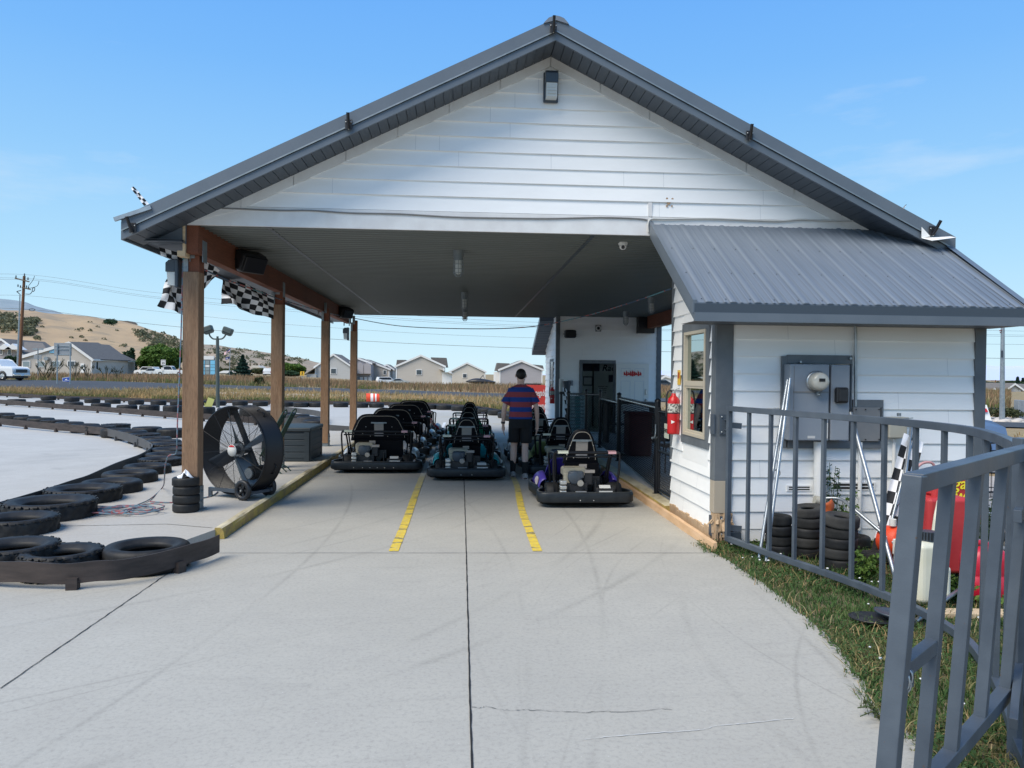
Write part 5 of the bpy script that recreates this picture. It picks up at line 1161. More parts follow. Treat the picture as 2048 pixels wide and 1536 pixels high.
# ================================================================ CHAIN LINK FENCE
def chain_panel(parent, a, b, z0, z1, wire=.0028, pitch=.058, mat_='frame_black'):
 a = Vector((a[0], a[1], 0)); b = Vector((b[0], b[1], 0)); L = (b-a).length; d = (b-a)/L; nrm = Vector((-d.y, d.x, 0)); H_ = z1-z0; verts = []; faces = []
 for s in (1, -1):
  k = -H_
  while k < L:
   # a wire climbing at 45 degrees, clipped to the panel
   u0, u1 = (k, k+H_) if s > 0 else (k+H_, k)
   t0, t1 = 0.0, 1.0
   du = u1-u0
   for lim in (0, L):
    pass
   if s > 0: t0 = max(0, -k/H_); t1 = min(1, (L-k)/H_)
   else: t0 = max(0, (k+H_-L)/H_); t1 = min(1, (k+H_)/H_)
   if t1-t0 > .02:
    p = a+d*(u0+du*t0)+Vector((0, 0, z0+H_*t0))+nrm*s*.003; q_ = a+d*(u0+du*t1)+Vector((0, 0, z0+H_*t1))+nrm*s*.003
    dr = (q_-p).normalized(); w1 = nrm*wire; w2 = dr.cross(nrm)*wire; o = len(verts)
    for e in (p, q_): verts += [e+w1, e-w1*.5+w2*.87, e-w1*.5-w2*.87]
    faces += [(o, o+1, o+4, o+3), (o+1, o+2, o+5, o+4), (o+2, o, o+3, o+5)]
   k += pitch
  # twisted ends above the rail
 k = 0
 while k < L:
  p = a+d*k+Vector((0, 0, z1)); o = len(verts); verts += [p+nrm*.003, p-nrm*.003, p+d*.014+Vector((0, 0, .035)), p-d*.014+Vector((0, 0, .035)), p+d*.004, p-d*.004]; faces += [(0+o, 4+o, 2+o, 1+o), (0+o, 5+o, 3+o, 1+o)]; k += pitch/2
 mb = MB(); mb.add(verts, faces); return mb.build('chain_mesh', M[mat_], parent)
FP = [(2.585, 9.25), (2.60, 9.95), (2.90, 13.85), (3.02, 16.4), (2.80, 16.9), (2.47, 17.35)]
fe = thing('chain_link_fence', 'black chain link fence along the right side of the kart lane', 'fence', (2.6, 9.95, .097)); TOPZ = 1.25
for i in range(1, 6):
 x, y = FP[i]; tp = (0, 1.31, 1.30, 1.30, 1.30, 1.25)[i]; mb = MB(); mb.cyl((x, y, .097), (x, y, tp), .038 if i in (1, 2) else .032, 14); mb.lathe([(.045, 0), (.042, .03), (.0, .05)], (x, y, tp), n=14); mb.cyl((x, y, .097), (x, y, .11), .06, 12); mb.build('post', M['frame_black'], fe)
for i in range(1, 5):
 a, b = FP[i], FP[i+1]; z1 = TOPZ if i != 2 else 1.17
 chain_panel(fe, a, b, .17, z1)
 mb = MB(); mb.cyl((a[0], a[1], z1-.02), (b[0], b[1], z1-.02), .021, 10); mb.build('top_rail', M['rail_sheen'] if 'rail_sheen' in M else mk('rail_sheen', (.05, .055, .06), .18, spec=1.0), fe)
 mb = MB(); mb.cyl((a[0], a[1], .16), (b[0], b[1], .16), .012, 8); mb.build('bottom_rail', M['frame_black'], fe)
ga = thing('chain_link_gate', 'black chain link gate beside the white utility room wall', 'gate', (2.60, 9.3, .097)); a, b = (2.60, 9.15), (2.60, 9.87)
chain_panel(ga, a, b, .17, 1.20); mb = MB()
for z in (.17, .68, 1.19): mb.cyl((a[0], a[1], z), (b[0], b[1], z), .018, 8)
for p in (a, b): mb.cyl((p[0], p[1], .15), (p[0], p[1], 1.24), .022, 10)
mb.build('gate_frame', M['frame_black'], ga); mb = MB(); mb.tube(catmull([(2.56, 9.9, 1.02), (2.56, 9.9, .92), (2.54, 9.86, .86), (2.50, 9.84, .84)], 4), .010, 6); mb.cyl((2.50, 9.85, .845), (2.60, 9.90, .845), .016, 8); mb.build('latch', M['galv_plate'], ga)
mb = MB(); c = AX(1334, 849, 2.57); mb.bx(2.563, 2.568, c.y-.10, c.y+.10, .88, 1.06); o = mb.build('gate_sign', M['sticker_cream']); tag(o, 'small cream ENTER sign hung on the chain link gate', 'sign')
tx = text('lettering', 'ENTER', M['text_black'], .07, (2.560, c.y, .97), (0, -1, 0), (0, 0, 1), o)
# ---------------------------------------------------------------- behind the fence
def table(label, x, y, r, h):
 t = thing('patio_table', label, 'table', (x, y, .097)); mb = MB(); mb.lathe([(0, h), (r, h), (r+.01, h-.015), (r, h-.03), (0, h-.02)], (x, y, .097), n=30); mb.build('table_top', M['mesh_grey'], t)
 for k in range(4):
  a = k*pi/2+.6; mb = MB(); mb.tube(catmull([(x+cos(a)*r*.75, y+sin(a)*r*.75, .097+h-.03), (x+cos(a)*r*.55, y+sin(a)*r*.55, .097+h*.55), (x+cos(a)*r*.85, y+sin(a)*r*.85, .10)], 5), .013, 6); mb.build('leg', M['black'], t)
 return t
mk('mesh_grey', (.10, .12, .12), .45, c2=(.03, .035, .04), scale=60, lo=.45, hi=.55)
table('round patio table with a mesh top behind the chain link gate', 3.55, 11.2, .52, .70)
def pchair(label, x, y, rz):
 t = thing('patio_chair', label, 'chair', (x, y, .097), rz, 'black patio chairs behind the fence')
 mb = MB(); mb.rbox((0, 0, .42), (.48, .46, .03), .08); mb.build('seat', M['black'], t, True)
 mb = MB(); mb.grid(lambda u, v: ((u-.5)*.52*(1-.25*v*v), .22+.09*v+.05*(1-(2*u-1)**2), .46+.50*v*(1-.12*(2*u-1)**2)), 10, 8); mb.build('backrest', M['black'], t, True, solid=.012)
 for sx__ in (-1, 1):
  for sy in (-1, 1):
   mb = MB(); mb.tube([(sx__*.22, sy*.2, .42), (sx__*.25, sy*.24, .0)], .013, 6); mb.build('leg', M['black'], t, True)
  mb = MB(); mb.tube(catmull([(sx__*.24, .22, .66), (sx__*.27, .0, .66), (sx__*.26, -.18, .62), (sx__*.24, -.2, .42)], 4), .014, 6); mb.build('armrest', M['black'], t, True)
 return t
pchair('black round backed patio chair right behind the nearest fence panel', 3.3, 10.4, radians(200))
pchair('black patio chair on the far side of the mesh table', 3.5, 12.4, radians(10)); pchair('black patio chair against the office end of the deck', 4.1, 14.6, radians(60))
mb = MB(); mb.rbox((3.50, 14.9, .50), (.46, .5, .80), .04); mb.rbox((3.50, 14.9, .92), (.50, .54, .06), .03); o = mb.build('cabinet', M['red_dark'] if 'red_dark' in M else mk('red_dark', (.14, .012, .018), .5)); tag(o, 'dark red cabinet standing behind the fence', 'cabinet')
mb = MB(); mb.bx(3.35, 4.6, 17.5, 18.1, 1.0, 1.04); mb.bx(3.4, 3.45, 17.55, 18.05, .1, 1.0); mb.bx(4.5, 4.55, 17.55, 18.05, .1, 1.0); mb.bx(3.45, 4.5, 17.6, 18.05, .5, .53); o = mb.build('counter', M['black'], bevel=.004); tag(o, 'dark counter standing in front of the office doorway', 'counter')
tg = None
for k in range(13):
 mb = MB(); x, y = 2.72+rnd.uniform(-.01, .01), 17.75; mb.rbox((x, y, .097+.04+k*.083), (.40, .30, .078), .015, Matrix.Rotation(rnd.uniform(-.05, .05), 3, 'Z')); mb.bx(x-.06, x+.06, y-.152, y-.151, .097+.01+k*.083, .097+.065+k*.083, 1)
 o = mb.build('bottle_tray', [M['case_clear'], M['teal_plastic']]); tag(o, 'shrink wrapped water bottle tray in the tall stack by the office', 'tray', 'water bottle trays stacked by the office')
# standing things by the office corner
t = thing('lamp_stand', 'slim black stand with a white cylinder lamp left of the office doorway', 'lamp', (AY(1122, 840, 20.0).x, 20.0, .097)); x = AY(1122, 840, 20.0).x
mb = MB(); mb.cyl((x, 20, .1), (x, 20, 1.15), .035, 10); mb.cyl((x, 20, 1.15), (x, 20, 1.22), .05, 10); mb.build('stand', M['black'], t); mb = MB(); mb.cyl((x, 20, 1.22), (x, 20, 1.55), .065, 14); mb.build('shade', M['lens'], t)
x = AY(1134, 840, 19.8).x; t = thing('leaf_blower', 'dark blower tube standing upright against the office wall', 'blower', (x, 19.8, .097)); mb = MB(); mb.cyl((x+.04, 19.8, .1), (x, 19.8, 1.1), .05, 12); mb.cyl((x, 19.8, 1.1), (x-.02, 19.8, 1.5), .055, 12, r2=.11); mb.build('tube', M['gutter'], t); mb = MB(); mb.rbox((x+.05, 19.8, .5), (.2, .2, .3), .05); mb.build('motor', M['black'], t)
def cloth_flag(name, label, A, B, C_, D, nu, nv, cat='flag', group=None, wav=.05, phase=0, sub_=3, parent=None, mats=None, odd=0):
 # A-B the hoist edge, D-C the fly edge; checks nu x nv
 A, B, C_, D = map(Vector, (A, B, C_, D)); mb = MB(); nrm = (B-A).cross(D-A).normalized()
 def fn(u, v):
  p = (A.lerp(D, u)).lerp(B.lerp(C_, u), v); f = wav*(u**.8)*(sin(u*9+v*3.1+phase)+.5*sin(u*17-v*5+phase*2))+wav*.35*sin(v*7+phase+u*4)*min(1, u*3)
  return p+nrm*f+Vector((0, 0, .25*f*sin(v*5+phase)))
 mb.grid(fn, nu*sub_, nv*sub_, mif=lambda i, j: (i//sub_+j//sub_+odd) % 2)
 o = mb.build(name, mats or [M['cloth_white'], M['cloth_check']], parent); 
 if parent is None: tag(o, label, cat, group)
 return o
x = AY(1128, 830, 19.2).x; cloth_flag('checkered_flag', 'black and white checkered flag draped on a stand left of the office doorway', (x-.05, 19.2, 1.35), (x+.06, 19.25, 1.30), (x+.22, 19.2, .75), (x+.05, 19.2, .7), 6, 3, group='checkered flags at the canopy', wav=.03)
# office wall fittings
p = AY(1141, 766, OY-.03); mb = MB(); mb.rbox(p, (.14, .05, .14), .01, Matrix.Rotation(0, 3, 'X')); mb.bx(p.x-.015, p.x+.015, p.y-.03, p.y-.02, p.z-.03, p.z+.03, 1); o = mb.build('outlet_box', [M['panel_grey'], M['black']]); tag(o, 'grey outlet box on the office wall left of the doorway', 'outlet box')
p = AY(1196.5, 656.5, OY-.03); t = thing('round_horn', 'square grey plate with a round white ring on the office wall', 'horn', p); mb = MB(); mb.rbox(p, (.16, .03, .18), .01); mb.build('back_plate', M['panel_dark'], t); mb = MB(); mb.tube([p+Vector((cos(2*pi*k/24)*.058, -.025, sin(2*pi*k/24)*.058)) for k in range(24)], .014, 6, closed=True); mb.build('ring', M['white_paint'], t); mb = MB(); mb.cyl(p+Vector((0, -.02, 0)), p+Vector((0, -.05, 0)), .03, 14); mb.build('cone', M['black'], t)
# things seen inside the office doorway
iy = OY+1.88
def poster(label, px0, px1, py0, py1, Y, m_, name='poster', cat='poster', th=.01):
 a = AY(px0, py1, Y); b = AY(px1, py0, Y); mb = MB(); mb.bx(a.x, b.x, Y-th, Y, a.z, b.z); o = mb.build(name, M[m_]); tag(o, label, cat); return o, (a+b)/2, b.x-a.x, b.z-a.z
mk('paper', (.75, .77, .74), .7)
o, c, w_, h_ = poster('dark blue board over the wall inside the office doorway', 1166, 1199, 726, 742, iy, 'blue_dark', 'notice_board', 'board')
o, c, w_, h_ = poster('white banner with large black italic letters inside the office doorway', 1201, 1229, 728, 745, iy, 'paper', 'banner', 'banner'); text('lettering', 'Rac', M['text_black'], .26, c+Vector((.02, -.012, -.0)), (1, 0, 0), (0, 0, 1), o, shear=.25)
o, c, w_, h_ = poster('framed certificate on the inner wall of the office', 1166, 1185, 753, 771, iy, 'black', 'framed_certificate', 'frame'); mb = MB(); mb.bx(c.x-w_*.42, c.x+w_*.42, iy-.014, iy-.010, c.z-h_*.40, c.z+h_*.40); mb.build('certificate', M['paper'], o) if False else None
mb = MB(); mb.bx(c.x-w_*.42, c.x+w_*.42, iy-.014, iy-.0101, c.z-h_*.40, c.z+h_*.40); q_ = mb.build('certificate', M['paper'], o)
o, c, w_, h_ = poster('white parking notice with black lines of text inside the doorway', 1197, 1214, 770, 801, iy, 'paper', 'notice', 'notice')
for i, (s_, z_) in enumerate((('PARKING FOR', .40), ('RENEGADE', .27), ('RACEWAY', .14), ('PATRONS', .0), ('ONLY', -.15))): text('lettering', s_, M['text_black'], .045, (c.x, iy-.012, c.z+h_*z_), (1, 0, 0), (0, 0, 1), o)
o, c, w_, h_ = poster('small white flyer on the right edge of the inner office wall', 1218, 1228, 765, 778, iy, 'paper'); o, c, w_, h_ = poster('small blue poster above the white flyer inside the office', 1217, 1228, 750, 764, iy, 'blue_dark')
mb = MB(); p = AY(1186, 760, iy-.02); mb.bx(p.x-.02, p.x+.02, iy-.05, iy-.0, .15, 2.3); o = mb.build('wall_post', M['black']); tag(o, 'narrow black upright on the inner office wall', 'upright')
# office side window with sticker area
mb = MB(); rect(mb, 21.2, 22.0, 1.0, 2.1, .07, OX0-.03, OX0); o = mb.build('window', M['grey_trim'], off); mb = MB(); mb.bx(OX0-.02, OX0-.012, 21.27, 21.93, 1.07, 2.03); mb.build('pane', M['pane_light'], o)
# ---------------------------------------------------------------- fire extinguishers
def ext(label, c, s=1.0, face=Vector((-.2, -1, 0))):
 c = Vector(c); t = thing('fire_extinguisher', label, 'extinguisher', c, group='red fire extinguishers hung on white walls'); r = .068*s; f = face.normalized(); u = f.cross(Vector((0, 0, 1)))
 mb = MB(); mb.lathe([(0, 0), (r*.92, 0), (r, .02*s), (r, .36*s), (r*.88, .40*s), (r*.45, .43*s), (r*.36, .44*s), (r*.34, .46*s), (0, .46*s)], c, n=24); mb.build('cylinder', M['red_paint'], t)
 mb = MB(); mb.lathe([(r*1.012, .245*s), (r*1.012, .345*s)], c, n=24); mb.build('label_band', M['paper'] if False else M['ext_label'], t)
 mb = MB(); mb.lathe([(r*1.015, .232*s), (r*1.015, .243*s)], c, n=24); mb.tube(catmull([c+Vector((0, 0, .47*s)), c+u*.05*s+Vector((0, 0, .49*s)), c+u*.078*s+Vector((0, 0, .42*s)), c+u*.080*s+Vector((0, 0, .20*s))], 5), .010*s, 7); mb.build('hose', M['black'], t)
 mb = MB(); mb.cyl(c+Vector((0, 0, .44*s)), c+Vector((0, 0, .49*s)), .02*s, 10); mb.bar(c+Vector((0, 0, .49*s)), c-u*.08*s+Vector((0, 0, .53*s)), .022*s, .01*s); mb.bar(c+Vector((0, 0, .475*s)), c-u*.07*s+Vector((0, 0, .475*s)), .02*s, .008*s); mb.build('valve', M['silver'], t)
 mb = MB(); mb.add([c+f*(r+.002)+u*(.03*s)+Vector((0, 0, .12*s)), c+f*(r+.002)+u*(.03*s)+Vector((0, 0, .16*s)), c+f*(r+.002)-u*.012*s+Vector((0, 0, .14*s))], [(0, 1, 2)]); mb.build('arrow_mark', M['white_paint'], t); return t
q = NT('ext_label'); n1 = q.noise(45, 2, .6); q.set(q.mix(q.ramp(n1, [(.50, 0.), (.54, 1.)]), (.55, .55, .50), (.12, .12, .11)), .5); M['ext_label'] = q.m
pc = AX(1347.5, 869, 2.47); ext('red fire extinguisher with a white label band on the near corner of the utility room', (2.462, 8.72, .985), 1.02)
ext('smaller looking red fire extinguisher on the far office wall behind the karts', (2.52, 20.9, AY(1103, 807, 20.9).z), .98)
p = AX(1357, 755, WX0-.03); mb = MB(); mb.bx(WX0-.028, WX0-.022, p.y-.05, p.y+.05, p.z-.085, p.z+.085); o = mb.build('warning_sign', M['sign_yellow']); tag(o, 'small yellow and white warning sign above the near fire extinguisher', 'sign')
mb = MB(); mb.bx(WX0-.0295, WX0-.0285, p.y-.035, p.y+.035, p.z-.01, p.z+.06); mb.build('symbol', M['rust_orange'], o)
# red banner and iron railing behind the person
p = AY(1050, 836, 25.5); q_ = AY(1092, 770, 25.5); mb = MB(); mb.bx(p.x, q_.x, 25.48, 25.5, p.z+.15, q_.z); bn = mb.build('banner', M['sign_red']); tag(bn, 'red banner with white lettering hung on the railing past the karts', 'banner')
text('lettering', 'Renegade', M['sign_white'], .30, ((p.x+q_.x)/2+.10, 25.47, q_.z-.27), (1, 0, 0), (0, 0, 1), bn, squeeze=.42, extrude=.002); text('lettering', 'Raceway', M['sign_white'], .30, ((p.x+q_.x)/2+.10, 25.47, q_.z-.70), (1, 0, 0), (0, 0, 1), bn, squeeze=.42, extrude=.002)
t = thing('iron_railing', 'black iron railing with upright bars beside the red banner', 'railing', (q_.x, 25.6, 0)); mb = MB(); mb.bx(p.x-.1, 2.7, 25.53, 25.57, 1.32, 1.36); mb.bx(p.x-.1, 2.7, 25.53, 25.57, .15, .19); mb.build('rail', M['black'], t)
x = p.x
while x < 2.75: mb = MB(); mb.bx(x-.012, x+.012, 25.54, 25.565, .0, 1.32); mb.build('picket', M['black'], t); x += .11
# ================================================================ CHECKERED FLAGS AND THEIR POLES AT THE LEFT EAVE
GF = 'checkered flags at the canopy'
cloth_flag('checkered_flag', 'large checkered flag blowing between the first and second timber posts', AY(548, 592, 12.2), AY(547, 638, 12.2), AY(443, 608, 11.6), AY(436, 546, 11.6), 9, 6, group=GF, wav=.10, phase=.6)
cloth_flag('checkered_flag', 'checkered flag blowing left of the front timber post below the box lamp', AY(376, 560, 9.3), AY(392, 640, 9.3), AY(318, 612, 9.1), AY(334, 552, 9.1), 6, 5, group=GF, wav=.05, phase=2.2)
cloth_flag('checkered_flag', 'strip of checkered flag just right of the front timber post', AY(406, 520, 9.6), AY(402, 585, 9.6), AY(428, 556, 9.7), AY(440, 540, 9.7), 3, 4, group=GF, wav=.02, phase=1)
cloth_flag('checkered_flag', 'torn end of a checkered flag hanging under the left eave beside the lamp', AY(366, 508, 8.9), AY(366, 522, 8.9), AY(322, 512, 8.8), AY(318, 494, 8.8), 4, 2, group=GF, wav=.012, phase=1)
cloth_flag('checkered_flag', 'furled checkered flag standing up above the lower left roof corner', AY(298, 408, 8.7), AY(288, 412, 8.7), AY(262, 376, 8.7), AY(268, 373, 8.7), 6, 2, group=GF, wav=.012, phase=1)
cloth_flag('checkered_flag', 'small torn flag end showing above the lower right roof slope', AY(1806, 420, 8.9), AY(1802, 422, 8.9), AY(1810, 410, 8.9), AY(1814, 408, 8.9), 4, 2, group=GF, wav=.005)
# ================================================================ PERSON
def skin_body(name, nodes, edges, mat_, parent, root=0, sub=2, mats=None):
 me = bpy.data.meshes.new(name); rg = ORG[parent.name] if parent is not None else Vector((0, 0, 0))
 me.from_pydata([(n_[0]-0, n_[1], n_[2]) for n_ in nodes], edges, []); o = bpy.data.objects.new(name, me); col.objects.link(o)
 sk = o.modifiers.new('skin', 'SKIN'); sk.use_smooth_shade = True
 if not me.skin_vertices: raise RuntimeError('no skin layer')
 for i, n_ in enumerate(nodes):
  r = n_[3]; me.skin_vertices[0].data[i].radius = r if isinstance(r, tuple) else (r, r); me.skin_vertices[0].data[i].use_root = (i == root)
 sb = o.modifiers.new('sub', 'SUBSURF'); sb.levels = sb.render_levels = sub
 dg = bpy.context.evaluated_depsgraph_get(); ev = o.evaluated_get(dg); m2 = bpy.data.meshes.new_from_object(ev); bpy.data.objects.remove(o)
 m2.materials.clear(); m2.materials.append(mat_); m2.polygons.foreach_set('use_smooth', [True]*len(m2.polygons))
 o2 = bpy.data.objects.new(name, m2); col.objects.link(o2); o2.parent = parent; return o2
PX, PY = .975, 12.28
pe = thing('person', 'person in striped t-shirt and black shorts walking away between the kart rows', 'person', (PX, PY, 0), radians(0))
# local coordinates: y forward (away from the camera), x right
N_ = []; E_ = []
def nd(*a): N_.append(a); return len(N_)-1
pel = nd(0, 0, .93, (.135, .10)); sp1 = nd(0, .0, 1.08, (.13, .095)); sp2 = nd(0, .0, 1.25, (.15, .105)); sp3 = nd(0, -.005, 1.40, (.14, .09)); nk = nd(0, .0, 1.475, (.062, .06)); nk2 = nd(0, .012, 1.54, (.058, .058)); hd = nd(0, .02, 1.615, (.080, .092)); hd2 = nd(0, .02, 1.675, (.070, .082))
E_ += [(pel, sp1), (sp1, sp2), (sp2, sp3), (sp3, nk), (nk, nk2), (nk2, hd), (hd, hd2)]
def arm(s, sh, el, wr, ha):
 a = nd(s*.145, 0, 1.40, .062); a2 = nd(*sh, .055); b = nd(*el, .041); b2 = nd(*[el[i]*.55+wr[i]*.45 for i in range(3)], .040); c = nd(*wr, .026); d = nd(*ha, (.030, .018))
 E_.extend([(sp3, a), (a, a2), (a2, b), (b, b2), (b2, c), (c, d)]); return d
def leg(s, hip, kn, cf, an, heel, toe):
 a = nd(*hip, .092); a1 = nd(*[(hip[i]+kn[i])/2 for i in range(3)], .078); b = nd(*kn, .056); c = nd(*cf, .060); d = nd(*an, .036); E_.extend([(pel, a), (a, a1), (a1, b), (b, c), (c, d)]); return d
ahL = arm(-1, (-.195, 0, 1.36), (-.265, .01, 1.09), (-.275, .05, .86), (-.272, .06, .80)); ahR = arm(1, (.195, 0, 1.36), (.255, -.03, 1.10), (.275, .03, .87), (.272, .045, .81))
leg(-1, (-.085, 0, .86), (-.095, .10, .49), (-.10, .09, .36), (-.105, .10, .10), 0, 0); leg(1, (.085, 0, .86), (.075, -.03, .49), (.072, -.08, .36), (.07, -.13, .10), 0, 0)
for s, (hx, hy, hz) in ((-1, (-.272, .06, .80)), (1, (.272, .045, .81))):
 root_ = ahL if s < 0 else ahR
 pm = nd(hx, hy+.005, hz-.035, (.034, .016)); E_.append((root_, pm))
 for j, (dy, ln) in enumerate(((-.026, .062), (-.009, .074), (.009, .070), (.025, .056))):
  f1 = nd(hx-s*.004, hy+dy, hz-.062, .0092); f2 = nd(hx-s*.010, hy+dy*1.05, hz-.062-ln*.5, .0085); f3 = nd(hx-s*.022, hy+dy*1.05, hz-.062-ln*.95, .0072); E_.extend([(pm, f1), (f1, f2), (f2, f3)])
 th1 = nd(hx-s*.012, hy+.032, hz-.02, .0105); th2 = nd(hx-s*.022, hy+.045, hz-.052, .009); E_.extend([(root_, th1), (th1, th2)])
body = skin_body('body', N_, E_, M['skin'], pe)
def rings(mb, R_, n=24, cap=(False, False), mi=0):
 vs = []
 for (cx_, cy_, cz, rx, ry, tx_, ty_) in R_:
  for k in range(n):
   a = 2*pi*k/n; c_, s_ = cos(a), sin(a); e = .85; xx = rx*abs(c_)**e*(1 if c_ > 0 else -1); yy = ry*abs(s_)**e*(1 if s_ > 0 else -1)
   vs.append((cx_+xx, cy_+yy, cz+tx_*c_+ty_*s_))
 L = len(R_); fs = [(i*n+k, i*n+(k+1) % n, (i+1)*n+(k+1) % n, (i+1)*n+k) for i in range(L-1) for k in range(n)]
 if cap[0]: fs.append(tuple(range(n-1, -1, -1)))
 if cap[1]: fs.append(tuple((L-1)*n+k for k in range(n)))
 mb.add(vs, fs, mi, True); return mb
q = NT('stripes'); sx = q.n.new('ShaderNodeSeparateXYZ'); q.L(q.tc.outputs['Object'], sx.inputs[0]); n1 = q.noise(9, 3)
zz = q.math('ADD', sx.outputs[2], q.math('MULTIPLY', q.math('ABSOLUTE', sx.outputs[0]), q.math('MULTIPLY', q.math('GREATER_THAN', q.math('ABSOLUTE', sx.outputs[0]), .19), .0)))
fr_ = q.math('FRACT', q.math('DIVIDE', q.math('ADD', zz, -.028), .158)); q.set(q.ramp(fr_, [(0, (.30, .055, .07)), (.52, (.012, .055, .26))], 'CONSTANT'), .9); q.bump(n1, .4, .02); M['stripes'] = q.m
mb = MB(); rings(mb, [(0, 0, .945, .188, .135, 0, .0), (0, 0, .96, .190, .137, 0, 0), (0, 0, 1.05, .180, .128, 0, 0), (0, .0, 1.16, .183, .125, 0, 0), (0, 0, 1.28, .200, .125, 0, 0), (0, 0, 1.37, .212, .118, -.0, 0), (0, -.002, 1.42, .195, .105, 0, 0), (0, -.002, 1.455, .145, .088, 0, .0), (0, .0, 1.478, .095, .074, 0, -.008), (0, .0, 1.487, .072, .066, 0, -.010)])
def limb_rings(mb, a, b, ra, rb, n=18, k=6, mi=0, flare=0):
 a = Vector(a); b = Vector(b); d = (b-a).normalized(); u = d.cross(Vector((0, 1, 0))).normalized(); w = d.cross(u); vs = []
 for i in range(k+1):
  t = i/k; r = ra+(rb-ra)*t+flare*t*t; p = a.lerp(b, t)
  for q2 in range(n): an = 2*pi*q2/n; vs.append(p+(u*cos(an)+w*sin(an))*r*(1+.03*sin(3*an+t*5)))
 mb.add(vs, [(i*n+q2, i*n+(q2+1) % n, (i+1)*n+(q2+1) % n, (i+1)*n+q2) for i in range(k) for q2 in range(n)], mi, True)
limb_rings(mb, (-.125, 0, 1.405), (-.245, .008, 1.185), .078, .078); limb_rings(mb, (.125, 0, 1.405), (.242, -.012, 1.19), .078, .078)
mb.build('t_shirt', M['stripes'], pe, True)
mb = MB(); rings(mb, [(0, 0, .985, .172, .122, 0, 0), (0, 0, .93, .185, .135, 0, 0), (0, -.005, .86, .192, .142, 0, 0), (0, -.0, .80, .190, .14, 0, 0)])
for s, kx, ky in ((-1, -.095, .085), (1, .082, -.025)):
 rings(mb, [(s*.085, 0, .86, .105, .128, 0, 0), (s*.088, ky*.25, .77, .104, .118, 0, 0), (s*.09, ky*.55, .66, .098, .108, 0, 0), (s*.092, ky*.8, .565, .094, .102, 0, 0), (s*.092, ky*.8, .56, .088, .096, 0, 0)], 20)
mb.build('shorts', M['cloth_black'], pe, True)
for s, (kx, ky, tilt, lift) in ((-1, (-.105, .10, 0, .0)), (1, (.07, -.13, .10, .0))):
 mb = MB(); limb_rings(mb, (kx, ky-.005, .27), (kx, ky, .07), .049, .043); mb.build('sock', M['sock'], pe, True)
 mb = MB(); vs = []; n = 14; prof = [(-.085, .030, .045), (-.07, .041, .085), (-.02, .043, .095), (.04, .046, .075), (.10, .050, .06), (.155, .046, .05), (.185, .030, .035)]
 for (yy, w_, h_) in prof:
  for k in range(n): a = 2*pi*k/n; vs.append((kx+w_*cos(a)*1.02, ky+yy, .004+lift+h_*.5+h_*.5*sin(a) if sin(a) > 0 else .004+lift+max(0, h_*.5+h_*.7*sin(a))))
 mb.add(vs, [(i*n+k, i*n+(k+1) % n, (i+1)*n+(k+1) % n, (i+1)*n+k) for i in range(len(prof)-1) for k in range(n)]+[tuple(range(n-1, -1, -1)), tuple((len(prof)-1)*n+k for k in range(n))], 0, True); sh = mb.build('shoe', M['shoe'], pe, True)
 mb = MB(); mb.add([(kx+w_*1.08*sg, ky+yy, z) for (yy, w_, h_) in prof for sg, z in ((-1, .001), (1, .001), (1, .022), (-1, .022))], [(i*4+k, i*4+(k+1) % 4, (i+1)*4+(k+1) % 4, (i+1)*4+k) for i in range(len(prof)-1) for k in range(4)]+[(3, 2, 1, 0), tuple((len(prof)-1)*4+k for k in range(4))]); mb.build('sole', M['sticker_white'], sh, True)
# hair, ears, nose, wrist band
mb = MB(); mb.ball((0, .004, 1.660), .087, 24, 16, (.94, 1.12, 1.02)); vs = []
for i, v in enumerate(mb.v):
 x, y, z = v; 
 if y > .05 and z < 1.685: y = .05+(y-.05)*.2; z = max(z, 1.66)
 if z < 1.61: x *= .90; z -= .012 if y < 0 else 0
 k = 1+.035*sin(x*130)*sin(y*110)*sin(z*120); vs.append((x*k, .006+(y-.006)*k, z))
mb.v = vs; mb.build('hair', M['hair'], pe, True)
mb = MB()
for s in (-1, 1): mb.ball((s*.083, .02, 1.632), .026, 12, 8, (.40, .8, 1.2))
mb.ball((0, .118, 1.622), .018, 8, 6, (.7, .9, 1.1)); 
ears = mb.build('ears_and_nose', M['skin'], pe, True); ears.name = 'ear'
mb = MB(); limb_rings(mb, (-.276, .045, .895), (-.276, .05, .865), .034, .033, 14, 2); mb.build('wristband', M['black'], pe, True)
for s in (-1, 1):
 mb = MB(); mb.ball((s*.03, .098, 1.640), .012, 8, 6, (1, .5, .7)); mb.build('eye', M['white_paint'], pe, True)
mb = MB(); mb.ball((0, .105, 1.585), .022, 8, 6, (1, .4, .3)); mb.build('mouth', M['red_dark'], pe, True)
for c in pe.children: ORG[c.name] = Vector((0, 0, 0))
# ================================================================ ELECTRICAL GEAR ON THE FRONT WALL OF THE UTILITY ROOM
def W_(px, py, d=0): return AY(px, py, WY-.03-d)
def wbox(mb, px0, px1, py0, py1, d0, d1, mi=0):
 a = W_(px0, py1, d1); b = W_(px1, py0, d1); mb.bx(a.x, b.x, WY-.022-d1, WY-.022-d0, a.z, b.z, mi); return a, b
ep = thing('electrical_panel', 'large grey electrical service cabinet with a round glass meter', 'electrical panel', (W_(1640, 880).x, WY-.02, W_(1640, 880).z))
mb = MB()
wbox(mb, 1562, 1576, 712, 896, 0, .03); wbox(mb, 1576, 1706, 711, 727, 0, .03); wbox(mb, 1576, 1706, 882, 897, 0, .03); wbox(mb, 1701, 1706, 727, 882, 0, .03); mb.build('backing_frame', M['grey_trim'], ep, bevel=.002)
mb = MB(); a, b = wbox(mb, 1579, 1660, 729, 881, .0, .17); ob = mb.build('meter_cabinet', M['panel_grey'], ep, bevel=.008)
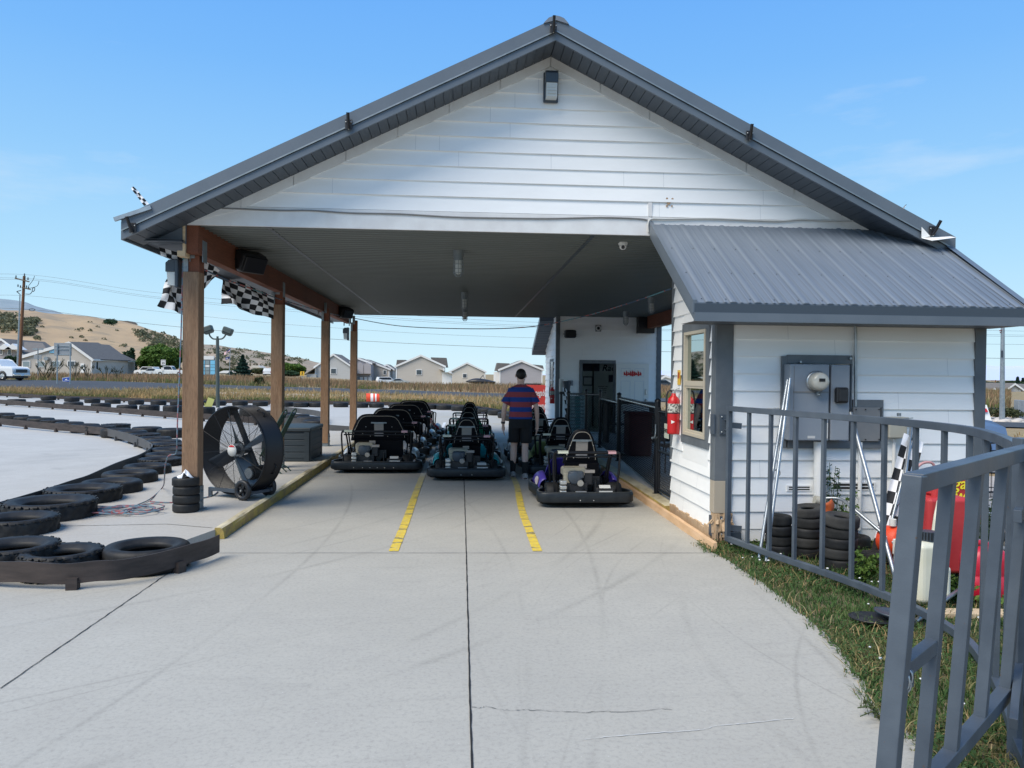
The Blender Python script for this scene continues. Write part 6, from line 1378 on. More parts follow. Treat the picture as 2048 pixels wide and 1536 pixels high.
mb = MB(); wbox(mb, 1661.5, 1701, 730, 881, .0, .165); ob2 = mb.build('breaker_cabinet', M['panel_grey'], ep, bevel=.008)
mb = MB(); wbox(mb, 1588, 1659, 783, 785, .17, .178); wbox(mb, 1587, 1590, 732, 879, .17, .174); mb.build('door_seam', M['panel_dark'], ob)
c = W_(1633, 763, .17); mb = MB(); mb.lathe([(0, 0), (.105, 0), (.105, .03), (.092, .035)], c+Vector((0, .02, 0)), (0, -1, 0), n=32); mb.build('meter_ring', M['galv'], ob)
mb = MB(); mb.lathe([(.09, .03), (.088, .10), (.078, .125), (.05, .135), (0, .137)], c+Vector((0, .02, 0)), (0, -1, 0), n=32); mt_ = mb.build('meter', M['meter_glass'] if 'meter_glass' in M else mk('meter_glass', (.42, .41, .36), .15, c2=(.48, .47, .42), scale=20), ob)
mb = MB(); mb.bx(c.x-.03, c.x+.03, c.y-.121, c.y-.118, c.z+.0, c.z+.03); mb.build('meter_display', M['text_black'], mt_)
mb = MB(); mb.bar(c+Vector((0, -.02, -.105)), c+Vector((0, -.02, -.14)), .02, .03); mb.cyl(c+Vector((0, -.03, -.125)), c+Vector((.02, -.05, -.13)), .012, 8); mb.build('seal', M['galv_plate'], ob)
mb = MB(); a = W_(1672, 806, .2); b = W_(1698, 775, .2); cc = (a+b)/2; mb.rbox((cc.x, WY-.21, cc.z), (b.x-a.x, .06, b.z-a.z), .02); mb.rbox((cc.x, WY-.245, cc.z), ((b.x-a.x)*.7, .02, (b.z-a.z)*.8), .02); mb.build('junction_box', M['black'], ob2)
mb = MB(); wbox(mb, 1645, 1657, 846, 877, .17, .173); mb.build('label', M['label_white'], ob)
mb = MB(); wbox(mb, 1616, 1631, 872, 877, .17, .173); mb.build('label', M['label_white'], ob)
mb = MB(); 
for px, py in ((1700, 717), (1600, 724)): p = W_(px, py, .03); mb.cyl(p, p+Vector((0, -.02, 0)), .012, 8)
mb.build('bolt', M['galv'], ep)
sp = thing('electrical_panel', 'smaller flat grey metal panel to the right of the meter cabinet', 'electrical panel', (W_(1735, 882).x, WY-.02, W_(1735, 882).z))
mb = MB(); wbox(mb, 1706.5, 1768, 800, 815, 0, .03); wbox(mb, 1763, 1768, 815, 882, 0, .03); wbox(mb, 1706.5, 1768, 883, 897, 0, .03); mb.build('backing_frame', M['grey_trim'], sp)
mb = MB(); wbox(mb, 1706.5, 1762, 815.5, 882.5, 0, .06); o_ = mb.build('cover', M['panel_dark'], sp, bevel=.004)
mb = MB()
for px in (1712, 1731, 1758):
 for py in (819, 879): p = W_(px, py, .06); mb.cyl(p, p+Vector((0, -.006, 0)), .007, 8)
mb.build('screw', M['black'], o_)
db = thing('disconnect_box', 'beige disconnect box on the white wall right of the electrical panels', 'electrical box', (W_(1798, 878).x, WY-.02, W_(1798, 878).z))
mb = MB(); a = W_(1779, 877, .1); b = W_(1817, 836, .1); mb.rbox(((a.x+b.x)/2, WY-.07, (a.z+b.z)/2), (b.x-a.x, .10, b.z-a.z), .012); mb.bx(a.x-.005, b.x+.005, WY-.135, WY-.02, b.z-.035, b.z+.006); mb.build('housing', M['beige_box'] if 'beige_box' in M else mk('beige_box', (.42, .40, .33), .55), db, bevel=.004)
mb = MB(); p = W_(1798, 832, .07); mb.cyl(p, p+Vector((0, 0, .03)), .02, 10); mb.bar(W_(1800, 838, .12), W_(1826, 836, .14), .012, .008); mb.build('handle', M['galv_plate'], db)
def pipe(label, pts, r, m_, name='conduit', cat='pipe', group=None, n=10, clamps=()):
 mb = MB(); mb.tube(pts, r, n); 
 o = mb.build(name, M[m_]); return tag(o, label, cat, group)
pipe('thick white pipe running down the wall from the meter cabinet', [W_(1638, 883, .05), W_(1638, 940, .05), W_(1638, 1004, .05)], .052, 'white_paint', 'downpipe')
pipe('thin grey conduit from the round lamp down to the smaller panel', [W_(1711, 640, .02), W_(1711, 720, .02), W_(1711, 813, .02)], .015, 'galv')
pipe('thin white conduit running down from the smaller electrical panel', [W_(1721, 884, .02), W_(1719.5, 980, .02), W_(1718.5, 1060, .02)], .020, 'white_paint')
pipe('thin white conduit running down from the beige disconnect box', [W_(1788, 878, .02), W_(1787, 1000, .02), W_(1786, 1120, .02)], .018, 'white_paint')
t = thing('round_lamp', 'round bulkhead lamp with cable loops under the lean-to eave', 'lamp', W_(1713, 640)); c = W_(1716, 628, .08)
mb = MB(); mb.cyl(c+Vector((.01, 0, .03)), c+Vector((.01, .06, .03)), .06, 16); mb.cyl(c+Vector((.03, -.02, .05)), c+Vector((.05, -.06, .0)), .035, 14); mb.build('housing', M['panel_dark'], t)
mb = MB(); mb.tube(catmull([c+Vector((-.09, .02, .06)), c+Vector((-.10, .01, -.01)), c+Vector((-.05, 0, -.06)), c+Vector((.0, 0, -.055)), c+Vector((.06, 0, -.03)), c+Vector((.07, 0, .03))], 5), .011, 7); mb.tube(catmull([c+Vector((-.07, .02, .06)), c+Vector((-.075, .01, .0)), c+Vector((-.03, 0, -.045)), c+Vector((-.0, 0, -.06))], 5), .008, 7); mb.build('cable', M['galv'], t)
def vent(label, px0, px1, py0, py1):
 a = W_(px0, py1); b = W_(px1, py0); t = thing('wall_vent', label, 'vent', ((a.x+b.x)/2, WY-.03, a.z), group='low white vents'); mb = MB(); mb.bx(a.x, b.x, WY-.026, WY-.0, a.z, a.z+.012); mb.bx(a.x, b.x, WY-.026, WY, b.z-.012, b.z); mb.bx(a.x, a.x+.02, WY-.026, WY, a.z+.012, b.z-.012); mb.bx(b.x-.02, b.x, WY-.026, WY, a.z+.012, b.z-.012); mb.build('vent_frame', M['white_paint'], t)
 mb = MB(); mb.bx(a.x+.02, b.x-.02, WY-.0235, WY-.0225, a.z+.012, b.z-.012); mb.build('opening', M['rubber_grey'], t)
 mb = MB(); mb.bx(a.x+.02, b.x-.02, WY-.027, WY-.024, (a.z+b.z)/2-.004, (a.z+b.z)/2+.004); mb.build('slat', M['white_paint'], t)
vent('low white wall vent left of the thick white pipe', 1574, 1624, 971, 983); vent('low white wall vent right of the thick white pipe', 1662, 1752, 965, 981)
# ---------------------------------------------------------------- hinges on the corner
def hinge(label, py):
 p = AY(1452, py, WY-.04); h = .20
 mb = MB(); mb.bx(p.x-.065, p.x+.055, WY-.046, WY-.030, p.z-h/2, p.z+h/2); mb.bx(WX0-.046, WX0-.029, WY-.046, WY+.06, p.z-h/2, p.z+h/2); t = mb.build('hinge', M['gate_paint'], room, bevel=.002)
 mb = MB(); mb.cyl((p.x, WY-.085, p.z-.06), (p.x, WY-.085, p.z+.06), .014, 10); mb.bx(p.x-.02, p.x+.02, WY-.10, WY-.046, p.z+.044, p.z+.056); mb.bx(p.x-.02, p.x+.02, WY-.10, WY-.046, p.z-.056, p.z-.044); mb.bar((p.x, WY-.085, p.z), (p.x+.13, WY-.11, p.z-.01), .03, .055); mb.build('hinge_arm', M['gate_paint'], t)
 for dx in (-.045, .035):
  for zz in (-.075, .075): mb = MB(); mb.ball((p.x+dx, WY-.05, p.z+zz), .010, 8, 5); mb.build('bolt', M['galv'], t)
hinge('upper hinge joining the curved gate to the corner of the utility room', 849); hinge('lower hinge on the splintered foot of the corner post', 1053)
# ================================================================ CURVED GATE AND NEAR GATE
cg = [(2.60, 7.30), (2.78, 6.55), (2.95, 5.95), (3.07, 5.40), (3.11, 4.95), (3.05, 4.42), (2.84, 3.90), (2.63, 3.50), (2.43, 3.16), (2.30, 2.92)]
CG = catmull([(x, y, 0) for x, y in cg], 12)
def arclen(P):
 s = [0]
 for a, b in zip(P, P[1:]): s.append(s[-1]+(b-a).length)
 return s
def at_s(P, S, s):
 for i in range(len(P)-1):
  if S[i+1] >= s: t = (s-S[i])/(S[i+1]-S[i]+1e-9); return P[i].lerp(P[i+1], t), (P[i+1]-P[i]).normalized()
 return P[-1], (P[-1]-P[-2]).normalized()
S_ = arclen(CG); cgt = thing('curved_gate', 'blue-grey steel picket gate bending in a curve from the building corner', 'gate', (2.6, 7.3, 0))
ZT, ZBt = 1.345, .085
def sweep(P, z, w, h, name, parent, dz=lambda s: 0):
 mb = MB(); vs = []; S = arclen(P)
 for i, p in enumerate(P):
  d = (P[min(i+1, len(P)-1)]-P[max(i-1, 0)]); d.z = 0; d.normalize(); nn = Vector((-d.y, d.x, 0)); zz = z+dz(S[i])
  for a, b in ((-1, -1), (1, -1), (1, 1), (-1, 1)): q_ = p+nn*a*w/2; vs.append((q_.x, q_.y, zz+b*h/2))
 n = len(P); mb.add(vs, [(i*4+k, i*4+(k+1) % 4, (i+1)*4+(k+1) % 4, (i+1)*4+k) for i in range(n-1) for k in range(4)]+[(3, 2, 1, 0), tuple((n-1)*4+k for k in range(4))]); return mb.build(name, M['gate_paint'], parent, bevel=.003)
sweep(CG, ZT, .045, .05, 'top_rail', cgt); sweep(CG, ZBt, .045, .05, 'bottom_rail', cgt)
npk = 14; 
for k in range(npk+1):
 s = min(S_[-1]-.02, .02+k*(S_[-1]-.04)/npk); p, d = at_s(CG, S_, s); w = .042 if k in (0, npk) else .031; mb = MB(); R_ = Matrix.Rotation(atan2(d.y, d.x), 3, 'Z')
 mb.box((p.x, p.y, (ZT+ZBt)/2), (w, w, ZT-ZBt-.045+(.02 if k in (0, npk) else 0)), R_); mb.build('picket' if k not in (0, npk) else 'stile', M['gate_paint'], cgt, bevel=.002)
# near gate leaf, standing ajar and leaning
ng = thing('near_gate', 'blue-grey steel picket gate leaf standing open closest to the camera', 'gate', (1.30, 2.15, 0))
A0 = AY(1828, 968, 2.12); A1 = AY(2048, 903, 3.02); dirg = Vector((A1.x-A0.x, A1.y-A0.y, 0)).normalized(); zt_ = 1.352; lean = Vector((-.075, .0, -1.0)).normalized()
def gp(s, z): return Vector((A0.x, A0.y, zt_))+dirg*s+lean*((zt_-z)/abs(lean.z))
mb = MB(); mb.bar(gp(-.0, zt_), gp(2.4, zt_+.0), .052, .055); mb.build('top_rail', M['gate_paint'], ng, bevel=.003)
mb = MB(); mb.bar(gp(.02, .335), gp(2.4, .345), .050, .052); mb.build('bottom_rail', M['gate_paint'], ng, bevel=.003)
mb = MB(); mb.bar(gp(0, zt_+.024), gp(0, .01), .055, .052, up=tuple(dirg)); mb.build('stile', M['gate_paint'], ng, bevel=.004)
for k in range(1, 6):
 s = (0, .33, .66, 1.03, 1.42, 1.85)[k]; mb = MB(); mb.bar(gp(s, zt_-.026), gp(s, .36), .041, .041, up=tuple(dirg)); mb.build('picket', M['gate_paint'], ng, bevel=.002)
mb = MB(); zc = AY(1855, 1325, 2.2).z; mb.bar(gp(.0, zc), gp(.36, zc+.005), .035, .045); mb.build('cross_bar', M['gate_paint'], ng, bevel=.003)
mb = MB(); c = gp(.045, zc-.02); mb.rbox(c, (.05, .05, .05), .006)
ch = MB()
for k in range(9):
 cc = gp(.03+.004*k, zc-.025+.012*sin(k*1.3))+Vector((.0, -.028, 0)); a = k*.9
 ch.tube([cc+Vector((cos(2*pi*q2/10)*.012*cos(a)*1.0, cos(2*pi*q2/10)*.010*sin(a), sin(2*pi*q2/10)*.020)) for q2 in range(10)], .0032, 5, closed=True)
mb.build('latch', M['gate_paint'], ng, bevel=.002); o = ch.build('chain', M['galv']); tag(o, 'short galvanised chain wrapped round the latch of the nearest gate', 'chain')
# hinge flats of the near gate at its far end
hp = thing('gate_post', 'blue-grey steel post at the right edge carrying both gates', 'post', (2.42, 3.1, 0)); mb = MB(); mb.bx(2.40, 2.46, 3.13, 3.19, .0, 1.40); mb.build('post', M['gate_paint'], hp, bevel=.003)
mb = MB(); mb.bar((2.43, 3.16, .42), (2.18, 2.86, .30), .03, .05); mb.bar((2.43, 3.16, 1.1), (2.25, 2.95, 1.1), .03, .05); mb.build('hinge_arm', M['gate_paint'], hp, bevel=.002)
# ================================================================ THINGS LEANING AND LYING BY THE WALL
def G(px, py, z=0): return AZ(px, py, z)
pipe('galvanised pipe leaning on the left side of the meter cabinet, left one of the pair', [AZ(1518, 1118, .0), AY(1575, 760, 7.22)], .016, 'galv', 'steel_pipe', 'pipe', 'galvanised pipes leaning on the wall')
pipe('galvanised pipe leaning on the left side of the meter cabinet, right one of the pair', [AZ(1526, 1122, .0)+Vector((.02, -.02, 0)), AY(1580, 757, 7.20)], .016, 'galv', 'steel_pipe', 'pipe', 'galvanised pipes leaning on the wall')
mb = MB(); p = AY(1547, 938, 7.05); mb.tube([p+Vector((-.03, -.02, 0)), p+Vector((.0, -.03, -.01)), p+Vector((.03, -.02, 0))], .006, 6); mb.tube(catmull([p+Vector((.02, -.02, 0)), p+Vector((.05, -.02, -.01)), p+Vector((.055, -.02, -.05)), p+Vector((.04, -.02, -.06))], 4), .004, 5); o = mb.build('wire_tie', M['black']); tag(o, 'black wire hook tied round the pair of leaning pipes', 'wire')
pipe('long galvanised pipe slanting down to the right in front of the tyre stacks', [AY(1701, 826, 7.15), AZ(1792, 1160, .02)], .019, 'galv', 'steel_pipe', 'pipe')
pipe('galvanised pipe leaning from the thick white downpipe to the red container', catmull([AY(1645, 997, 7.3), AY(1680, 998, 7.2), AY(1710, 1020, 7.0), AY(1792, 1090, 6.6)], 6), .016, 'galv', 'steel_pipe', 'pipe')
pipe('grey pole of the leaning checkered flag', [AZ(1763, 1120, .02), AY(1828, 868, 7.25)], .013, 'galv', 'flag_pole', 'pole')
pipe('bright steel tube standing beside the checkered flag pole', [AZ(1776, 1140, .02)+Vector((.05, 0, 0)), AY(1823, 850, 7.3)], .015, 'galv', 'steel_pipe', 'pipe')
pipe('galvanised pipe lying in the grass from the white jug to the right', [AZ(1828, 1245, .02), AZ(1945, 1160, .12)], .016, 'galv', 'steel_pipe', 'pipe')
for i, (a, b) in enumerate((((1955, 1082), (2010, 1098)), ((1953, 1090), (2008, 1112)), ((1962, 1095), (2012, 1120)))): pipe(['upper', 'middle', 'lower'][i]+' plastic pipe of the small heap behind the red gas can', [AZ(*a, .25), AZ(*b, .18)], .022, 'panel_grey', 'plastic_pipe', 'pipe', 'heap of grey plastic pipes')
cloth_flag('checkered_flag', 'large checkered flag hanging folded from the pole that leans on the wall', AY(1808, 866, 7.2), AY(1742, 1100, 6.95), AY(1786, 1102, 6.9), AY(1850, 884, 7.2), 3, 10, group='checkered flags at the canopy', wav=.03, phase=2, sub_=4)
# tyre stacks in front of the wall
GS = 'small kart tyres stacked against the utility room'
def stack(px, py, n, R, names, h=.105):
 p = AZ(px, py, 0); 
 for k in range(n): tyre(names[k], (p.x+rnd.uniform(-.012, .012), p.y+rnd.uniform(-.01, .01), k*h), R, h*.98, 'slick', 'rubber_dusty' if k % 2 else 'rubber', GS, tilt=(rnd.uniform(-.02, .02), rnd.uniform(-.02, .02)))
L5 = ['bottom', 'second', 'third', 'fourth', 'top', 'topmost']
stack(1556, 1108, 4, .125, [L5[k]+' tyre of the left stack beside the leaning pipes' for k in range(4)], .092)
stack(1614, 1112, 4, .133, [L5[k]+' tyre of the middle stack below the orange bracket' for k in range(4)], .090)
tyre('dusty tyre lying across the top of the middle stack', (AZ(1614, 1112).x+.03, AZ(1614, 1112).y+.05, .365), .138, .09, 'slick', 'rubber_grey', GS, tilt=(.05, .12))
stack(1680, 1136, 4, .145, [L5[k]+' tyre of the right stack, nearest to the camera' for k in range(4)], .090)
tyre('grey dusty tyre on top of the right stack', (AZ(1680, 1136).x, AZ(1680, 1136).y, .365), .15, .10, 'slick', 'rubber_grey', GS, tilt=(.04, -.08))
tyre('tyre behind the middle stack against the wall', (AZ(1604, 1080).x, 7.22, .02), .15, .11, 'slick', 'rubber', GS); tyre('single small tyre lying in the weeds right of the stacks', AZ(1742, 1128, 0), .15, .11, 'slick', 'rubber_dusty', GS, tilt=(.1, .1)); tyre('tyre half hidden behind the right stack', AZ(1718, 1100, 0)+Vector((0, .1, .0)), .15, .12, 'slick', 'rubber', GS)
mb = MB(); p = AY(1645, 1018, 7.1); mb.grid(lambda u, v: (p.x-.07+.14*v+.03*sin(u*5), p.y-.03-.06*sin(v*pi), p.z+.05-.20*u+.05*v), 8, 8); o = mb.build('bracket', M['rust_orange'], solid=.01); tag(o, 'bent rusty orange bracket resting on the middle tyre stack', 'bracket'); mb = MB(); mb.cyl(p+Vector((-.09, -.02, .09)), p+Vector((.0, -.03, .07)), .045, 14, mi=0); mb.build('hub', M['beige_box'], o)
# red fuel tank with hose and sign
ft = thing('fuel_tank', 'tall dull red metal fuel tank with a hose on top', 'fuel tank', AZ(1890, 1160, 0)); a = AY(1828, 990, 6.2); b = AY(1942, 990, 6.2); p0 = AZ(1885, 1150, 0)
tx0, tx1 = AY(1858, 1000, 6.0).x, AY(1948, 1000, 6.0).x; ztk = AY(1880, 997, 6.0).z
mb = MB(); mb.rbox(((tx0+tx1)/2, 6.18, ztk/2+.03), (tx1-tx0, .36, ztk-.06), .03); mb.build('tank', M['red_tank'], ft, bevel=.01)
mb = MB(); mb.rbox(((tx0+tx1)/2-.02, 6.2, ztk+.06), (.16, .2, .12), .03); mb.cyl((tx0+.12, 6.1, ztk), (tx0+.12, 6.1, ztk+.22), .035, 12); mb.build('pump', M['red_tank'], ft)
mb = MB(); mb.tube(catmull([AY(1879, 1004, 5.95), AY(1877, 1015, 5.85), AY(1873, 1035, 5.8), AY(1868, 1070, 5.8), AY(1865, 1080, 5.75)], 5), .022, 9); mb.build('hose', M['jug'], ft)
mb = MB(); mb.tube(catmull([AY(1815, 985, 6.4), AY(1824, 950, 6.4), AY(1842, 928, 6.4), AY(1862, 925, 6.4), AY(1871, 936, 6.4)], 5), .012, 8); mb.build('hose', M['hose_pink'] if 'hose_pink' in M else mk('hose_pink', (.45, .25, .25), .4), ft); mb = MB(); q_ = AY(1872, 942, 6.4); mb.cyl(q_+Vector((0, 0, .03)), (q_.x, q_.y, ztk), .02, 10); mb.lathe([(0, 0), (.035, 0), (.035, .03), (0, .04)], q_, n=12); mb.build('valve', M['galv'], ft)
sg = AY(1925, 974, 6.6); mb = MB(); a = AY(1880, 1003, 6.7); b = AY(1963, 957, 6.7); mb.bx(a.x, b.x, 6.69, 6.71, a.z-.2, b.z); sgn_ = mb.build('signboard', M['red_tank']); tag(sgn_, 'red signboard with yellow lettering standing behind the fuel tank', 'sign')
text('lettering', 'Renegade', M['text_yellow'], .15, (AY(1903, 968, 6.68).x, 6.685, AY(1903, 968, 6.68).z), (1, 0, 0), (0, 0, 1), sgn_, shear=.2); text('lettering', 'Raceway', M['text_yellow'], .15, (AY(1903, 991, 6.68).x, 6.685, AY(1903, 992, 6.68).z), (1, 0, 0), (0, 0, 1), sgn_, shear=.2)
# orange round canister left of the tank
t = thing('canister', 'orange-red round canister lying against the flag, left of the fuel tank', 'canister', AZ(1805, 1130, 0)); c = AZ(1812, 1130, 0)+Vector((0, .2, .17))
mb = MB(); mb.lathe([(0, -.12), (.10, -.11), (.135, -.08), (.14, 0), (.135, .08), (.10, .11), (0, .12)], c, (.35, -1, .1), n=26); mb.build('body', M['orange'], t); mb = MB(); mb.rbox(c+Vector((-.03, -.13, -.02)), (.12, .03, .14), .01, Matrix.Rotation(.3, 3, 'Z')); mb.build('label', M['paper'], t); mb = MB(); mb.cyl(c+Vector((-.04, -.05, .15)), c+Vector((-.04, -.05, .21)), .03, 10); mb.build('cap', M['white_paint'], t)
# white jug
t = thing('plastic_jug', 'tall cream plastic jug with a black cap standing in the grass', 'jug', AZ(1868, 1212, 0)); c = AZ(1866, 1212, 0)
zj = AY(1866, 1085, c.y).z; mb = MB(); mb.rbox((c.x, c.y+.07, zj/2), (.235, .17, zj), .05, seg=4); mb.rbox((c.x+.10, c.y+.07, zj*.35), (.08, .16, zj*.55), .03); mb.build('body', M['jug'], t, bevel=.012)
mb = MB(); mb.cyl((c.x+.0, c.y+.07, zj), (c.x, c.y+.07, zj+.07), .058, 18); mb.build('cap', M['gutter'], t); mb = MB()
for k in range(18): a = 2*pi*k/18; mb.bar((c.x+cos(a)*.058, c.y+.07+sin(a)*.058, zj+.01), (c.x+cos(a)*.058, c.y+.07+sin(a)*.058, zj+.065), .008, .008)
mb.build('cap_ridge', M['black'], t)
# red gas can
c = AZ(1989, 1205, 0); t = thing('gas_can', 'bright red plastic petrol can with a black spout', 'fuel can', c)
mb = MB(); vs = []; hh = [(0, .93), (.03, 1.0), (.18, 1.0), (.185, .97), (.195, 1.0), (.30, 1.0), (.345, .92), (.372, .70), (.38, .45)]; n = 24
for z, s in hh:
 for k in range(n):
  a = 2*pi*k/n; e = .55; x = .155*s*abs(cos(a))**e*(1 if cos(a) > 0 else -1); y = .115*s*abs(sin(a))**e*(1 if sin(a) > 0 else -1); vs.append((c.x+x, c.y+.12+y, z+(.02*(1-abs(x)/.16) if z > .33 else 0)))
mb.add(vs, [(i*n+k, i*n+(k+1) % n, (i+1)*n+(k+1) % n, (i+1)*n+k) for i in range(len(hh)-1) for k in range(n)]+[tuple(range(n-1, -1, -1)), tuple((len(hh)-1)*n+k for k in range(n))], 0, True); bd = mb.build('body', M['red_plastic'], t)
mb = MB(); mb.tube(catmull([(c.x-.12, c.y+.12, .33), (c.x-.10, c.y+.12, .405), (c.x-.03, c.y+.12, .42), (c.x+.03, c.y+.12, .40), (c.x+.05, c.y+.12, .35)], 5), .020, 9); mb.build('handle', M['red_plastic'], t)
mb = MB(); mb.cyl((c.x+.07, c.y+.11, .36), (c.x+.085, c.y+.10, .40), .035, 14); mb.cyl((c.x+.085, c.y+.10, .395), (c.x+.14, c.y+.05, .52), .020, 12, r2=.016); mb.cyl((c.x+.14, c.y+.05, .52), (c.x+.17, c.y+.02, .58), .008, 8); mb.build('spout', M['black'], t)
# planks and black trays in the grass
mb = MB(); a = AZ(1800, 1222, .02); b = AZ(2060, 1232, .02); mb.bar(AZ(1862, 1226, .02), b+Vector((.5, 0, 0)), .13, .035); o = mb.build('plank', M['plank_new'], bevel=.003); tag(o, 'pale new plank lying in the grass behind the near gate', 'plank')
mb = MB(); c = AZ(1738, 1243, .02); mb.lathe([(0, 0), (.11, 0), (.15, .02), (.155, .03), (.14, .027), (.10, .012), (0, .010)], c+Vector((.03, 0, 0)), (0, .05, 1), n=26); o = mb.build('tray', M['black']); tag(o, 'shallow black plastic tray lying in the grass left of the near gate post', 'tray')
mb = MB(); c = AZ(1775, 1240, .03); mb.lathe([(0, 0), (.08, 0), (.12, .02), (.125, .032), (.11, .028), (.08, .014), (0, .012)], c+Vector((.04, 0, .02)), (.1, .0, 1), n=26); o = mb.build('tray', M['gutter']); tag(o, 'dark dish with a pale rim lying on the black tray', 'tray')
mb = MB(); mb.box(AZ(1450, 1090, .02)+Vector((.12, .08, .05)), (.12, .06, .12)); mb.box(AZ(1485, 1062, .02)+Vector((.0, .3, .04)), (.20, .04, .12)); o = mb.build('wood_block', M['gutter']); tag(o, 'dark painted wood offcut at the foot of the building corner', 'wood offcut')
# things at the right edge: white barrel, wire basket
mb = MB(); c = AZ(2062, 1140, 0); mb.lathe([(0, 0), (.20, 0), (.205, .30), (.21, .31), (.205, .6), (.19, .62), (0, .62)], c, n=26); o = mb.build('bucket', M['white_paint']); tag(o, 'white drum cut off by the right edge of the picture', 'drum')
t = thing('wire_trolley', 'black wire trolley standing behind the fuel tank at the right', 'trolley', AZ(2000, 1060, 0)); c = AZ(1998, 1050, 0); mb = MB()
for z in (.35, .40, .62): mb.tube([c+Vector((-.3, -.2, z)), c+Vector((.3, -.2, z)), c+Vector((.3, .2, z)), c+Vector((-.3, .2, z))], .006, 5, closed=True)
for k in range(13): x = -.3+k*.05; mb.tube([c+Vector((x, -.2, .62)), c+Vector((x, -.2, .35)), c+Vector((x, .2, .35)), c+Vector((x, .2, .62))], .003, 4)
mb.build('basket', M['black'], t); mb = MB(); mb.tube(catmull([c+Vector((-.32, 0, .0)), c+Vector((-.33, 0, .8)), c+Vector((-.25, 0, .92)), c+Vector((.25, 0, .92)), c+Vector((.33, 0, .8)), c+Vector((.32, 0, .0))], 5), .010, 7); mb.build('frame', M['black'], t)
# ================================================================ GRASS AND PLANTS
def leafmat(k, cols, rough=.75, trans=.25):
 q = NT(k); at_ = q.n.new('ShaderNodeAttribute'); at_.attribute_name = 'rnd'; st = [(i/(len(cols)-1 or 1), c) for i, c in enumerate(cols)]
 c_ = q.ramp(at_.outputs['Fac'], st); q.set(c_, rough, spec=.25); q.b.inputs['Subsurface Weight'].default_value = 0
 tl = q.n.new('ShaderNodeBsdfTranslucent'); q.L(c_, tl.inputs['Color']); ms_ = q.n.new('ShaderNodeMixShader'); ms_.inputs[0].default_value = trans
 q.L(q.b.outputs[0], ms_.inputs[1]); q.L(tl.outputs[0], ms_.inputs[2]); q.L(ms_.outputs[0], q.n['Material Output'].inputs[0]); M[k] = q.m
leafmat('grass', [(.03, .075, .02), (.05, .11, .03), (.08, .145, .045), (.17, .17, .07), (.38, .31, .16)])
leafmat('clover', [(.03, .07, .02), (.05, .10, .03), (.08, .14, .05)])
leafmat('dry_grass', [(.36, .24, .11), (.50, .36, .18), (.30, .19, .09), (.20, .20, .08), (.58, .46, .26)])
leafmat('red_grass', [(.26, .165, .095), (.34, .225, .13), (.20, .13, .075), (.17, .155, .07), (.40, .30, .18)])
leafmat('green_grass', [(.09, .12, .035), (.13, .16, .05), (.24, .20, .09)])
leafmat('leaf_bright', [(.05, .10, .018), (.09, .16, .03), (.14, .22, .05)]); leafmat('leaf_dark', [(.018, .045, .02), (.03, .065, .03), (.045, .085, .04)])
leafmat('leaf_olive', [(.05, .06, .025), (.075, .085, .035), (.10, .11, .05)]); leafmat('leaf_conifer', [(.012, .035, .028), (.02, .055, .042), (.03, .07, .05)])
leafmat('leaf_scrub', [(.10, .11, .065), (.14, .145, .085), (.18, .18, .11)]); leafmat('scrub', [(.05, .055, .03), (.08, .08, .045), (.11, .105, .06)])
def blades(name, P, hmin, hmax, w, mat_, label, cat=None, kind='stuff', lean=.5, attr_fn=None, clump=None, origin=(0, 0, 0)):
 n = len(P); a = nr.uniform(0, 2*pi, n); h = nr.uniform(hmin, hmax, n)*(.6+.8*nr.rand(n)**1.5); ww = w*(.6+.8*nr.rand(n))
 la = nr.uniform(0, 2*pi, n); ll = lean*h*nr.rand(n)
 dx = np.cos(a)*ww/2; dy = np.sin(a)*ww/2; V = np.zeros((n, 5, 3))
 V[:, 0] = P+np.stack([dx, dy, 0*dx], 1); V[:, 1] = P-np.stack([dx, dy, 0*dx], 1)
 mid = P+np.stack([np.cos(la)*ll*.35, np.sin(la)*ll*.35, h*.6], 1); V[:, 2] = mid-np.stack([dx, dy, 0*dx], 1)*.7; V[:, 3] = mid+np.stack([dx, dy, 0*dx], 1)*.7
 V[:, 4] = P+np.stack([np.cos(la)*ll, np.sin(la)*ll, h*(1-.25*lean*nr.rand(n))], 1)
 o = np.arange(n)*5; F = np.concatenate([np.stack([o, o+1, o+2], 1), np.stack([o, o+2, o+3], 1), np.stack([o+3, o+2, o+4], 1)])
 r = nr.rand(n) if attr_fn is None else np.clip(attr_fn(P)+nr.uniform(-.25, .25, n), 0, 1)
 ob = npmesh(name, V.reshape(-1, 3), F, mat_, np.concatenate([r, r, r]), origin=origin); return tag(ob, label, cat, kind=kind)
def vnoise(x, y, s, seed=0):
 r_ = np.random.RandomState(seed); v = 0
 for k in range(5):
  ax, ay = r_.uniform(-1, 1, 2)*s*(1+k*.8); v = v+np.sin(x*ax*2+y*ay*2+r_.uniform(0, 6))/(1+k*.5)
 return v/2.2
def inpoly(x, y, poly):
 c = np.zeros(len(x), bool); j = len(poly)-1
 for i in range(len(poly)):
  xi, yi = poly[i][0], poly[i][1]; xj, yj = poly[j][0], poly[j][1]
  c ^= ((yi > y) != (yj > y)) & (x < (xj-xi)*(y-yi)/(yj-yi+1e-12)+xi); j = i
 return c
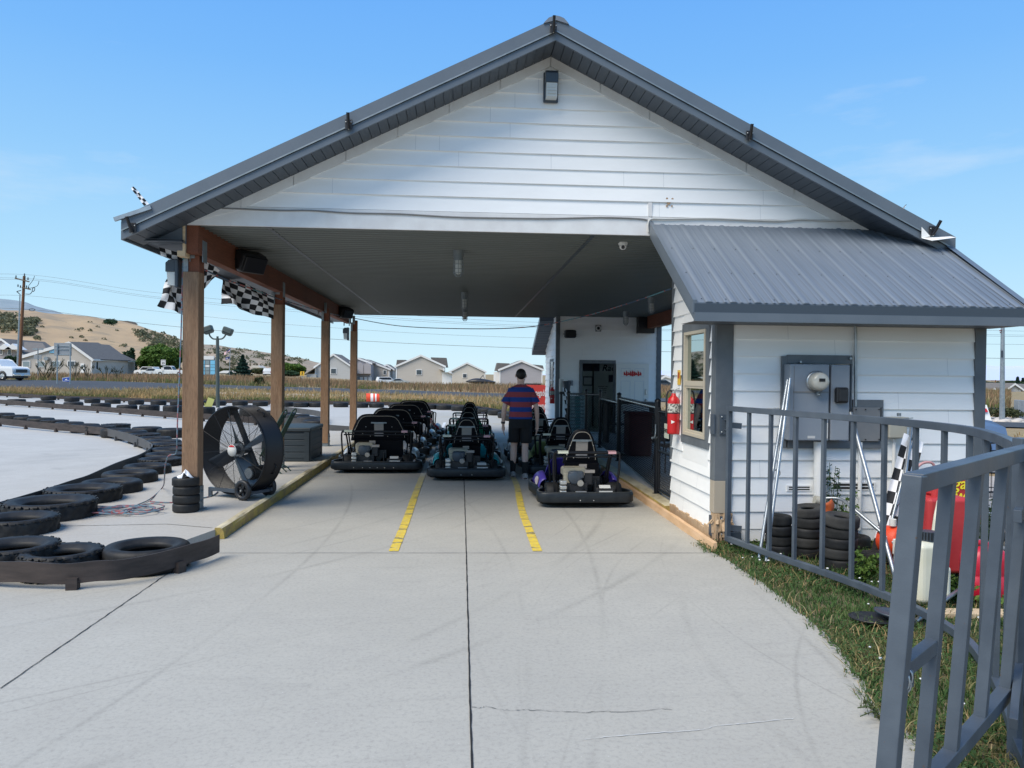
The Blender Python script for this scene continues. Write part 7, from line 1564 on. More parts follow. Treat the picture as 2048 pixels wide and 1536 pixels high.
# lawn right of the apron
q = NT('lawn_soil'); n1 = q.noise(6, 5, .7); n2 = q.noise(1.2, 4); q.set(q.mix(q.ramp(n1, [(.35, 0.), (.65, 1.)]), q.mix(q.ramp(n2, [(.4, 0.), (.6, 1.)]), (.05, .06, .025), (.13, .11, .06)), (.17, .14, .08)), .95); M['lawn_soil'] = q.m
edge_in = [(p[0], p[1]) for p in EGs]
lawnp = [(2.0, -6), (2.0, 2.9)]+[(x+.0, y) for x, y in reversed(edge_in)]+[(2.35, 7.5), (5.5, 7.5), (6.2, 9.5), (9, 9), (9, -6)]
mbs = MB(); mbs.add([(x, y, -.012) for x, y in lawnp], [tuple(range(len(lawnp)))]); o = mbs.build('lawn', M['lawn_soil'], origin=(0, 0, 0)); tag(o, kind='structure')
n = 95000; d_ = nr.rand(n); y = 2.6+(7.45-2.6)*nr.rand(n)**1.05; x = 2.0+nr.rand(n)*(1.2+y*.55); edge_x = np.interp(y, [p[1] for p in sorted(edge_in, key=lambda p: p[1])], [p[0] for p in sorted(edge_in, key=lambda p: p[1])])
k_ = (x > edge_x-.03-.06*nr.rand(n)*(vnoise(x, y, 6, 4) > .2)) & (x < y*.80+.3); x, y = x[k_], y[k_]
pat = vnoise(x, y, 1.6, 3)+.5*vnoise(x, y, 5, 9); keep = nr.rand(len(x)) < np.clip(.75+.3*pat, .25, 1); x, y, pat = x[keep], y[keep], pat[keep]
blades('grass', np.stack([x, y, np.full(len(x), -.01)], 1), .025, .075, .007, M['grass'], 'mixed green and dry grass between the concrete and the building', lean=1.5, attr_fn=lambda P: .42+.33*vnoise(P[:, 0], P[:, 1], 1.6, 3)+.12*vnoise(P[:, 0], P[:, 1], 7, 5))
n = 8000; y = 2.6+4.8*nr.rand(n); x = 2.0+nr.rand(n)*(1.2+y*.55); edge_x = np.interp(y, [p[1] for p in sorted(edge_in, key=lambda p: p[1])], [p[0] for p in sorted(edge_in, key=lambda p: p[1])])
k_ = (x > edge_x-.10*nr.rand(n)**2) & (x < y*.8+.3) & ((vnoise(x, y, 2.5, 31) > -.1) | (x < edge_x+.12)); x, y = x[k_], y[k_]
blades('dead_thatch', np.stack([x, y, np.full(len(x), .0)], 1), .03, .10, .005, M['dry_grass'], 'dead straw coloured grass lying flat through the lawn', lean=2.6)
# clover leaves: small flat discs
m_ = 24000; x = 2.0+nr.rand(m_)*3.6; y = 2.9+nr.rand(m_)*4.5; edge_x = np.interp(y, [p[1] for p in sorted(edge_in, key=lambda p: p[1])], [p[0] for p in sorted(edge_in, key=lambda p: p[1])])
k_ = (x > edge_x-.06) & (x < y*.8+.3) & (vnoise(x, y, 2.2, 8) > -.15); x, y = x[k_], y[k_]; nL = len(x)
def leaves(C, size, nrm_jit=1.0, flat=.5):
 n = len(C); N = nr.normal(size=(n, 3)); N[:, 2] = np.abs(N[:, 2])+flat; N /= np.linalg.norm(N, axis=1)[:, None]
 A = np.cross(N, nr.normal(size=(n, 3))); A /= np.linalg.norm(A, axis=1)[:, None]; B = np.cross(N, A); s = size*(.6+.8*nr.rand(n))[:, None]
 V = np.stack([C-A*s, C+B*s*.55, C+A*s, C-B*s*.55], 1); o = np.arange(n)*4; F = np.stack([o, o+1, o+2, o+3], 1); return V.reshape(-1, 3), F
V, F = leaves(np.stack([x, y, .01+.05*nr.rand(nL)], 1), .012, flat=1.2); tag(npmesh('clover_leaves', V, F, M['clover'], nr.rand(nL)), 'low clover leaves spread through the grass', kind='stuff')
x = 2.2+nr.rand(300)*2.6; y = 3.0+nr.rand(300)*4.2; edge_x = np.interp(y, [p[1] for p in sorted(edge_in, key=lambda p: p[1])], [p[0] for p in sorted(edge_in, key=lambda p: p[1])]); k_ = (x > edge_x+.02) & (x < edge_x+1.3) & (vnoise(x, y, 2, 21) > -.1); x, y = x[k_][:60], y[k_][:60]
mb = MB()
for a_, b_ in zip(x, y): s_ = rnd.uniform(.005, .010); mb.ball((a_, b_, rnd.uniform(.03, .055)), s_, 7, 4, (1.2, 1.2, .7))
tag(mb.build('clover_flowers', M['cloth_white'], origin=(0, 0, 0)), 'tiny white clover flowers dotted over the grass', kind='stuff')
def weed(label, px, py, z, hgt, nst, spread, lsize, m_='leaf_bright', Y=None, group='weeds along the wall', nleaf=26, p=None):
 p = p if p is not None else AZ(px, py, z); C = []; mb = MB()
 for k in range(nst):
  a = rnd.uniform(0, 2*pi); top = p+Vector((cos(a)*spread*rnd.uniform(.3, 1), sin(a)*spread*.6, hgt*rnd.uniform(.6, 1))); mid = p.lerp(top, .5)+Vector((rnd.uniform(-.03, .03), 0, .03)); c_ = catmull([p, mid, top], 6); mb.tube(c_, .0028, 4)
  for q_ in range(nleaf):
   t = rnd.uniform(.12, 1); b = c_[int(t*(len(c_)-1))]; C.append((b.x+rnd.uniform(-1, 1)*lsize*1.3, b.y+rnd.uniform(-1, 1)*lsize*1.3, b.z+rnd.uniform(-.5, 1)*lsize))
 t = thing('weed_plant', label, 'plant', p, group=group); mb.build('stem', M['shrub_leaf'], t); V, F = leaves(np.array(C), lsize, flat=.2); o = npmesh('foliage', V, F, M[m_], nr.rand(len(F)), origin=tuple(p), parent=t); return t
weed('tall leafy weed growing at the corner post by the gate hinge', 1490, 1075, 0, .62, 10, .17, .020, 'leaf_olive'); weed('climbing weed on the wall beside the thick white pipe', 0, 0, 0, .95, 6, .09, .018, 'leaf_dark', p=Vector((AY(1660, 1000, 7.4).x, 7.38, .02)), nleaf=40)
weed('weed between the middle and right tyre stacks by the wall', 0, 0, 0, .55, 8, .16, .022, 'leaf_bright', p=Vector((AY(1690, 1000, 7.35).x, 7.34, .02))); weed('small leafy weed right of the tyre stacks', 1730, 1150, 0, .20, 9, .16, .022, 'leaf_bright'); weed('round tuft of bright leaves in front of the right stack', 1722, 1165, 0, .15, 10, .12, .022, 'leaf_bright')
weed('tall weed in front of the red fuel tank', 1925, 1150, 0, .62, 8, .14, .020, 'leaf_bright'); weed('dense weed between the fuel tank and the petrol can', 1965, 1120, 0, .75, 12, .22, .022, 'leaf_dark'); weed('weed behind the red petrol can at the right edge', 2035, 1140, 0, .6, 12, .22, .022, 'leaf_dark'); weed('weed around the foot of the cream jug', 1840, 1205, 0, .13, 8, .14, .02, 'leaf_bright'); weed('weed between jug and petrol can', 1920, 1205, 0, .18, 10, .18, .024, 'leaf_bright')
weed('tall weed by the right end of the curved gate', 2010, 1190, 0, .35, 8, .15, .02, 'leaf_dark'); weed('low weed patch beside the petrol can', 1975, 1222, 0, .10, 8, .15, .02, 'leaf_bright')
weed('weed creeping onto the concrete at the gate post foot', 1762, 1440, 0, .05, 9, .16, .009, 'leaf_olive', nleaf=18)
# verge between track and road
def field(nm, mat_, n, px0, px1, Y0, Y1, h0, h1, w, label, lean=.5, thr=None, seed=1, attr=None):
 y = Y0+(Y1-Y0)*nr.rand(n); t0 = (px0-920)/1538; t1 = (px1-920)/1538; x = (t0+(t1-t0)*nr.rand(n))*y; 
 if thr is not None: k = (vnoise(x, y, .25, seed)+.4*vnoise(x, y, .9, seed+1)) > thr; x, y = x[k], y[k]
 return x, y
def road_side(x, y, up_lo):       # keep clear of the roads: project to the photograph rows
 return None
def yroad(px_rows):
 A = [AT(*p) for p in px_rows]; return np.array([p.x/p.y for p in A]), np.array([p.y for p in A])
near_edge = yroad([(-260, 761), (0, 768), (200, 771), (400, 777), (580, 783), (760, 789), (1000, 798), (1330, 804.5), (1700, 816), (1980, 824.5), (2300, 835)])
far_edge = yroad([(-260, 752), (0, 760), (200, 763), (400, 769.5), (580, 775), (760, 780), (1000, 788), (1330, 798), (1700, 809), (1980, 817), (2300, 826)])
trk_edge = (np.array([p.x/p.y for p in trk]), np.array([p.y for p in trk]))
def verge(n, t0, t1, lo, hi, l0=0, l1=0):
 t = t0+(t1-t0)*nr.rand(n); a = lo(t)+l0; b = hi(t)+l1; y = a+(b-a)*nr.rand(n); x = t*y; k = b > a; return x[k], y[k]
f_trk = lambda t: np.interp(t, *trk_edge); f_near = lambda t: np.interp(t, *near_edge); f_far = lambda t: np.interp(t, *far_edge)
TV = np.vectorize(T)
x, y = verge(42000, -.62, .12, f_trk, f_near, .9, -.5); pat = vnoise(x, y, .35, 2)
k = nr.rand(len(x)) < np.clip(.62+.6*pat, .08, 1); x, y = x[k], y[k]; blades('verge_grass', np.stack([x, y, TV(x, y)], 1), .14, .42, .035, M['dry_grass'], 'dry yellow verge grass between the kart track and the road', lean=.7, attr_fn=lambda P: .40+.5*vnoise(P[:, 0], P[:, 1], .3, 12))
x, y = verge(16000, -.62, .12, f_trk, lambda t: f_trk(t)+3.2, .5, 0); k = vnoise(x, y, .5, 6) > -.45; x, y = x[k], y[k]; blades('verge_grass', np.stack([x, y, TV(x, y)], 1), .10, .26, .03, M['green_grass'], 'greener grass along the far steel barrier', lean=.8)
x, y = verge(70000, -.64, .75, f_far, lambda t: f_far(t)+70, .6, 0); k = nr.rand(len(x)) < np.clip(.75+.4*vnoise(x, y, .08, 7), .2, 1); x, y = x[k], y[k]; blades('field_grass', np.stack([x, y, TV(x, y)], 1), .25, .75, .07, M['red_grass'], 'reddish brown field grass beyond the road', lean=.5, attr_fn=lambda P: .35+.45*vnoise(P[:, 0], P[:, 1], .06, 12))
x, y = verge(14000, -.64, .75, f_far, lambda t: f_far(t)+9, .4, 0); k = vnoise(x, y, .12, 16) > .05; x, y = x[k], y[k]; blades('field_grass', np.stack([x, y, TV(x, y)], 1), .2, .5, .06, M['green_grass'], 'greener strip of grass along the far side of the road', lean=.6)
# right side: verge seen past the building
x = nr.uniform(7, 40, 12000); y = nr.uniform(17, 42, 12000); k = (x/y > .25) & (x/y < .95) & ((y < 22.5) | (y > 32)) & (y < f_near(x/y)-1); x, y = x[k], y[k]; blades('verge_grass', np.stack([x, y, TV(x, y)], 1), .05, .18, .03, M['dry_grass'], 'short dry grass beside the parking area', lean=.8)
x = nr.uniform(2.6, 9, 5000); y = nr.uniform(24.5, 45, 5000); k = (x/y < .32); x, y = x[k], y[k]; blades('verge_grass', np.stack([x, y, TV(x, y)], 1), .1, .3, .03, M['dry_grass'], 'dry grass seen right of the office', lean=.8)
# tall scrubby weeds standing along the road
def bush(name, label, p, r, h, m_, n, lsize, cat='bush', group=None, trunk=True, squash=1.0, lobes=7, gaps=.0, seed=0, trunk_r=.08):
 r_ = np.random.RandomState(seed+int(abs(p[0]*13)+abs(p[1]*7)) % 997); p = Vector(p); t = thing(name, label, cat, p, group=group); C = []
 cen = [(0, 0, h*.55, r*.75, h*.42)]
 for k in range(lobes): a = r_.uniform(0, 2*pi); rr = r*r_.uniform(.35, .75); cen.append((cos(a)*rr, sin(a)*rr, h*r_.uniform(.30, .86), r*r_.uniform(.28, .5), h*r_.uniform(.14, .27)))
 tot = sum(c[3]**2*c[4] for c in cen); 
 for (cx_, cy_, cz, a, b) in cen:
  m_n = int(n*(a*a*b)/tot); d = r_.normal(size=(m_n, 3)); d /= np.linalg.norm(d, axis=1)[:, None]; rad = r_.uniform(.55, 1.08, m_n)[:, None]
  C.append(np.array([cx_, cy_, cz])+d*rad*np.array([a, a, b]))
 C = np.concatenate(C); C = C[C[:, 2] > h*.04]; keep = (np.sin(C[:, 0]*5/r+seed)*np.sin(C[:, 1]*5/r+1)*np.sin(C[:, 2]*7/h+2)) < .55; C = C[keep]
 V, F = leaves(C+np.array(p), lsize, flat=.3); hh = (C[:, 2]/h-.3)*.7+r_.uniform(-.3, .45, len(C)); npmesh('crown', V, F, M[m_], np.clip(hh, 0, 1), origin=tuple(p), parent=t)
 mb = MB(); mb.cyl(p, p+Vector((0, 0, h*.55)), trunk_r, 8, r2=trunk_r*.5)
 for k in range(5): a = k*1.3; mb.tube([p+Vector((0, 0, h*.25)), p+Vector((cos(a)*r*.3, sin(a)*r*.3, h*.5)), p+Vector((cos(a)*r*.55, sin(a)*r*.55, h*.68))], trunk_r*.35, 5)
 mb.build('trunk', M['bark'], t); return t
def at_T(px, Y): 
 d = ray(px, 760); x = d.x/d.y*Y; return Vector((x, Y, T(x, Y)))
for i, (px, Y, h) in enumerate(((86, 82, 2.0), (104, 83, 2.3), (93, 80, 1.5), (150, 84, 1.9), (177, 84, 1.6), (212, 86, 1.5), (235, 86, 1.4))):
 p = at_T(px, Y); t = thing('dry_weed', ['spreading dry weed left of the road sign', 'tallest spreading dry weed left of the road sign', 'small dry weed left of the road sign', 'dry weed standing in front of the gable end door', 'dry weed before the tan building corner', 'dry weed before the tan side wall', 'small dry weed before the right end of the tan side wall'][i], 'plant', p, group='dry weeds beyond the road'); mb = MB()
 for k in range(9):
  a = rnd.uniform(0, 6.28); top = p+Vector((cos(a)*h*.5, sin(a)*.4, h*rnd.uniform(.7, 1))); mb.tube([p, p.lerp(top, .55)+Vector((0, 0, .1)), top], .022, 4)
  for q_ in range(4): mb.tube([p.lerp(top, .8), top+Vector((rnd.uniform(-.25, .25), 0, rnd.uniform(-.1, .2)))], .014, 3)
 mb.build('stem', M['scrub'], t)
# ================================================================ BACKGROUND BUILDINGS
def gable_house(name, label, cat, px0, px1, pye, pxa, pya, Y, wallm, depth=14, base=None, sidewin=True, roof_over=.5, group=None, z_base=None, wins=(), trimw=.22, eaveR=None):
 # gable end towards the camera: eaves at (px0,pye) and (px1,pye), ridge at (pxa,pya)
 a = AY(px0, pye, Y); b = AY(px1, pye if eaveR is None else eaveR, Y); c = AY(pxa, pya, Y); zb = T((a.x+b.x)/2, Y)-.3 if z_base is None else z_base
 t = thing(name, label, cat, ((a.x+b.x)/2, Y, zb), group=group)
 mb = MB(); ze = a.z; zr2 = b.z; pts = [(a.x, zb), (b.x, zb), (b.x, zr2-.1), (c.x, c.z-.1), (a.x, ze-.1)]; mb.prism(pts, lambda x, z: (x, Y, z), lambda x, z: (x, Y+depth, z)); mb.build('wall', M[wallm], t)
 mb = MB(); o_ = roof_over
 for (e, s) in ((a, -1), (b, 1)):
  d = Vector((e.x-c.x, 0, e.z-c.z)); L = d.length; d.normalize(); ee = c+d*(L+o_); n_ = Vector((-d.z*s, 0, abs(d.x)))*.12
  mb.add([(c.x, Y-o_*.6, c.z), (ee.x, Y-o_*.6, ee.z), (ee.x, Y+depth+.3, ee.z), (c.x, Y+depth+.3, c.z), (c.x, Y-o_*.6, c.z+.22), (ee.x, Y-o_*.6, ee.z+.2), (ee.x, Y+depth+.3, ee.z+.2), (c.x, Y+depth+.3, c.z+.22)], [(0, 1, 2, 3), (7, 6, 5, 4), (0, 4, 5, 1), (1, 5, 6, 2), (2, 6, 7, 3)])
 rf = mb.build('roof', M['shingle'], t)
 mb = MB(); 
 for (e, s) in ((a, -1), (b, 1)):
  d = Vector((e.x-c.x, 0, e.z-c.z)); L = d.length; d.normalize(); ee = c+d*(L+o_); y_ = Y-o_*.6-.06
  mb.add([(c.x, y_, c.z+.24), (ee.x, y_, ee.z+.22), (ee.x, y_, ee.z-trimw), (c.x, y_, c.z-trimw)], [(0, 1, 2, 3)])
 for xx in (a.x, b.x): mb.bx(xx-.12, xx+.12, Y-.07, Y-.02, zb, (ze if xx == a.x else zr2)-.1)
 mb.build('trim', M['house_trim'], t)
 for (x0, x1, y0, y1, m_) in wins:
  p = AY(x0, y1, Y-.1); q_ = AY(x1, y0, Y-.1); mb = MB(); mb.bx(p.x-.14, q_.x+.14, Y-.12, Y-.02, p.z-.14, q_.z+.14); w = mb.build('window', M['house_trim'], t)
  mb = MB(); mb.bx(p.x, q_.x, Y-.15, Y-.12, p.z, q_.z); 
  mb.build('pane', M[m_], w); 
 return t, a, b, c, zb
def vt(mb): return mb
# long tan building on the left
Yb = 150; t, a, b, c, zb = gable_house('community_building', 'long low tan building with a wide gable end and a brown roof', 'building', 36, 183, 716, 140, 685.5, Yb, 'house_tan', depth=16, wins=((46, 59, 723, 733, 'pane_light'), (75, 88, 723, 733, 'pane_light'), (106, 119, 723, 733, 'pane_light'), (136, 149, 723, 733, 'pane')), trimw=.35, eaveR=716.5)
mb = MB(); e1 = AY(270, 722, Yb+22); mb.add([(b.x, Yb+.1, zb), (e1.x, Yb+22, zb), (e1.x, Yb+22, e1.z-.2), (b.x, Yb+.1, b.z-.1)], [(0, 1, 2, 3)]); mb.build('side_wall', M['house_grey'], t)
mb = MB(); r1 = AY(196, 688, Yb+14); mb.add([(c.x, Yb-.3, c.z+.2), (b.x+.5, Yb-.3, b.z-.15), (e1.x+.5, Yb+22, e1.z), (r1.x, Yb+14, r1.z+.3)], [(0, 1, 2, 3)]); mb.build('side_roof', M['shingle'], t)
mb = MB(); mb.bar((b.x+.5, Yb-.4, b.z-.30), (e1.x+.5, Yb+22-.1, e1.z-.1), .1, .32); mb.build('gutter', M['house_trim'], t)
def along(px0, px1, py0, py1, m_='pane', nm='window'):
 # on the oblique side wall
 out_ = []
 for px in (px0, px1):
  d = ray(px, 730); t_ = None; x0, y0, x1, y1 = b.x, Yb+.1, e1.x, Yb+22
  k = d.x/d.y; s = (k*y0-x0)/((x1-x0)-k*(y1-y0)); out_.append((x0+(x1-x0)*s, y0+(y1-y0)*s))
 (xa, ya), (xb, yb_) = out_; z0 = AY(px0, py1, ya).z; z1 = AY(px0, py0, ya).z; mb = MB(); off_ = Vector((.10, -.16, 0))
 mb.add([(xa+off_.x, ya+off_.y, z0-.12), (xb+off_.x, yb_+off_.y, z0-.12), (xb+off_.x, yb_+off_.y, z1+.12), (xa+off_.x, ya+off_.y, z1+.12)], [(0, 1, 2, 3)]); w = mb.build(nm, M['house_trim'], t)
 mb = MB(); o2 = off_*1.4; f = .22; xm0, ym0 = xa+(xb-xa)*f, ya+(yb_-ya)*f; xm1, ym1 = xa+(xb-xa)*(1-f), ya+(yb_-ya)*(1-f)
 mb.add([(xm0+o2.x, ym0+o2.y, z0), (xm1+o2.x, ym1+o2.y, z0), (xm1+o2.x, ym1+o2.y, z1), (xm0+o2.x, ym0+o2.y, z1)], [(0, 1, 2, 3)]); mb.build('pane', M[m_], w)
for x0, x1 in ((191, 197), (210, 215), (219.5, 225), (229, 234), (245, 251)): along(x0, x1, 724, 738)
p = AY(161, 746, Yb-.1); q_ = AY(168.5, 727, Yb-.1); mb = MB(); mb.bx(p.x, q_.x, Yb-.15, Yb-.02, p.z, q_.z); dr = mb.build('door', M['white_paint'], t); mb = MB(); mb.bx(p.x+.2, q_.x-.2, Yb-.17, Yb-.15, p.z+1.1, q_.z-.25); mb.build('pane', M['pane_light'], dr)
text('lettering', 'D', M['text_black'], 1.0, (AY(154.5, 729, Yb).x, Yb-.12, AY(154.5, 729, Yb).z), (1, 0, 0), (0, 0, 1), t)
p = AY(104, 702, Yb-.1); mb = MB(); mb.bx(p.x-.45, p.x+.45, Yb-.14, Yb-.04, p.z-.35, p.z+.35); sg_ = mb.build('sign', M['sky_blue_sign'], t); text('lettering', 'PC', M['sign_white'], .5, (p.x, Yb-.16, p.z), (1, 0, 0), (0, 0, 1), t)
p = AY(96, 717.5, Yb-.1); mb = MB(); mb.cyl((p.x, Yb-.0, p.z), (p.x, Yb-.9, p.z), .38, 14); mb.build('vent_pipe', M['galv'], t)
# apartment row further left
t2, *_ = gable_house('townhouse', 'brown roofed townhouse at the left edge behind the white pickup', 'house', -90, 58, 717, 4, 679, 165, 'house_mauve', depth=16, wins=((0, 4, 697, 708, 'pane'), (16, 22, 698, 709, 'pane')), group='townhouses on the left')
a_, b_ = AY(10, 679.5, 168), AY(58, 700, 168)
mb = MB(); mb.add([(AY(0, 679, 172).x, 172, AY(0, 681, 172).z), (AY(85, 684, 172).x, 172, AY(85, 686, 172).z), (AY(100, 715, 166).x, 166, AY(98, 708, 166).z), (AY(30, 715, 166).x, 166, AY(40, 705, 166).z)], [(0, 1, 2, 3)]); mb.build('side_roof', M['shingle'], t2)
for k, px in enumerate((5, 22)):
 p = AY(px, 690, 163); mb = MB(); mb.prism([(p.x-1.6, p.z-.9), (p.x+1.6, p.z-.9), (p.x, p.z+.3)], lambda x, z: (x, 163.5, z), lambda x, z: (x, 166, z)); mb.build('dormer', M['house_trim'], t2)
# houses through the canopy
HG = 'gabled houses across the field'
t, *_ = gable_house('house', 'large grey gabled house seen between the third and fourth timber posts', 'house', 631, 703, 733, 667, 709, 186, 'house_grey', depth=13, wins=((662, 672, 737.5, 747, 'pane'),), group=HG, base=0)
mb = MB(); p = AY(612, 765, 185); q_ = AY(632, 734, 185); mb.bx(p.x, q_.x, 185.5, 196, p.z-1, AY(620, 748, 185).z); mb.add([(p.x-.6, 184.8, AY(610, 750, 185).z), (q_.x+.1, 184.8, q_.z), (q_.x+.1, 196, q_.z), (p.x-.6, 196, AY(610, 750, 185).z)], [(0, 1, 2, 3)]); mb.build('lean_to', M['house_grey'], t)
t, *_ = gable_house('house', 'narrow grey house wing with two small dormers right of the grey gabled house', 'house', 698, 741, 726, 716, 717, 192, 'house_mauve', depth=10, wins=((716, 720, 733, 741, 'pane'), (728, 732, 733, 741, 'pane')), group=HG)
mb = MB()
for px in (720, 734):
 p = AY(px, 731, 190); mb.prism([(p.x-.9, p.z-2), (p.x+.9, p.z-2), (p.x+.9, p.z), (p.x, p.z+.8), (p.x-.9, p.z)], lambda x, z: (x, 190.4, z), lambda x, z: (x, 193, z))
mb.build('dormer', M['house_mauve'], t)
for px0 in (719, 727.5, 736): p = AY(px0, 765, 191); q_ = AY(px0+6.5, 754, 191); mb = MB(); mb.bx(p.x, q_.x, 191.6, 191.9, p.z, q_.z); mb.build('garage_door', M['house_trim'], t)
gable_house('house', 'tan house half hidden behind the fourth timber post', 'house', 722, 778, 738, 731, 720, 200, 'house_tan', depth=12, wins=((767, 772, 741, 748, 'pane'),), group=HG)
gable_house('house', 'small tan house with a garage to the left of the largest tan gable', 'house', 752, 786, 738, 774, 730, 205, 'house_tan', depth=10, wins=((770, 781, 752, 758, 'pane_light'),), group=HG)
t, *_ = gable_house('house', 'largest tan gabled house, in the middle of the canopy opening', 'house', 793, 888, 732, 842, 711, 182, 'house_tan', depth=14, wins=((833, 843, 740, 749, 'pane'),), group=HG)
mb = MB(); p = AY(884, 767, 181); q_ = AY(903, 742, 181); mb.bx(p.x, q_.x, 181.6, 190, p.z-.6, q_.z-.3); mb.add([(AY(878, 738, 180).x, 180.5, AY(878, 738, 180).z), (AY(906, 748, 180).x, 180.5, AY(906, 748, 180).z), (AY(906, 748, 180).x, 191, AY(906, 748, 180).z), (AY(878, 738, 180).x, 191, AY(878, 738, 180).z)], [(0, 1, 2, 3)]); mb.build('porch', M['house_trim'], t)
mb = MB(); p = AY(789, 720, 190); mb.prism([(AY(793, 735, 190).x, AY(793, 735, 190).z), (AY(815, 735, 190).x, AY(815, 735, 190).z), (AY(812, 720, 190).x, AY(812, 720, 190).z), (AY(795, 720, 190).x, AY(795, 720, 190).z)], lambda x, z: (x, 188, z), lambda x, z: (x, 194, z)); mb.build('rear_roof', M['shingle'], t); mb = MB(); mb.prism([(AY(868, 735, 190).x, AY(868, 735, 190).z), (AY(896, 735, 190).x, AY(896, 735, 190).z), (AY(893, 716, 190).x, AY(893, 716, 190).z), (AY(862, 715, 190).x, AY(862, 715, 190).z)], lambda x, z: (x, 188, z), lambda x, z: (x, 194, z)); mb.build('rear_roof', M['shingle'], t)
t, *_ = gable_house('house', 'cream gabled house between the tan house and the person', 'house', 900, 970, 743, 934, 726, 215, 'house_cream', depth=12, wins=((926, 933, 748, 755, 'pane'),), group=HG)
t, *_ = gable_house('house', 'mauve grey gabled house directly behind the walking person', 'house', 1000, 1084, 739, 1043, 722, 178, 'house_mauve', depth=13, wins=((1044, 1049, 747, 757, 'pane_light'),), group=HG)
mb = MB(); mb.prism([(AY(990, 742, 186).x, AY(990, 742, 186).z), (AY(1020, 742, 186).x, AY(1020, 742, 186).z), (AY(1018, 727, 186).x, AY(1018, 727, 186).z), (AY(994, 726, 186).x, AY(994, 726, 186).z)], lambda x, z: (x, 184, z), lambda x, z: (x, 190, z)); mb.build('rear_roof', M['shingle'], t); mb = MB(); mb.prism([(AY(1060, 742, 186).x, AY(1060, 742, 186).z), (AY(1087, 742, 186).x, AY(1087, 742, 186).z), (AY(1084, 731, 186).x, AY(1084, 731, 186).z), (AY(1063, 729, 186).x, AY(1063, 729, 186).z)], lambda x, z: (x, 184, z), lambda x, z: (x, 190, z)); mb.build('rear_roof', M['shingle'], t)
mb = MB(); p = AY(990, 768, 180); q_ = AY(1000, 744, 180); mb.bx(p.x, q_.x, 180, 188, p.z-.5, q_.z); mb.build('porch', M['house_trim'], t)
gable_house('house', 'white house with a white garage seen in the gap right of the office', 'house', 1322, 1345, 757, 1330, 752, 150, 'house_trim', depth=10, group='white houses on the right')
gable_house('house', 'low house with a small white gable behind the light pole at the right', 'house', 1969, 1999, 787, 1985, 778, 140, 'house_cream', depth=10, wins=((1975, 1980, 788, 793, 'pane_light'),), group='white houses on the right', roof_over=.8)
t, *_ = gable_house('house', 'brown roofed house with a grey gable at the right edge', 'house', 2014, 2040, 777, 2027, 768, 165, 'house_grey', depth=12, group='white houses on the right', roof_over=.8)
for (x0, x1, y0, y1, Y, m_, nm, lb) in ((1962, 2030, 778, 789, 160, 'shingle', 'roof_slab', 'long brown roof stretching behind the small white gable'), (2020, 2140, 769, 781, 172, 'shingle', 'roof_slab', 'dark shingle roof behind the grey gable at the right edge')):
 p = AY(x0, y1, Y); q_ = AY(x1, y0, Y); mb = MB(); mb.prism([(p.x, p.z), (q_.x, p.z), (q_.x-2, q_.z), (p.x+2, q_.z)], lambda x, z: (x, Y-4, z) if z < (p.z+q_.z)/2 else (x, Y, z), lambda x, z: (x, Y+6, z)); mb.bx(p.x+1, q_.x-1, Y-3, Y+5, T(p.x, Y)-1, p.z); o = mb.build('long_house', M[m_]); tag(o, lb, 'house', 'white houses on the right')
mb = MB(); p = AY(1994, 798, 115); q_ = AY(2150, 790, 115); mb.bx(p.x, q_.x, 115, 115.2, p.z-.6, q_.z); o = mb.build('board_fence', M['rock_white']); tag(o, 'pale board fence in front of the houses at the right edge', 'fence')
# hill houses
def hillhouse(label, px0, px1, py0, py1, Y, wm, rm='shingle', w=10):
 p = AY(px0, py1, Y); q_ = AY(px1, py0, Y); t = thing('hillside_house', label, 'house', ((p.x+q_.x)/2, Y, p.z-2), group='houses on the hill'); mb = MB(); mb.bx(p.x, q_.x, Y, Y+w, p.z-4, p.z+(q_.z-p.z)*.6); mb.build('wall', M[wm], t)
 mb = MB(); mb.prism([(p.x-1, p.z+(q_.z-p.z)*.55), (q_.x+1, p.z+(q_.z-p.z)*.55), ((p.x+q_.x)/2+(q_.x-p.x)*.3, q_.z), ((p.x+q_.x)/2-(q_.x-p.x)*.3, q_.z)], lambda x, z: (x, Y-1, z), lambda x, z: (x, Y+w+1, z)); mb.build('roof', M[rm], t); return p, q_, t
p, q_, t = hillhouse('large white house with brown roofs on the crest of the hill', 234, 262, 642, 653, 770, 'house_trim', 'bark', 14)
for k in range(3): mb = MB(); xx = p.x+2+k*4.6; mb.bx(xx, xx+1.6, 769.2, 769.9, p.z+.2, p.z+1.8); mb.build('window', M['pane'], t)
hillhouse('long brown barn on the hill crest', 148, 170, 635.5, 639.5, 790, 'rust_orange' if False else 'bark', 'bark'); hillhouse('small reddish shed right of the barn on the hill crest', 173, 187, 635.5, 641, 785, 'bark', 'bark'); hillhouse('low dark building near the utility pole on the hill crest', 67, 90, 626, 630, 800, 'blue_dark' if False else 'house_mauve', 'shingle')
hillhouse('pale building at the foot of the hill behind the flagpole', 504, 519, 731, 741, 420, 'house_trim', 'house_cream'); hillhouse('white long building beside the flagpole', 440, 480, 741.5, 752, 330, 'house_trim', 'house_trim')
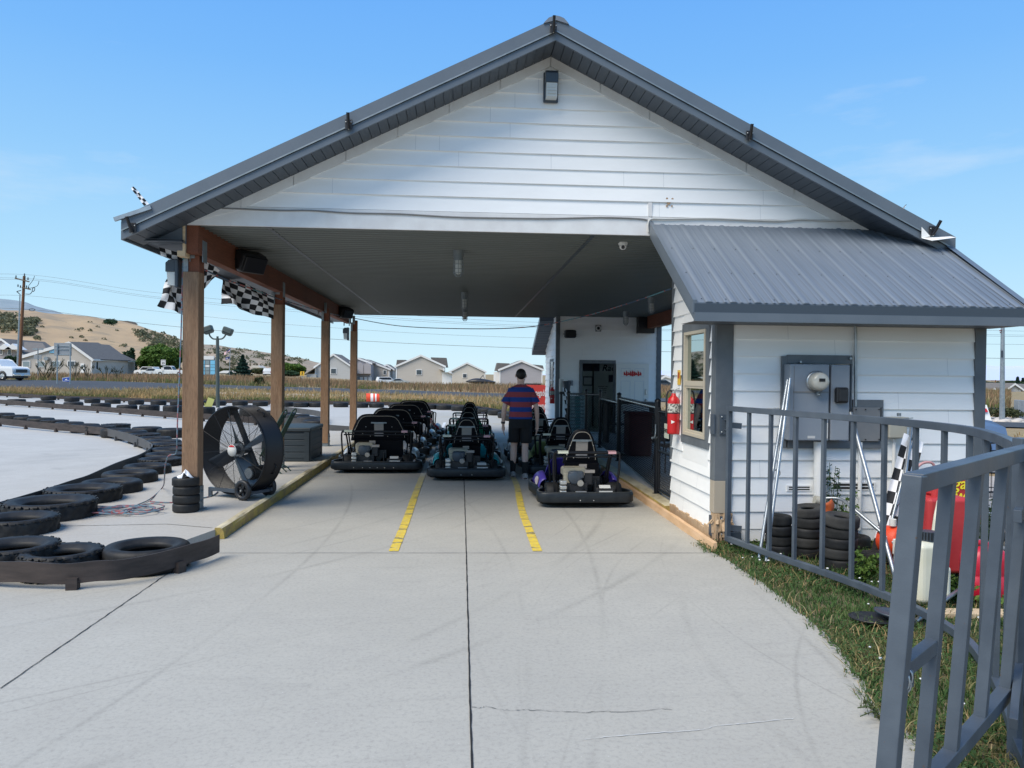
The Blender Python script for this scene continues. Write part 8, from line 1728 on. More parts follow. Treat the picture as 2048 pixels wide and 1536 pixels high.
# ================================================================ TREES
def tree(label, px, pyb, pyt, wpx, Y, m_, n=5000, ls=.28, cat='tree', name='tree', **kw):
 p = at_T(px, Y); zt = AY(px, pyt, Y).z; r = wpx/2*Y/1538; return bush(name, label, p, r, zt-p.z, m_, n, ls, cat, kw.get('group'), seed=px, trunk_r=.18, lobes=kw.get('lobes', 9))
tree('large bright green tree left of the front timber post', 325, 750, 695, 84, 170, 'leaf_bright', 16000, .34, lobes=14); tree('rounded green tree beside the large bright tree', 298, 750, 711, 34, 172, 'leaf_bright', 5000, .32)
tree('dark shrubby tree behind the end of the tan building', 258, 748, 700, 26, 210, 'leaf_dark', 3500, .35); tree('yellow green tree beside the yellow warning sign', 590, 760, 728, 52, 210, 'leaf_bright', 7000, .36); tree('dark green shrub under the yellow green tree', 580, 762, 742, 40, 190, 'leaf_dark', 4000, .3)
tree('dark shrub behind the bonnet of the white pickup', 20, 745, 712, 30, 130, 'leaf_dark', 4500, .26); tree('grey green bush in the field beyond the road', 519, 778, 755, 20, 80, 'leaf_olive', 2500, .12, 'bush', 'field_bush')
for i, (px, pyt, w) in enumerate(((405, 735, 40), (460, 737, 46), (520, 738, 50), (552, 740, 30))): tree(['first', 'second', 'third', 'fourth'][i]+' dark tree from the left in the far tree line behind the flagpole', px, 760, pyt, w, 360, 'leaf_olive', 3500, .6, group='far tree line')
for i, (px, pyt, w, Y) in enumerate(((1966, 764, 26, 230), (1985, 765, 30, 235), (2004, 764, 26, 240), (2030, 763, 34, 250), (2046, 764, 22, 250), (1328, 760, 14, 200), (1338, 758, 10, 190))): tree(['leftmost dark tree beside the building corner post', 'dark tree left of the light pole', 'dark tree right behind the light pole', 'dark wide tree above the grey gable', 'dark tree at the right edge of the picture', 'small dark tree in the gap right of the office', 'second small tree in the gap right of the office'][i], px, 780, pyt, w, Y, 'leaf_dark', 2600, .42, group='dark trees by the far houses')
def conifer(label, px, pyt, wpx, Y, n=6000, ls=.28):
 p = at_T(px, Y); H_ = AY(px, pyt, Y).z-p.z; R0 = wpx/2*Y/1538; t = thing('conifer', label, 'tree', p); u = nr.rand(n)**.8; z = (1-u)*H_*.97+.2; r = R0*u*(.75+.3*np.sin(z*7/H_*6))*np.sqrt(nr.uniform(.25, 1, n)); a = nr.uniform(0, 2*pi, n); C = np.stack([r*np.cos(a), r*np.sin(a), z-r*.18], 1)
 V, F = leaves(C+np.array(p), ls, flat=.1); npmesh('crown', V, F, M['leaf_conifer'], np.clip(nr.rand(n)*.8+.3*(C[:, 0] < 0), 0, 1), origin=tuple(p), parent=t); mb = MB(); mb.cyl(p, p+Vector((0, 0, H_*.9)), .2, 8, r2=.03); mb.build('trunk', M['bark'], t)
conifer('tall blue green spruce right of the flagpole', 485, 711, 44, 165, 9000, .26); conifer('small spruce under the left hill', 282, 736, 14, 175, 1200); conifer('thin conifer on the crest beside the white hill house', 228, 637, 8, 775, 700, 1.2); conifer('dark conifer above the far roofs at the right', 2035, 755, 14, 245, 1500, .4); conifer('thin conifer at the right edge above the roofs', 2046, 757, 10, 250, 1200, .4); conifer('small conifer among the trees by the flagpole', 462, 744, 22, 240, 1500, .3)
# scrub on the hillsides
def scrub_patch(name, label, pts, Y, n, r0, r1, m_, hillZ):
 C = []; 
 for k in range(n):
  i = rnd.randrange(len(pts)); x, y, sx_, sy_ = pts[i]; px = x+rnd.gauss(0, sx_); py = y+rnd.gauss(0, sy_); R = hillZ(px, py)
  if R is None: continue
  s_ = rnd.uniform(r0, r1); m2 = 26
  d = nr.normal(size=(m2, 3)); d /= np.linalg.norm(d, axis=1)[:, None]; d[:, 2] = np.abs(d[:, 2]); C.append(np.array(R)+d*s_*np.array([1, 1, .9]))
 C = np.concatenate(C); V, F = leaves(C, r0*.55, flat=.3); tag(npmesh(name, V, F, M[m_], nr.rand(len(F))), label, kind='stuff')
from mathutils.bvhtree import BVHTree
def hit_fn(obs):
 trees = []
 for o in obs:
  me = o.data; trees.append(BVHTree.FromPolygons([tuple(v.co) for v in me.vertices], [tuple(p.vertices) for p in me.polygons]))
 def f(px, py):
  d = ray(px, py).normalized(); best = None
  for t_ in trees:
   h = t_.ray_cast(EYE, d)
   if h[0] is not None and (best is None or h[3] < best[1]): best = (h[0], h[3])
  return None if best is None else tuple(best[0])
 return f
hf = hit_fn([o for o in col.objects if o.name.startswith('hill') and o.type == 'MESH' and o.get('kind') == 'structure'])
scrub_patch('hillside_scrub', 'dark oak scrub growing on the upper left hillside', [(10, 645, 22, 5), (0, 637, 16, 4), (30, 655, 10, 4), (60, 646, 7, 3), (52, 664, 5, 4), (-30, 650, 30, 8)], 800, 150, 2.0, 3.8, 'leaf_scrub', hf)
scrub_patch('hillside_scrub', 'dark oak scrub down the right slope of the hill', [(285, 668, 9, 3), (305, 676, 12, 4), (330, 683, 12, 5), (350, 690, 10, 5), (312, 690, 6, 4), (395, 700, 20, 5)], 800, 130, 1.6, 3.2, 'leaf_scrub', hf)
scrub_patch('hillside_scrub', 'scattered scrub along the far ridge', [(470, 703, 20, 4), (530, 712, 20, 4), (580, 720, 20, 4), (500, 722, 40, 6), (440, 712, 20, 8), (420, 732, 30, 5), (560, 734, 30, 4)], 1500, 170, 2.0, 4.2, 'leaf_scrub', hf)
scrub_patch('hillside_scrub', 'sparse single bushes over the tan hillside', [(74, 678, 1, 1), (130, 660, 50, 10), (200, 670, 40, 10), (247, 692, 1.5, 1), (210, 655, 30, 4)], 800, 30, 1.0, 1.8, 'leaf_scrub', hf)
scrub_patch('tree_clump', 'dark trees beside the white house on the hill crest', [(222, 645, 3.5, 1.2), (216, 646, 3, 1)], 800, 40, 1.8, 2.8, 'leaf_dark', hf)
# ================================================================ ROADSIDE FURNITURE, VEHICLES, POLES AND WIRES
def gp_(px, Y): return at_T(px, Y)
# wooden utility pole
Yp = 97; b0 = gp_(38, Yp); ptop = AY(48.5, 552, Yp); t = thing('utility_pole', 'tall brown wooden utility pole with two crossarms on the left', 'utility pole', b0)
mb = MB(); mb.cyl(b0, ptop, .21, 14, r2=.15); mb.build('pole', M['pole_wood'], t)
for (xa, ya, xb, yb_) in ((30, 556.5, 58.5, 563.5), (44, 575, 61, 579)):
 mb = MB(); mb.bar(AY(xa, ya, Yp-.25), AY(xb, yb_, Yp-.25), .12, .14); mb.build('crossarm', M['bark'], t)
for (px, py) in ((32, 553), (49, 549), (56, 557), (36, 571), (41, 573), (53, 573), (57, 575)):
 p = AY(px, py, Yp-.25); mb = MB(); mb.lathe([(0, -.15), (.09, -.15), (.05, -.05), (.09, .0), (.05, .06), (.07, .12), (0, .15)], p, n=10); mb.build('insulator', M['gutter'], t)
mb = MB(); mb.tube(catmull([AY(57, 572, Yp), AY(66, 560, Yp), AY(69, 552, Yp)], 6), .03, 5); mb.tube(catmull([AY(57, 577, Yp), AY(74, 572, Yp), AY(78, 562, Yp)], 6), .03, 5); mb.tube(catmull([AY(51, 588, Yp), AY(60, 588, Yp), AY(64, 583, Yp)], 6), .04, 5); mb.build('jumper_wire', M['black'], t)
mb = MB(); c = AY(67, 579, Yp); mb.tube([c+Vector((.14*cos(2*pi*k/14), .1*sin(2*pi*k/14), .26*sin(2*pi*k/14))) for k in range(14)], .045, 5, closed=True); mb.build('coil', M['black'], t)
t = thing('light_pole', 'slim grey metal pole standing just left of the wooden utility pole', 'pole', gp_(35, Yp)); b1 = gp_(34, Yp-1); mb = MB(); mb.cyl(b1, AY(40, 588, Yp-1), .11, 10, r2=.07); mb.build('pole', M['galv'], t); mb = MB(); mb.tube(catmull([AY(40, 589, Yp-1), AY(36, 585, Yp-1), AY(34, 583, Yp-1), AY(42, 581, Yp-1)], 5), .05, 5); mb.build('wire_end', M['black'], t)
# wires
WG = 'power lines across the sky'
def wire(label, pts, Ys, r=.016):
 P = [AY(px, py, Y) for (px, py), Y in zip(pts, Ys)]; mb = MB(); mb.tube(catmull(P, 14), r, 4); o = mb.build('power_line', M['gutter']); tag(o, label, 'power line', WG)
YY = (99, 97, 94, 92, 88, 82, 80)
wire('topmost power line crossing from the wooden pole to the right', ((-160, 556), (49, 549), (300, 584), (600, 612), (1080, 645), (1965, 661), (2300, 664)), YY)
wire('second power line from the top', ((-160, 562), (58, 557), (300, 592), (600, 620), (1080, 652), (1965, 669), (2300, 672)), YY)
wire('third power line, just below the second', ((-160, 565), (60, 560), (300, 595), (600, 624), (1080, 655), (1965, 672), (2300, 675)), YY)
wire('fourth power line from the top', ((-160, 598), (45, 591), (300, 621), (630, 653), (1080, 676), (1965, 688), (2300, 691)), YY)
wire('lowest and thickest power line over the hill', ((-160, 614), (60, 619), (300, 648), (630, 676), (1080, 697), (1965, 716), (2300, 720)), YY, .028)
mb = MB(); c = AY(64, 619.5, 95); mb.tube([c+Vector((.35*cos(2*pi*k/16), 0, .13*sin(2*pi*k/16)+.0)) for k in range(16)], .035, 5, closed=True); o = mb.build('cable_coil', M['black']); tag(o, 'coil of cable hanging on the lowest power line', 'cable coil')
# two headed light pole behind the fan
Yl = 36; b0 = gp_(436, Yl); top = AY(435, 677, Yl); t = thing('area_light', 'dark green light pole with two floodlight heads behind the drum fan', 'light pole', b0); b0.z = 0
mb = MB(); mb.cyl((b0.x, Yl, 0), top, .085, 12, r2=.07); mb.cyl(top, top+Vector((0, 0, .10)), .05, 10); mb.build('pole', M['pole_green'] if 'pole_green' in M else mk('pole_green', (.055, .07, .065), .5), t)
mb = MB(); mb.tube(catmull([AY(418, 663, Yl), AY(419.5, 671, Yl), AY(426, 677.5, Yl), AY(435, 678, Yl), AY(444, 677.5, Yl), AY(450.5, 671, Yl), AY(452, 663, Yl)], 5), .035, 8); mb.build('arm', M['pole_green'], t)
for s, (px, py) in ((-1, (415.5, 658)), (1, (456, 661))):
 c = AY(px, py, Yl); R_ = Matrix.Rotation(s*.35, 3, 'Y'); mb = MB(); mb.rbox(c, (.44, .34, .26), .05, R_); mb.add([c+R_ @ Vector(v) for v in ((-.22, -.17, -.13), (.22, -.17, -.13), (.16*1, -.12, -.22), (-.16, -.12, -.22), (-.22, .17, -.13), (.22, .17, -.13), (.16, .12, -.22), (-.16, .12, -.22))], [(0, 1, 2, 3), (5, 4, 7, 6), (1, 5, 6, 2), (4, 0, 3, 7), (3, 2, 6, 7)]); mb.build('lamp_head', M['pole_green'], t, bevel=.01)
p = AZ(417, 822, .0); mb = MB(); c = AZ(419, 826, 0); mb.bar(c+Vector((-.12, 0, .42)), c+Vector((.12, 0, .34)), .02, .42); mb.cyl(c+Vector((-.18, 0.02, 0)), c+Vector((-.18, .02, .4)), .02, 6); o = mb.build('marker_sign', M['sign_lime'] if 'sign_lime' in M else mk('sign_lime', (.5, .5, .16), .6)); tag(o, 'small tilted yellow marker board beside the front post by the fan', 'sign')
# road signs
def post(mb, px, py0, py1, Y, r, m_=None): a = AY(px, py0, Y); mb.cyl((a.x, Y, T(a.x, Y)-.2), a, r, 6)
Ys_ = 66; t = thing('road_sign', 'back of a rectangular road sign on two steel posts', 'road sign', gp_(127, Ys_)); mb = MB(); a = AY(108, 711, Ys_); b = AY(143, 686, Ys_); mb.bx(a.x, b.x, Ys_, Ys_+.03, a.z, b.z); mb.build('sign_panel', M['galv_plate2'] if 'galv_plate2' in M else mk('galv_plate2', (.30, .32, .34), .5, metal=.4), t)
mb = MB(); 
for zz in (.25, .5, .93): z = b.z+(a.z-b.z)*zz; mb.bx(a.x+.1, b.x-.1, Ys_-.06, Ys_, z-.03, z+.03)
mb.build('brace', M['galv'], t)
for px, dz_ in ((115.5, 0), (141.5, 0)): mb = MB(); q_ = AY(px, 688, Ys_); mb.cyl((q_.x, Ys_-.08, T(q_.x, Ys_)-.3), (q_.x, Ys_-.08, q_.z), .055, 8); mb.build('post', M['galv'], t)
t = thing('yard_sign', 'tilted blue yard sign beside the road', 'sign', gp_(133, 72)); c = AY(133, 761, 72); R_ = Matrix.Rotation(-.18, 3, 'Y'); mb = MB(); mb.box(c, (.68, .03, .58), R_); mb.build('sign_edge', M['white_paint'], t); mb = MB(); mb.box(c+Vector((0, -.02, 0)), (.62, .02, .52), R_); pn = mb.build('sign_panel', M['sign_blue'], t)
mb = MB(); mb.add([c+R_ @ Vector(v) for v in ((-.12, -.035, .06), (.12, -.035, .06), (.05, -.035, .15), (-.04, -.035, .14), (-.26, -.035, -.03), (.26, -.035, -.03), (.26, -.035, .0), (-.26, -.035, .0))], [(0, 1, 2, 3), (4, 5, 6, 7)]); mb.build('sign_mark', M['white_paint'], pn); mb = MB(); mb.cyl(c+Vector((-.2, .03, -.2)), (c.x-.2, 72.03, T(c.x, 72)-.1), .012, 5); mb.cyl(c+Vector((.2, .03, -.2)), (c.x+.2, 72.03, T(c.x, 72)-.1), .012, 5); mb.build('stake', M['galv'], t)
mb = MB()
Yf = 92; t = thing('street_sign', 'thin pole with a small sign in front of the tan building', 'sign', gp_(75.5, Yf)); post(mb, 76, 700, 0, Yf, .06); mb.build('post', M['galv_plate'], t); p = AY(76, 700, Yf); mb = MB(); mb.box(p+Vector((-.3, 0, .1)), (.5, .2, .18)); mb.box(p+Vector((.35, 0, .1)), (.4, .2, .18)); mb.build('lamp', M['galv'], t); mb = MB(); q_ = AY(75.5, 714, Yf); mb.box(q_, (.85, .04, .5)); mb.build('sign_panel', M['galv_plate2'], t)
t = thing('speed_limit_sign', 'white speed limit sign reading 35 on a thin post', 'road sign', gp_(325, 105)); mb = MB(); p = AY(326.5, 725, 105); mb.cyl((p.x-.1, 105.05, T(p.x, 105)-.3), (p.x, 105.05, p.z+.3), .05, 6); mb.build('post', M['galv'], t); mb = MB(); mb.box(p, (.60, .03, .72)); s1 = mb.build('sign_panel', M['sign_white'], t); text('lettering', '35', M['text_black'], .42, p+Vector((0, -.03, -.1)), (1, 0, 0), (0, 0, 1), t); text('lettering', 'SPEED LIMIT', M['text_black'], .10, p+Vector((0, -.03, .24)), (1, 0, 0), (0, 0, 1), t); mb = MB(); mb.box(AY(325, 738, 105), (.35, .03, .4)); mb.build('sign_plate', M['sign_white'], t)
t = thing('warning_sign', 'yellow warning sign with a black symbol in front of the far trees', 'road sign', gp_(603, 118)); p = AY(604.5, 747, 118); mb = MB(); mb.box(p, (.62, .03, .62)); s1 = mb.build('sign_panel', M['sign_yellow'], t); mb = MB(); mb.cyl((p.x, 118.05, T(p.x, 118)-.3), (p.x, 118.05, p.z), .05, 6); mb.build('post', M['galv'], t); mb = MB(); mb.box(p+Vector((0, -.03, .05)), (.12, .01, .22)); mb.bar(p+Vector((-.12, -.03, -.2)), p+Vector((0, -.03, 0)), .01, .06); mb.bar(p+Vector((.12, -.03, -.2)), p+Vector((0, -.03, 0)), .01, .06); mb.ball(p+Vector((0, -.03, .2)), .06, 8, 6); mb.build('symbol', M['text_black'], s1)
# blue tenant sign
Yt = 150; t = thing('tenant_sign', 'tall business sign made of blue and white panels beyond the field', 'sign', gp_(418, Yt)); a = AY(400, 757, Yt); b = AY(432, 712, Yt); mb = MB(); mb.bx(a.x, b.x, Yt, Yt+.4, T(a.x, Yt), b.z-.4); mb.build('frame', M['panel_dark'], t); mb = MB(); q1 = AY(404, 719, Yt); q2 = AY(428, 712, Yt); mb.bx(q1.x, q2.x, Yt-.1, Yt+.3, q1.z, q2.z); mb.build('header_panel', M['sign_white'], t)
cols_ = ['sky_blue_sign', 'pane_light', 'sky_blue_sign', 'sign_white', 'sky_blue_sign', 'pane_light']; kk = 0
for r_i, (y0, y1) in enumerate(((721, 729), (730, 734), (735, 741), (742, 749))):
 for c_i, (x0, x1) in enumerate(((401, 409.5), (411, 419), (421, 430))):
  p = AY(x0, y1, Yt); q_ = AY(x1, y0, Yt); mb = MB(); mb.bx(p.x, q_.x, Yt-.08, Yt, p.z, q_.z); mb.build('panel', M[cols_[(kk*5+r_i) % 6]], t); kk += 1
# flagpole
Yq = 130; t = thing('flagpole', 'white flagpole carrying two flags', 'flagpole', gp_(459.5, Yq)); p = AY(460.5, 696, Yq); mb = MB(); mb.cyl((p.x-.15, Yq, T(p.x, Yq)-.3), p, .07, 8, r2=.05); mb.ball(p, .10, 8, 6); mb.build('pole', M['galv'], t)
A_, B_, C_, D_ = AY(460, 698, Yq), AY(459.5, 703, Yq), AY(447.5, 711, Yq), AY(448, 704.5, Yq); mb = MB(); mb.grid(lambda u, v: A_.lerp(D_, u).lerp(B_.lerp(C_, u), v)+Vector((0, .12*sin(u*8), .06*sin(u*7))), 14, 13, mif=lambda i, j: 2 if (i < 6 and j < 7) else (j % 2)); o = mb.build('striped_flag', [M['flag_red'], M['cloth_white'], M['flag_blue']]); tag(o, 'red and white striped flag with a blue canton at the top of the flagpole', 'flag')
A_, B_, C_, D_ = AY(460, 713, Yq), AY(459.5, 718, Yq), AY(450.5, 720, Yq), AY(451, 714.5, Yq); mb = MB(); mb.grid(lambda u, v: A_.lerp(D_, u).lerp(B_.lerp(C_, u), v)+Vector((0, .12*sin(u*8), .05*sin(u*7))), 12, 8, mif=lambda i, j: 1 if ((i-6)**2+(j-4)**2*1.2 < 5) else 0); o = mb.build('blue_flag', [M['flag_blue'], M['sign_white']]); tag(o, 'dark blue flag with a pale emblem on the flagpole', 'flag')
# orange barrel on its side
t = thing('traffic_barrel', 'orange and white traffic barrel lying on its side by the far barrier', 'barrel', AZ(744, 806, 0)); c = AZ(744, 806, 0)+Vector((0, .4, .27)); dx = Vector((1, .1, .02)).normalized(); mb = MB(); mb.cyl(c-dx*.36, c-dx*.12, .27, 20, r2=.25); mb.cyl(c+dx*.02, c+dx*.12, .245, 20, r2=.24); mb.cyl(c+dx*.2, c+dx*.36, .235, 20, r2=.22); mb.build('body', M['orange'], t); mb = MB(); mb.cyl(c-dx*.12, c+dx*.02, .249, 20, r2=.244, caps=False); mb.cyl(c+dx*.12, c+dx*.2, .239, 20, r2=.234, caps=False); mb.build('white_band', M['white_paint'], t)
# ---------------------------------------------------------------- vehicles
def vehicle(name, label, cat, p, rz, kind, paint, group=None, s=1.0):
 t = thing(name, label, cat, p, rz, group)
 if kind == 'pickup': Lg, Wd, prof, cab, wx, wr = 5.6, 1.98, [(-2.8, .45), (-2.8, 1.10), (-.75, 1.12), (-.60, 1.12), (-.15, 1.88), (.75, 1.92), (1.10, 1.82), (1.60, 1.27), (2.60, 1.20), (2.78, 1.08), (2.82, .45)], [(-.52, 1.20), (-.10, 1.82), (.72, 1.85), (1.08, 1.74), (1.48, 1.20)], (-1.7, 1.75), .40
 elif kind == 'suv': Lg, Wd, prof, cab, wx, wr = 4.8, 1.9, [(-2.4, .4), (-2.4, 1.1), (-2.2, 1.72), (.4, 1.75), (1.1, 1.15), (2.2, 1.0), (2.38, .8), (2.4, .4)], [(-2.15, 1.15), (-2.0, 1.64), (.35, 1.67), (.95, 1.15)], (-1.45, 1.45), .36
 else: Lg, Wd, prof, cab, wx, wr = 4.5, 1.78, [(-2.2, .35), (-2.27, .52), (-2.22, .70), (-1.95, .82), (-1.5, .92), (-.95, 1.38), (.15, 1.42), (.95, 1.0), (2.05, .82), (2.22, .62), (2.25, .35)], [(-1.38, .95), (-.92, 1.33), (.12, 1.36), (.82, 1.0)], (-1.62, 1.40), .32
 nS = 7; mb = MB(); vs = []
 for k in range(nS):
  u = -1+2*k/(nS-1); 
  for (x, z) in prof:
   hz = (z-.45)/(1.9-.45); w_ = Wd/2*(1-.18*max(0, (z-1.0)/.9)) ; vs.append((x*(1-.02*abs(u)**4), u*w_*1.0, z-.03*abs(u)**4*(z > .9)))
 n = len(prof); fs = [(k*n+i, k*n+(i+1) % n, (k+1)*n+(i+1) % n, (k+1)*n+i) for k in range(nS-1) for i in range(n)]+[tuple(range(n)), tuple((nS-1)*n+i for i in reversed(range(n)))]
 mb.add(vs, fs, 0, False); body = mb.build('body', M[paint], t, True, bevel=.05)
 mb = MB()
 for s_ in (-1, 1):
  w_ = Wd/2*(1-.18*max(0, (1.4-1.0)/.9))+.045; mb.add([(x, s_*(Wd/2*(1-.18*max(0, (z-1.0)/.9))+.012), z) for x, z in cab], [tuple(range(len(cab))) if s_ < 0 else tuple(reversed(range(len(cab))))])
 f0, f1 = (cab[-2], cab[-1]); 
 mb.add([(f0[0]+.06, -Wd/2*.74, f0[1]), (f0[0]+.06, Wd/2*.74, f0[1]), (f1[0]+.10, Wd/2*.84, f1[1]+.02), (f1[0]+.10, -Wd/2*.84, f1[1]+.02)], [(0, 3, 2, 1)]); r0, r1 = cab[1], cab[0]
 mb.add([(r0[0]-.08, -Wd/2*.74, r0[1]), (r0[0]-.08, Wd/2*.74, r0[1]), (r1[0]-.10, Wd/2*.84, r1[1]+.02), (r1[0]-.10, -Wd/2*.84, r1[1]+.02)], [(0, 3, 2, 1)]); mb.build('window', M['car_glass'], t, True)
 for wx_ in wx:
  for s_ in (-1, 1):
   mb = MB(); mb.lathe([(wr*.6, -.11), (wr*.95, -.11), (wr, -.07), (wr, .07), (wr*.95, .11), (wr*.6, .11)], (wx_, s_*(Wd/2-.08), wr), (0, 1, 0), n=22); mb.lathe([(wr*.6, .0), (0, .0)], (wx_, s_*(Wd/2-.08), wr), (0, 1, 0), n=16); wh = mb.build('wheel', M['rubber'], t, True)
   mb = MB(); mb.lathe([(0, .03*s_), (wr*.2, .035*s_), (wr*.58, .02*s_), (wr*.62, .1*s_)], (wx_, s_*(Wd/2-.06), wr), (0, 1, 0), n=20)
   for k in range(5): a = k*2*pi/5; mb.box((wx_+cos(a)*wr*.35, s_*(Wd/2-.0), wr+sin(a)*wr*.35), (wr*.4, .03, .07), Matrix.Rotation(-a, 3, 'Y'))
   mb.build('rim', M['silver'], wh, True)
   mb = MB(); mb.lathe([(wr*1.02, -.02), (wr*1.14, -.02)], (wx_, s_*(Wd/2+.012), wr+.02), (0, 1, 0), n=16, a0=0, a1=2*pi); mb.build('wheel_arch', M['black'], t, True)
 X1_ = prof[-1][0]
 mb = MB(); mb.bx(X1_-.02, X1_+.05, -Wd/2*.62, Wd/2*.62, .62 if kind != 'pickup' else .72, .76 if kind != 'pickup' else 1.0); mb.build('grille', M['black'], t, True)
 for s_ in (-1, 1): mb = MB(); mb.rbox((X1_-.04, s_*Wd/2*.80, .70 if kind != 'pickup' else .86), (.14, .30, .20), .03); mb.build('headlight', M['lens'], t, True); mb = MB(); mb.rbox((-Lg/2+.06, s_*Wd/2*.84, .82 if kind != 'sedan' else .60), (.12, .22, .15), .03); mb.build('tail_light', M['tail_red'], t, True)
 mb = MB(); mb.rbox((X1_+.02, 0, .48), (.16, Wd*.96, .20), .05); mb.build('bumper', M['chrome'] if kind == 'pickup' else M[paint], t, True); mb = MB(); mb.rbox((-Lg/2-.0, 0, .48), (.16, Wd*.96, .22), .05); mb.build('bumper', M['chrome'] if kind == 'pickup' else M[paint], t, True)
 mb = MB(); mb.bx(X1_+.1, X1_+.11, -.16, .16, .42, .54); mb.build('license_plate', M['white_paint'], t, True)
 mb = MB(); mb.bx(-Lg/2+.1, Lg/2-.1, -Wd/2+.1, Wd/2-.1, .22, .5); mb.build('underbody', M['black'], t, True)
 for s_ in (-1, 1): mb = MB(); mb.rbox((cab[-1][0]-.25, s_*(Wd/2+.12), cab[0][1]+.02), (.12, .2, .14), .03); mb.build('mirror', M[paint], t, True)
 return t
pk = at_T(12, 73); vehicle('pickup_truck', 'white pickup truck driving on the road, cut by the left edge', 'pickup truck', (pk.x-1.0, 73, T(pk.x, 73)+.06), radians(-14), 'pickup', 'car_white')
v = vehicle('parked_car', 'light blue car parked behind the right side of the utility room', 'car', (AY(2010, 880, 14.2).x-2.2, 15.1, -.01), radians(180), 'sedan', 'car_blue')
bc = vehicle('parked_car', 'white car parked in front of the narrow grey house wing', 'car', (at_T(775, 172).x, 172, T(0, 172)), radians(20), 'suv', 'car_white', 'cars parked by the houses')
vehicle('parked_car', 'silver car parked right of the white car before the tan house', 'car', (at_T(799, 172).x, 172, T(0, 172)), radians(2), 'sedan', 'silver', 'cars parked by the houses')
vehicle('parked_car', 'white pickup parked under the bright green tree', 'pickup truck', (at_T(343, 150).x, 150, at_T(343, 150).z+.1), radians(180), 'pickup', 'car_white', 'cars parked by the trees'); vehicle('parked_car', 'small white car parked left of the pickup under the tree', 'car', (at_T(308, 156).x, 156, at_T(308, 156).z+.1), radians(10), 'sedan', 'car_white', 'cars parked by the trees'); vehicle('parked_car', 'white car half hidden behind the sign post near the tree', 'car', (at_T(294, 160).x, 160, at_T(294, 160).z+.1), radians(160), 'suv', 'car_white', 'cars parked by the trees')
vehicle('parked_car', 'white van at the edge of the far tree line', 'van', (at_T(537, 190).x, 190, T(-40, 190)+.2), radians(95), 'suv', 'car_white')
vehicle('parked_car', 'dark car in the gap right of the office by the white house', 'car', (at_T(1326, 125).x, 125, T(20, 125)), radians(10), 'sedan', 'gutter')
# covered boat
Yb_ = 150; c = at_T(961, Yb_); z0 = AY(961, 771, Yb_).z; t = thing('motor_boat', 'black covered motor boat on a trailer in front of the cream house', 'boat', (c.x, Yb_, z0)); mb = MB()
def hull(u, v):
 x = -2.9+5.8*u; w_ = 1.05*(1-max(0, (.35-u)/.35)**2.2)*(.9+.1*u); zt = .95+.25*(1-u)*.3; a = v*pi; return (c.x+x, Yb_+w_*cos(a), z0+.25+.55*sin(a)*-1*.0+zt*(.55-.45*cos(2*a)*.0)-(.50*sin(a))*(1-.3*(1-u)))
def shell(u, v):
 x = -2.9+5.8*u; taper = (1-max(0, (.4-u)/.4)**2); a = 2*pi*v; zc = z0+.75; up = .62*sin(pi*min(1, .25+u*.75))*taper+.05; dn = .42*taper+.03; zz = zc+(up if sin(a) > 0 else dn)*sin(a); return (c.x+x, Yb_+1.0*taper*cos(a), zz)
mb.grid(shell, 20, 20); mb.build('cover', M['black'], t); mb = MB(); mb.tube([(c.x-.2, Yb_-.8, z0+1.2), (c.x+.5, Yb_-.6, z0+2.0), (c.x+.5, Yb_+.6, z0+2.0), (c.x-.2, Yb_+.8, z0+1.2)], .05, 6); mb.tube([(c.x+.9, Yb_-.7, z0+1.1), (c.x+.5, Yb_-.6, z0+2.0)], .04, 5); mb.build('tower', M['black'], t)
mb = MB(); mb.bx(c.x-2.6, c.x+2.8, Yb_-.7, Yb_+.7, z0+.2, z0+.3); 
for xx in (.6, 1.3): mb.cyl((c.x+xx, Yb_-.9, z0+.28), (c.x+xx, Yb_-.7, z0+.28), .28, 12)
mb.build('trailer', M['gutter'], t)
# ---------------------------------------------------------------- right background
lot = [AZ(*p) for p in ((1760, 872), (1880, 872), (2000, 873), (2400, 885), (2600, 1040), (2200, 975), (2010, 945), (1900, 940), (1760, 935))]
sheet('parking_lot', [(p.x, p.y) for p in lot][::-1], -.004, M['asphalt_lot'], 'grey asphalt parking lot right of the building')
mb = MB(); a = AZ(1900, 905, .0); b = AZ(2200, 915, 0); o = ribbon('parking_line', [(a.x, a.y), (b.x, b.y)], .1, .002, None).build('parking_line', M['label_white'], origin=(0, 0, 0)); tag(o, kind='structure')
gr = [AZ(*p) for p in ((1900, 948), (2010, 953), (2300, 1000), (2500, 1200), (2200, 1110), (2040, 1060), (1940, 1010))]; sheet('gravel', [(p.x, p.y) for p in gr][::-1], -.006, M['gravel'], 'pale gravel between the parking lot and the grass')
Yo = 30; b0 = gp_(2004, Yo); b0.z = 0; t = thing('light_pole', 'tall grey metal light pole right of the building', 'light pole', b0); mb = MB(); tp = AY(2006, 592, Yo); mb.cyl((AY(2004, 850, Yo).x, Yo, T(b0.x, Yo)-.1), tp, .105, 12, r2=.06); mb.build('pole', M['galv'], t); mb = MB(); q_ = AY(2004, 708, Yo-.1); mb.box(q_, (.06, .05, .28)); mb.build('tag_plate', M['gutter'], t); mb = MB(); q_ = AY(2003, 662, Yo); mb.tube([q_+Vector((-.1, 0, 0)), q_+Vector((-.05, -.05, .04)), q_+Vector((.0, 0, .0)), q_+Vector((-.06, 0, -.08))], .02, 5); mb.build('wire_clamp', M['red_dark'], t)
Ya = 27; t = thing('sandwich_board', 'white folding sandwich board with a red mark beside the driveway', 'sign', AZ(1970, 836)); p = AY(1972, 838, Ya); x0, x1 = AY(1955, 820, Ya).x, AY(1973, 820, Ya).x; zt__ = AY(1970, 810, Ya).z; zb__ = T(x0, Ya)
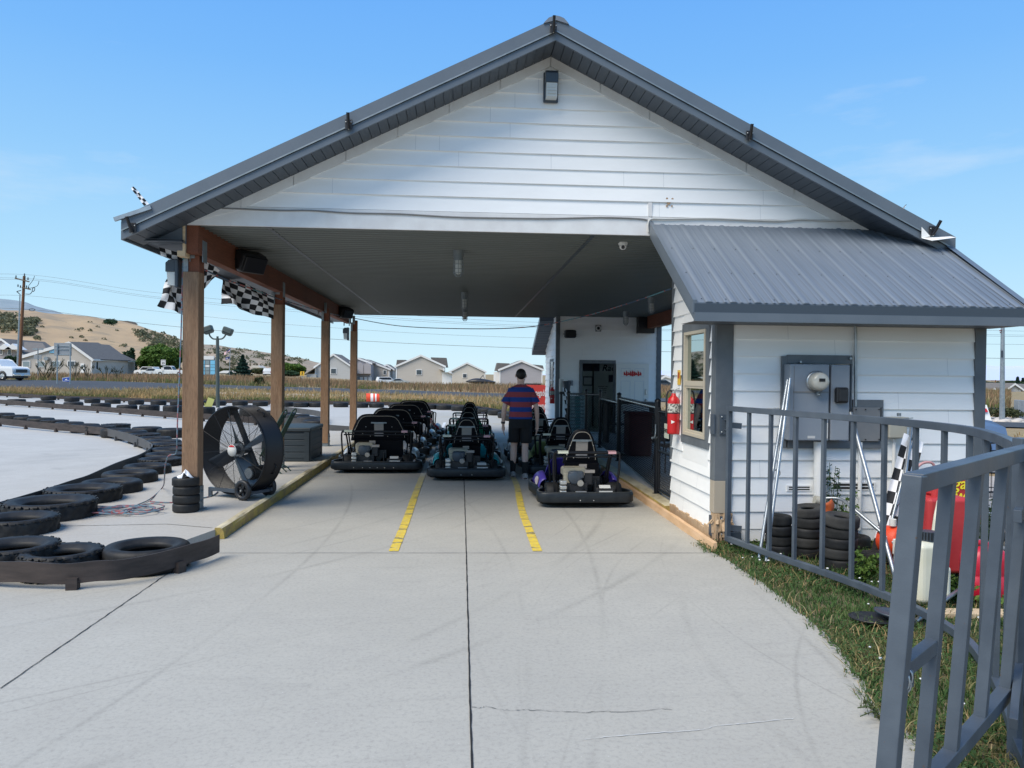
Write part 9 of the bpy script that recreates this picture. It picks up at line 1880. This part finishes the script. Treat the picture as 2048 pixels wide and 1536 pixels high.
mb = MB(); mb.add([(x0, Ya-.25, zb__), (x1+.09, Ya-.25, zb__), (x1-.0, Ya, zt__), (x0+.05, Ya, zt__)], [(0, 1, 2, 3)]); mb.add([(x0, Ya+.25, zb__), (x1+.09, Ya+.25, zb__), (x1, Ya, zt__), (x0+.05, Ya, zt__)], [(0, 1, 2, 3)]); mb.build('board', M['white_paint'], t, solid=.02); mb = MB(); mb.add([(x0, Ya-.17, zt__-.25), (x1-.05, Ya-.17, zt__-.25), (x1-.08, Ya-.10, zt__-.12), (x0, Ya-.10, zt__-.12)], [(0, 1, 2, 3)]); mb.build('red_mark', M['red_paint'], t)
Yk = 31; p = AY(2037, 832, Yk); mb = MB(); a = AY(2037, 832, Yk); b = AY(2044, 800, Yk); mb.bx(a.x, b.x, Yk, Yk+.3, T(a.x, Yk), b.z); mb.bx(b.x, b.x+.6, Yk+.05, Yk+.35, T(a.x, Yk), b.z-.02); o = mb.build('utility_box', M['galv_plate2'], bevel=.02); tag(o, 'grey metal utility box at the right edge beyond the driveway', 'utility box')
for k in range(22):
 p = AZ(rnd.uniform(1960, 2046), rnd.uniform(838, 843), 0); mb = MB(); mb.ball((p.x, p.y, T(p.x, p.y)+.02), rnd.uniform(.08, .2), 7, 5, (1.3, 1, .6)); o = mb.build('rock', M['rock_white']); tag(o, 'pale rock in the row along the driveway at the right', 'rock', 'pale rocks along the driveway')
bush('low_shrub', 'low grey green shrub at the foot of the light pole', AZ(2020, 838, 0)+Vector((0, .5, 0)), .9, .5, 'leaf_olive', 1500, .06, 'bush')
# pole far behind and small items
for (px, py, Y, lb) in ((2003, 760, 190, 'small distant wooden pole with a crossarm behind the far trees'),): b = gp_(1992, Y); t_ = AY(1991, py, Y); mb = MB(); mb.cyl((t_.x, Y, b.z), t_, .12, 6); mb.bx(t_.x-1.2, t_.x+1.2, Y-.05, Y+.05, t_.z-.3, t_.z-.15); o = mb.build('utility_pole', M['pole_wood']); tag(o, lb, 'utility pole')
# ---------------------------------------------------------------- turn lettering into plain meshes
fonts = [o for o in col.objects if o.type == 'FONT']
dg = bpy.context.evaluated_depsgraph_get()
for o in fonts:
 me = bpy.data.meshes.new_from_object(o.evaluated_get(dg)); q_ = bpy.data.objects.new('tmp', me); col.objects.link(q_); q_.parent = o.parent; q_.matrix_local = o.matrix_local.copy(); nm = o.name; bpy.data.objects.remove(o); q_.name = nm
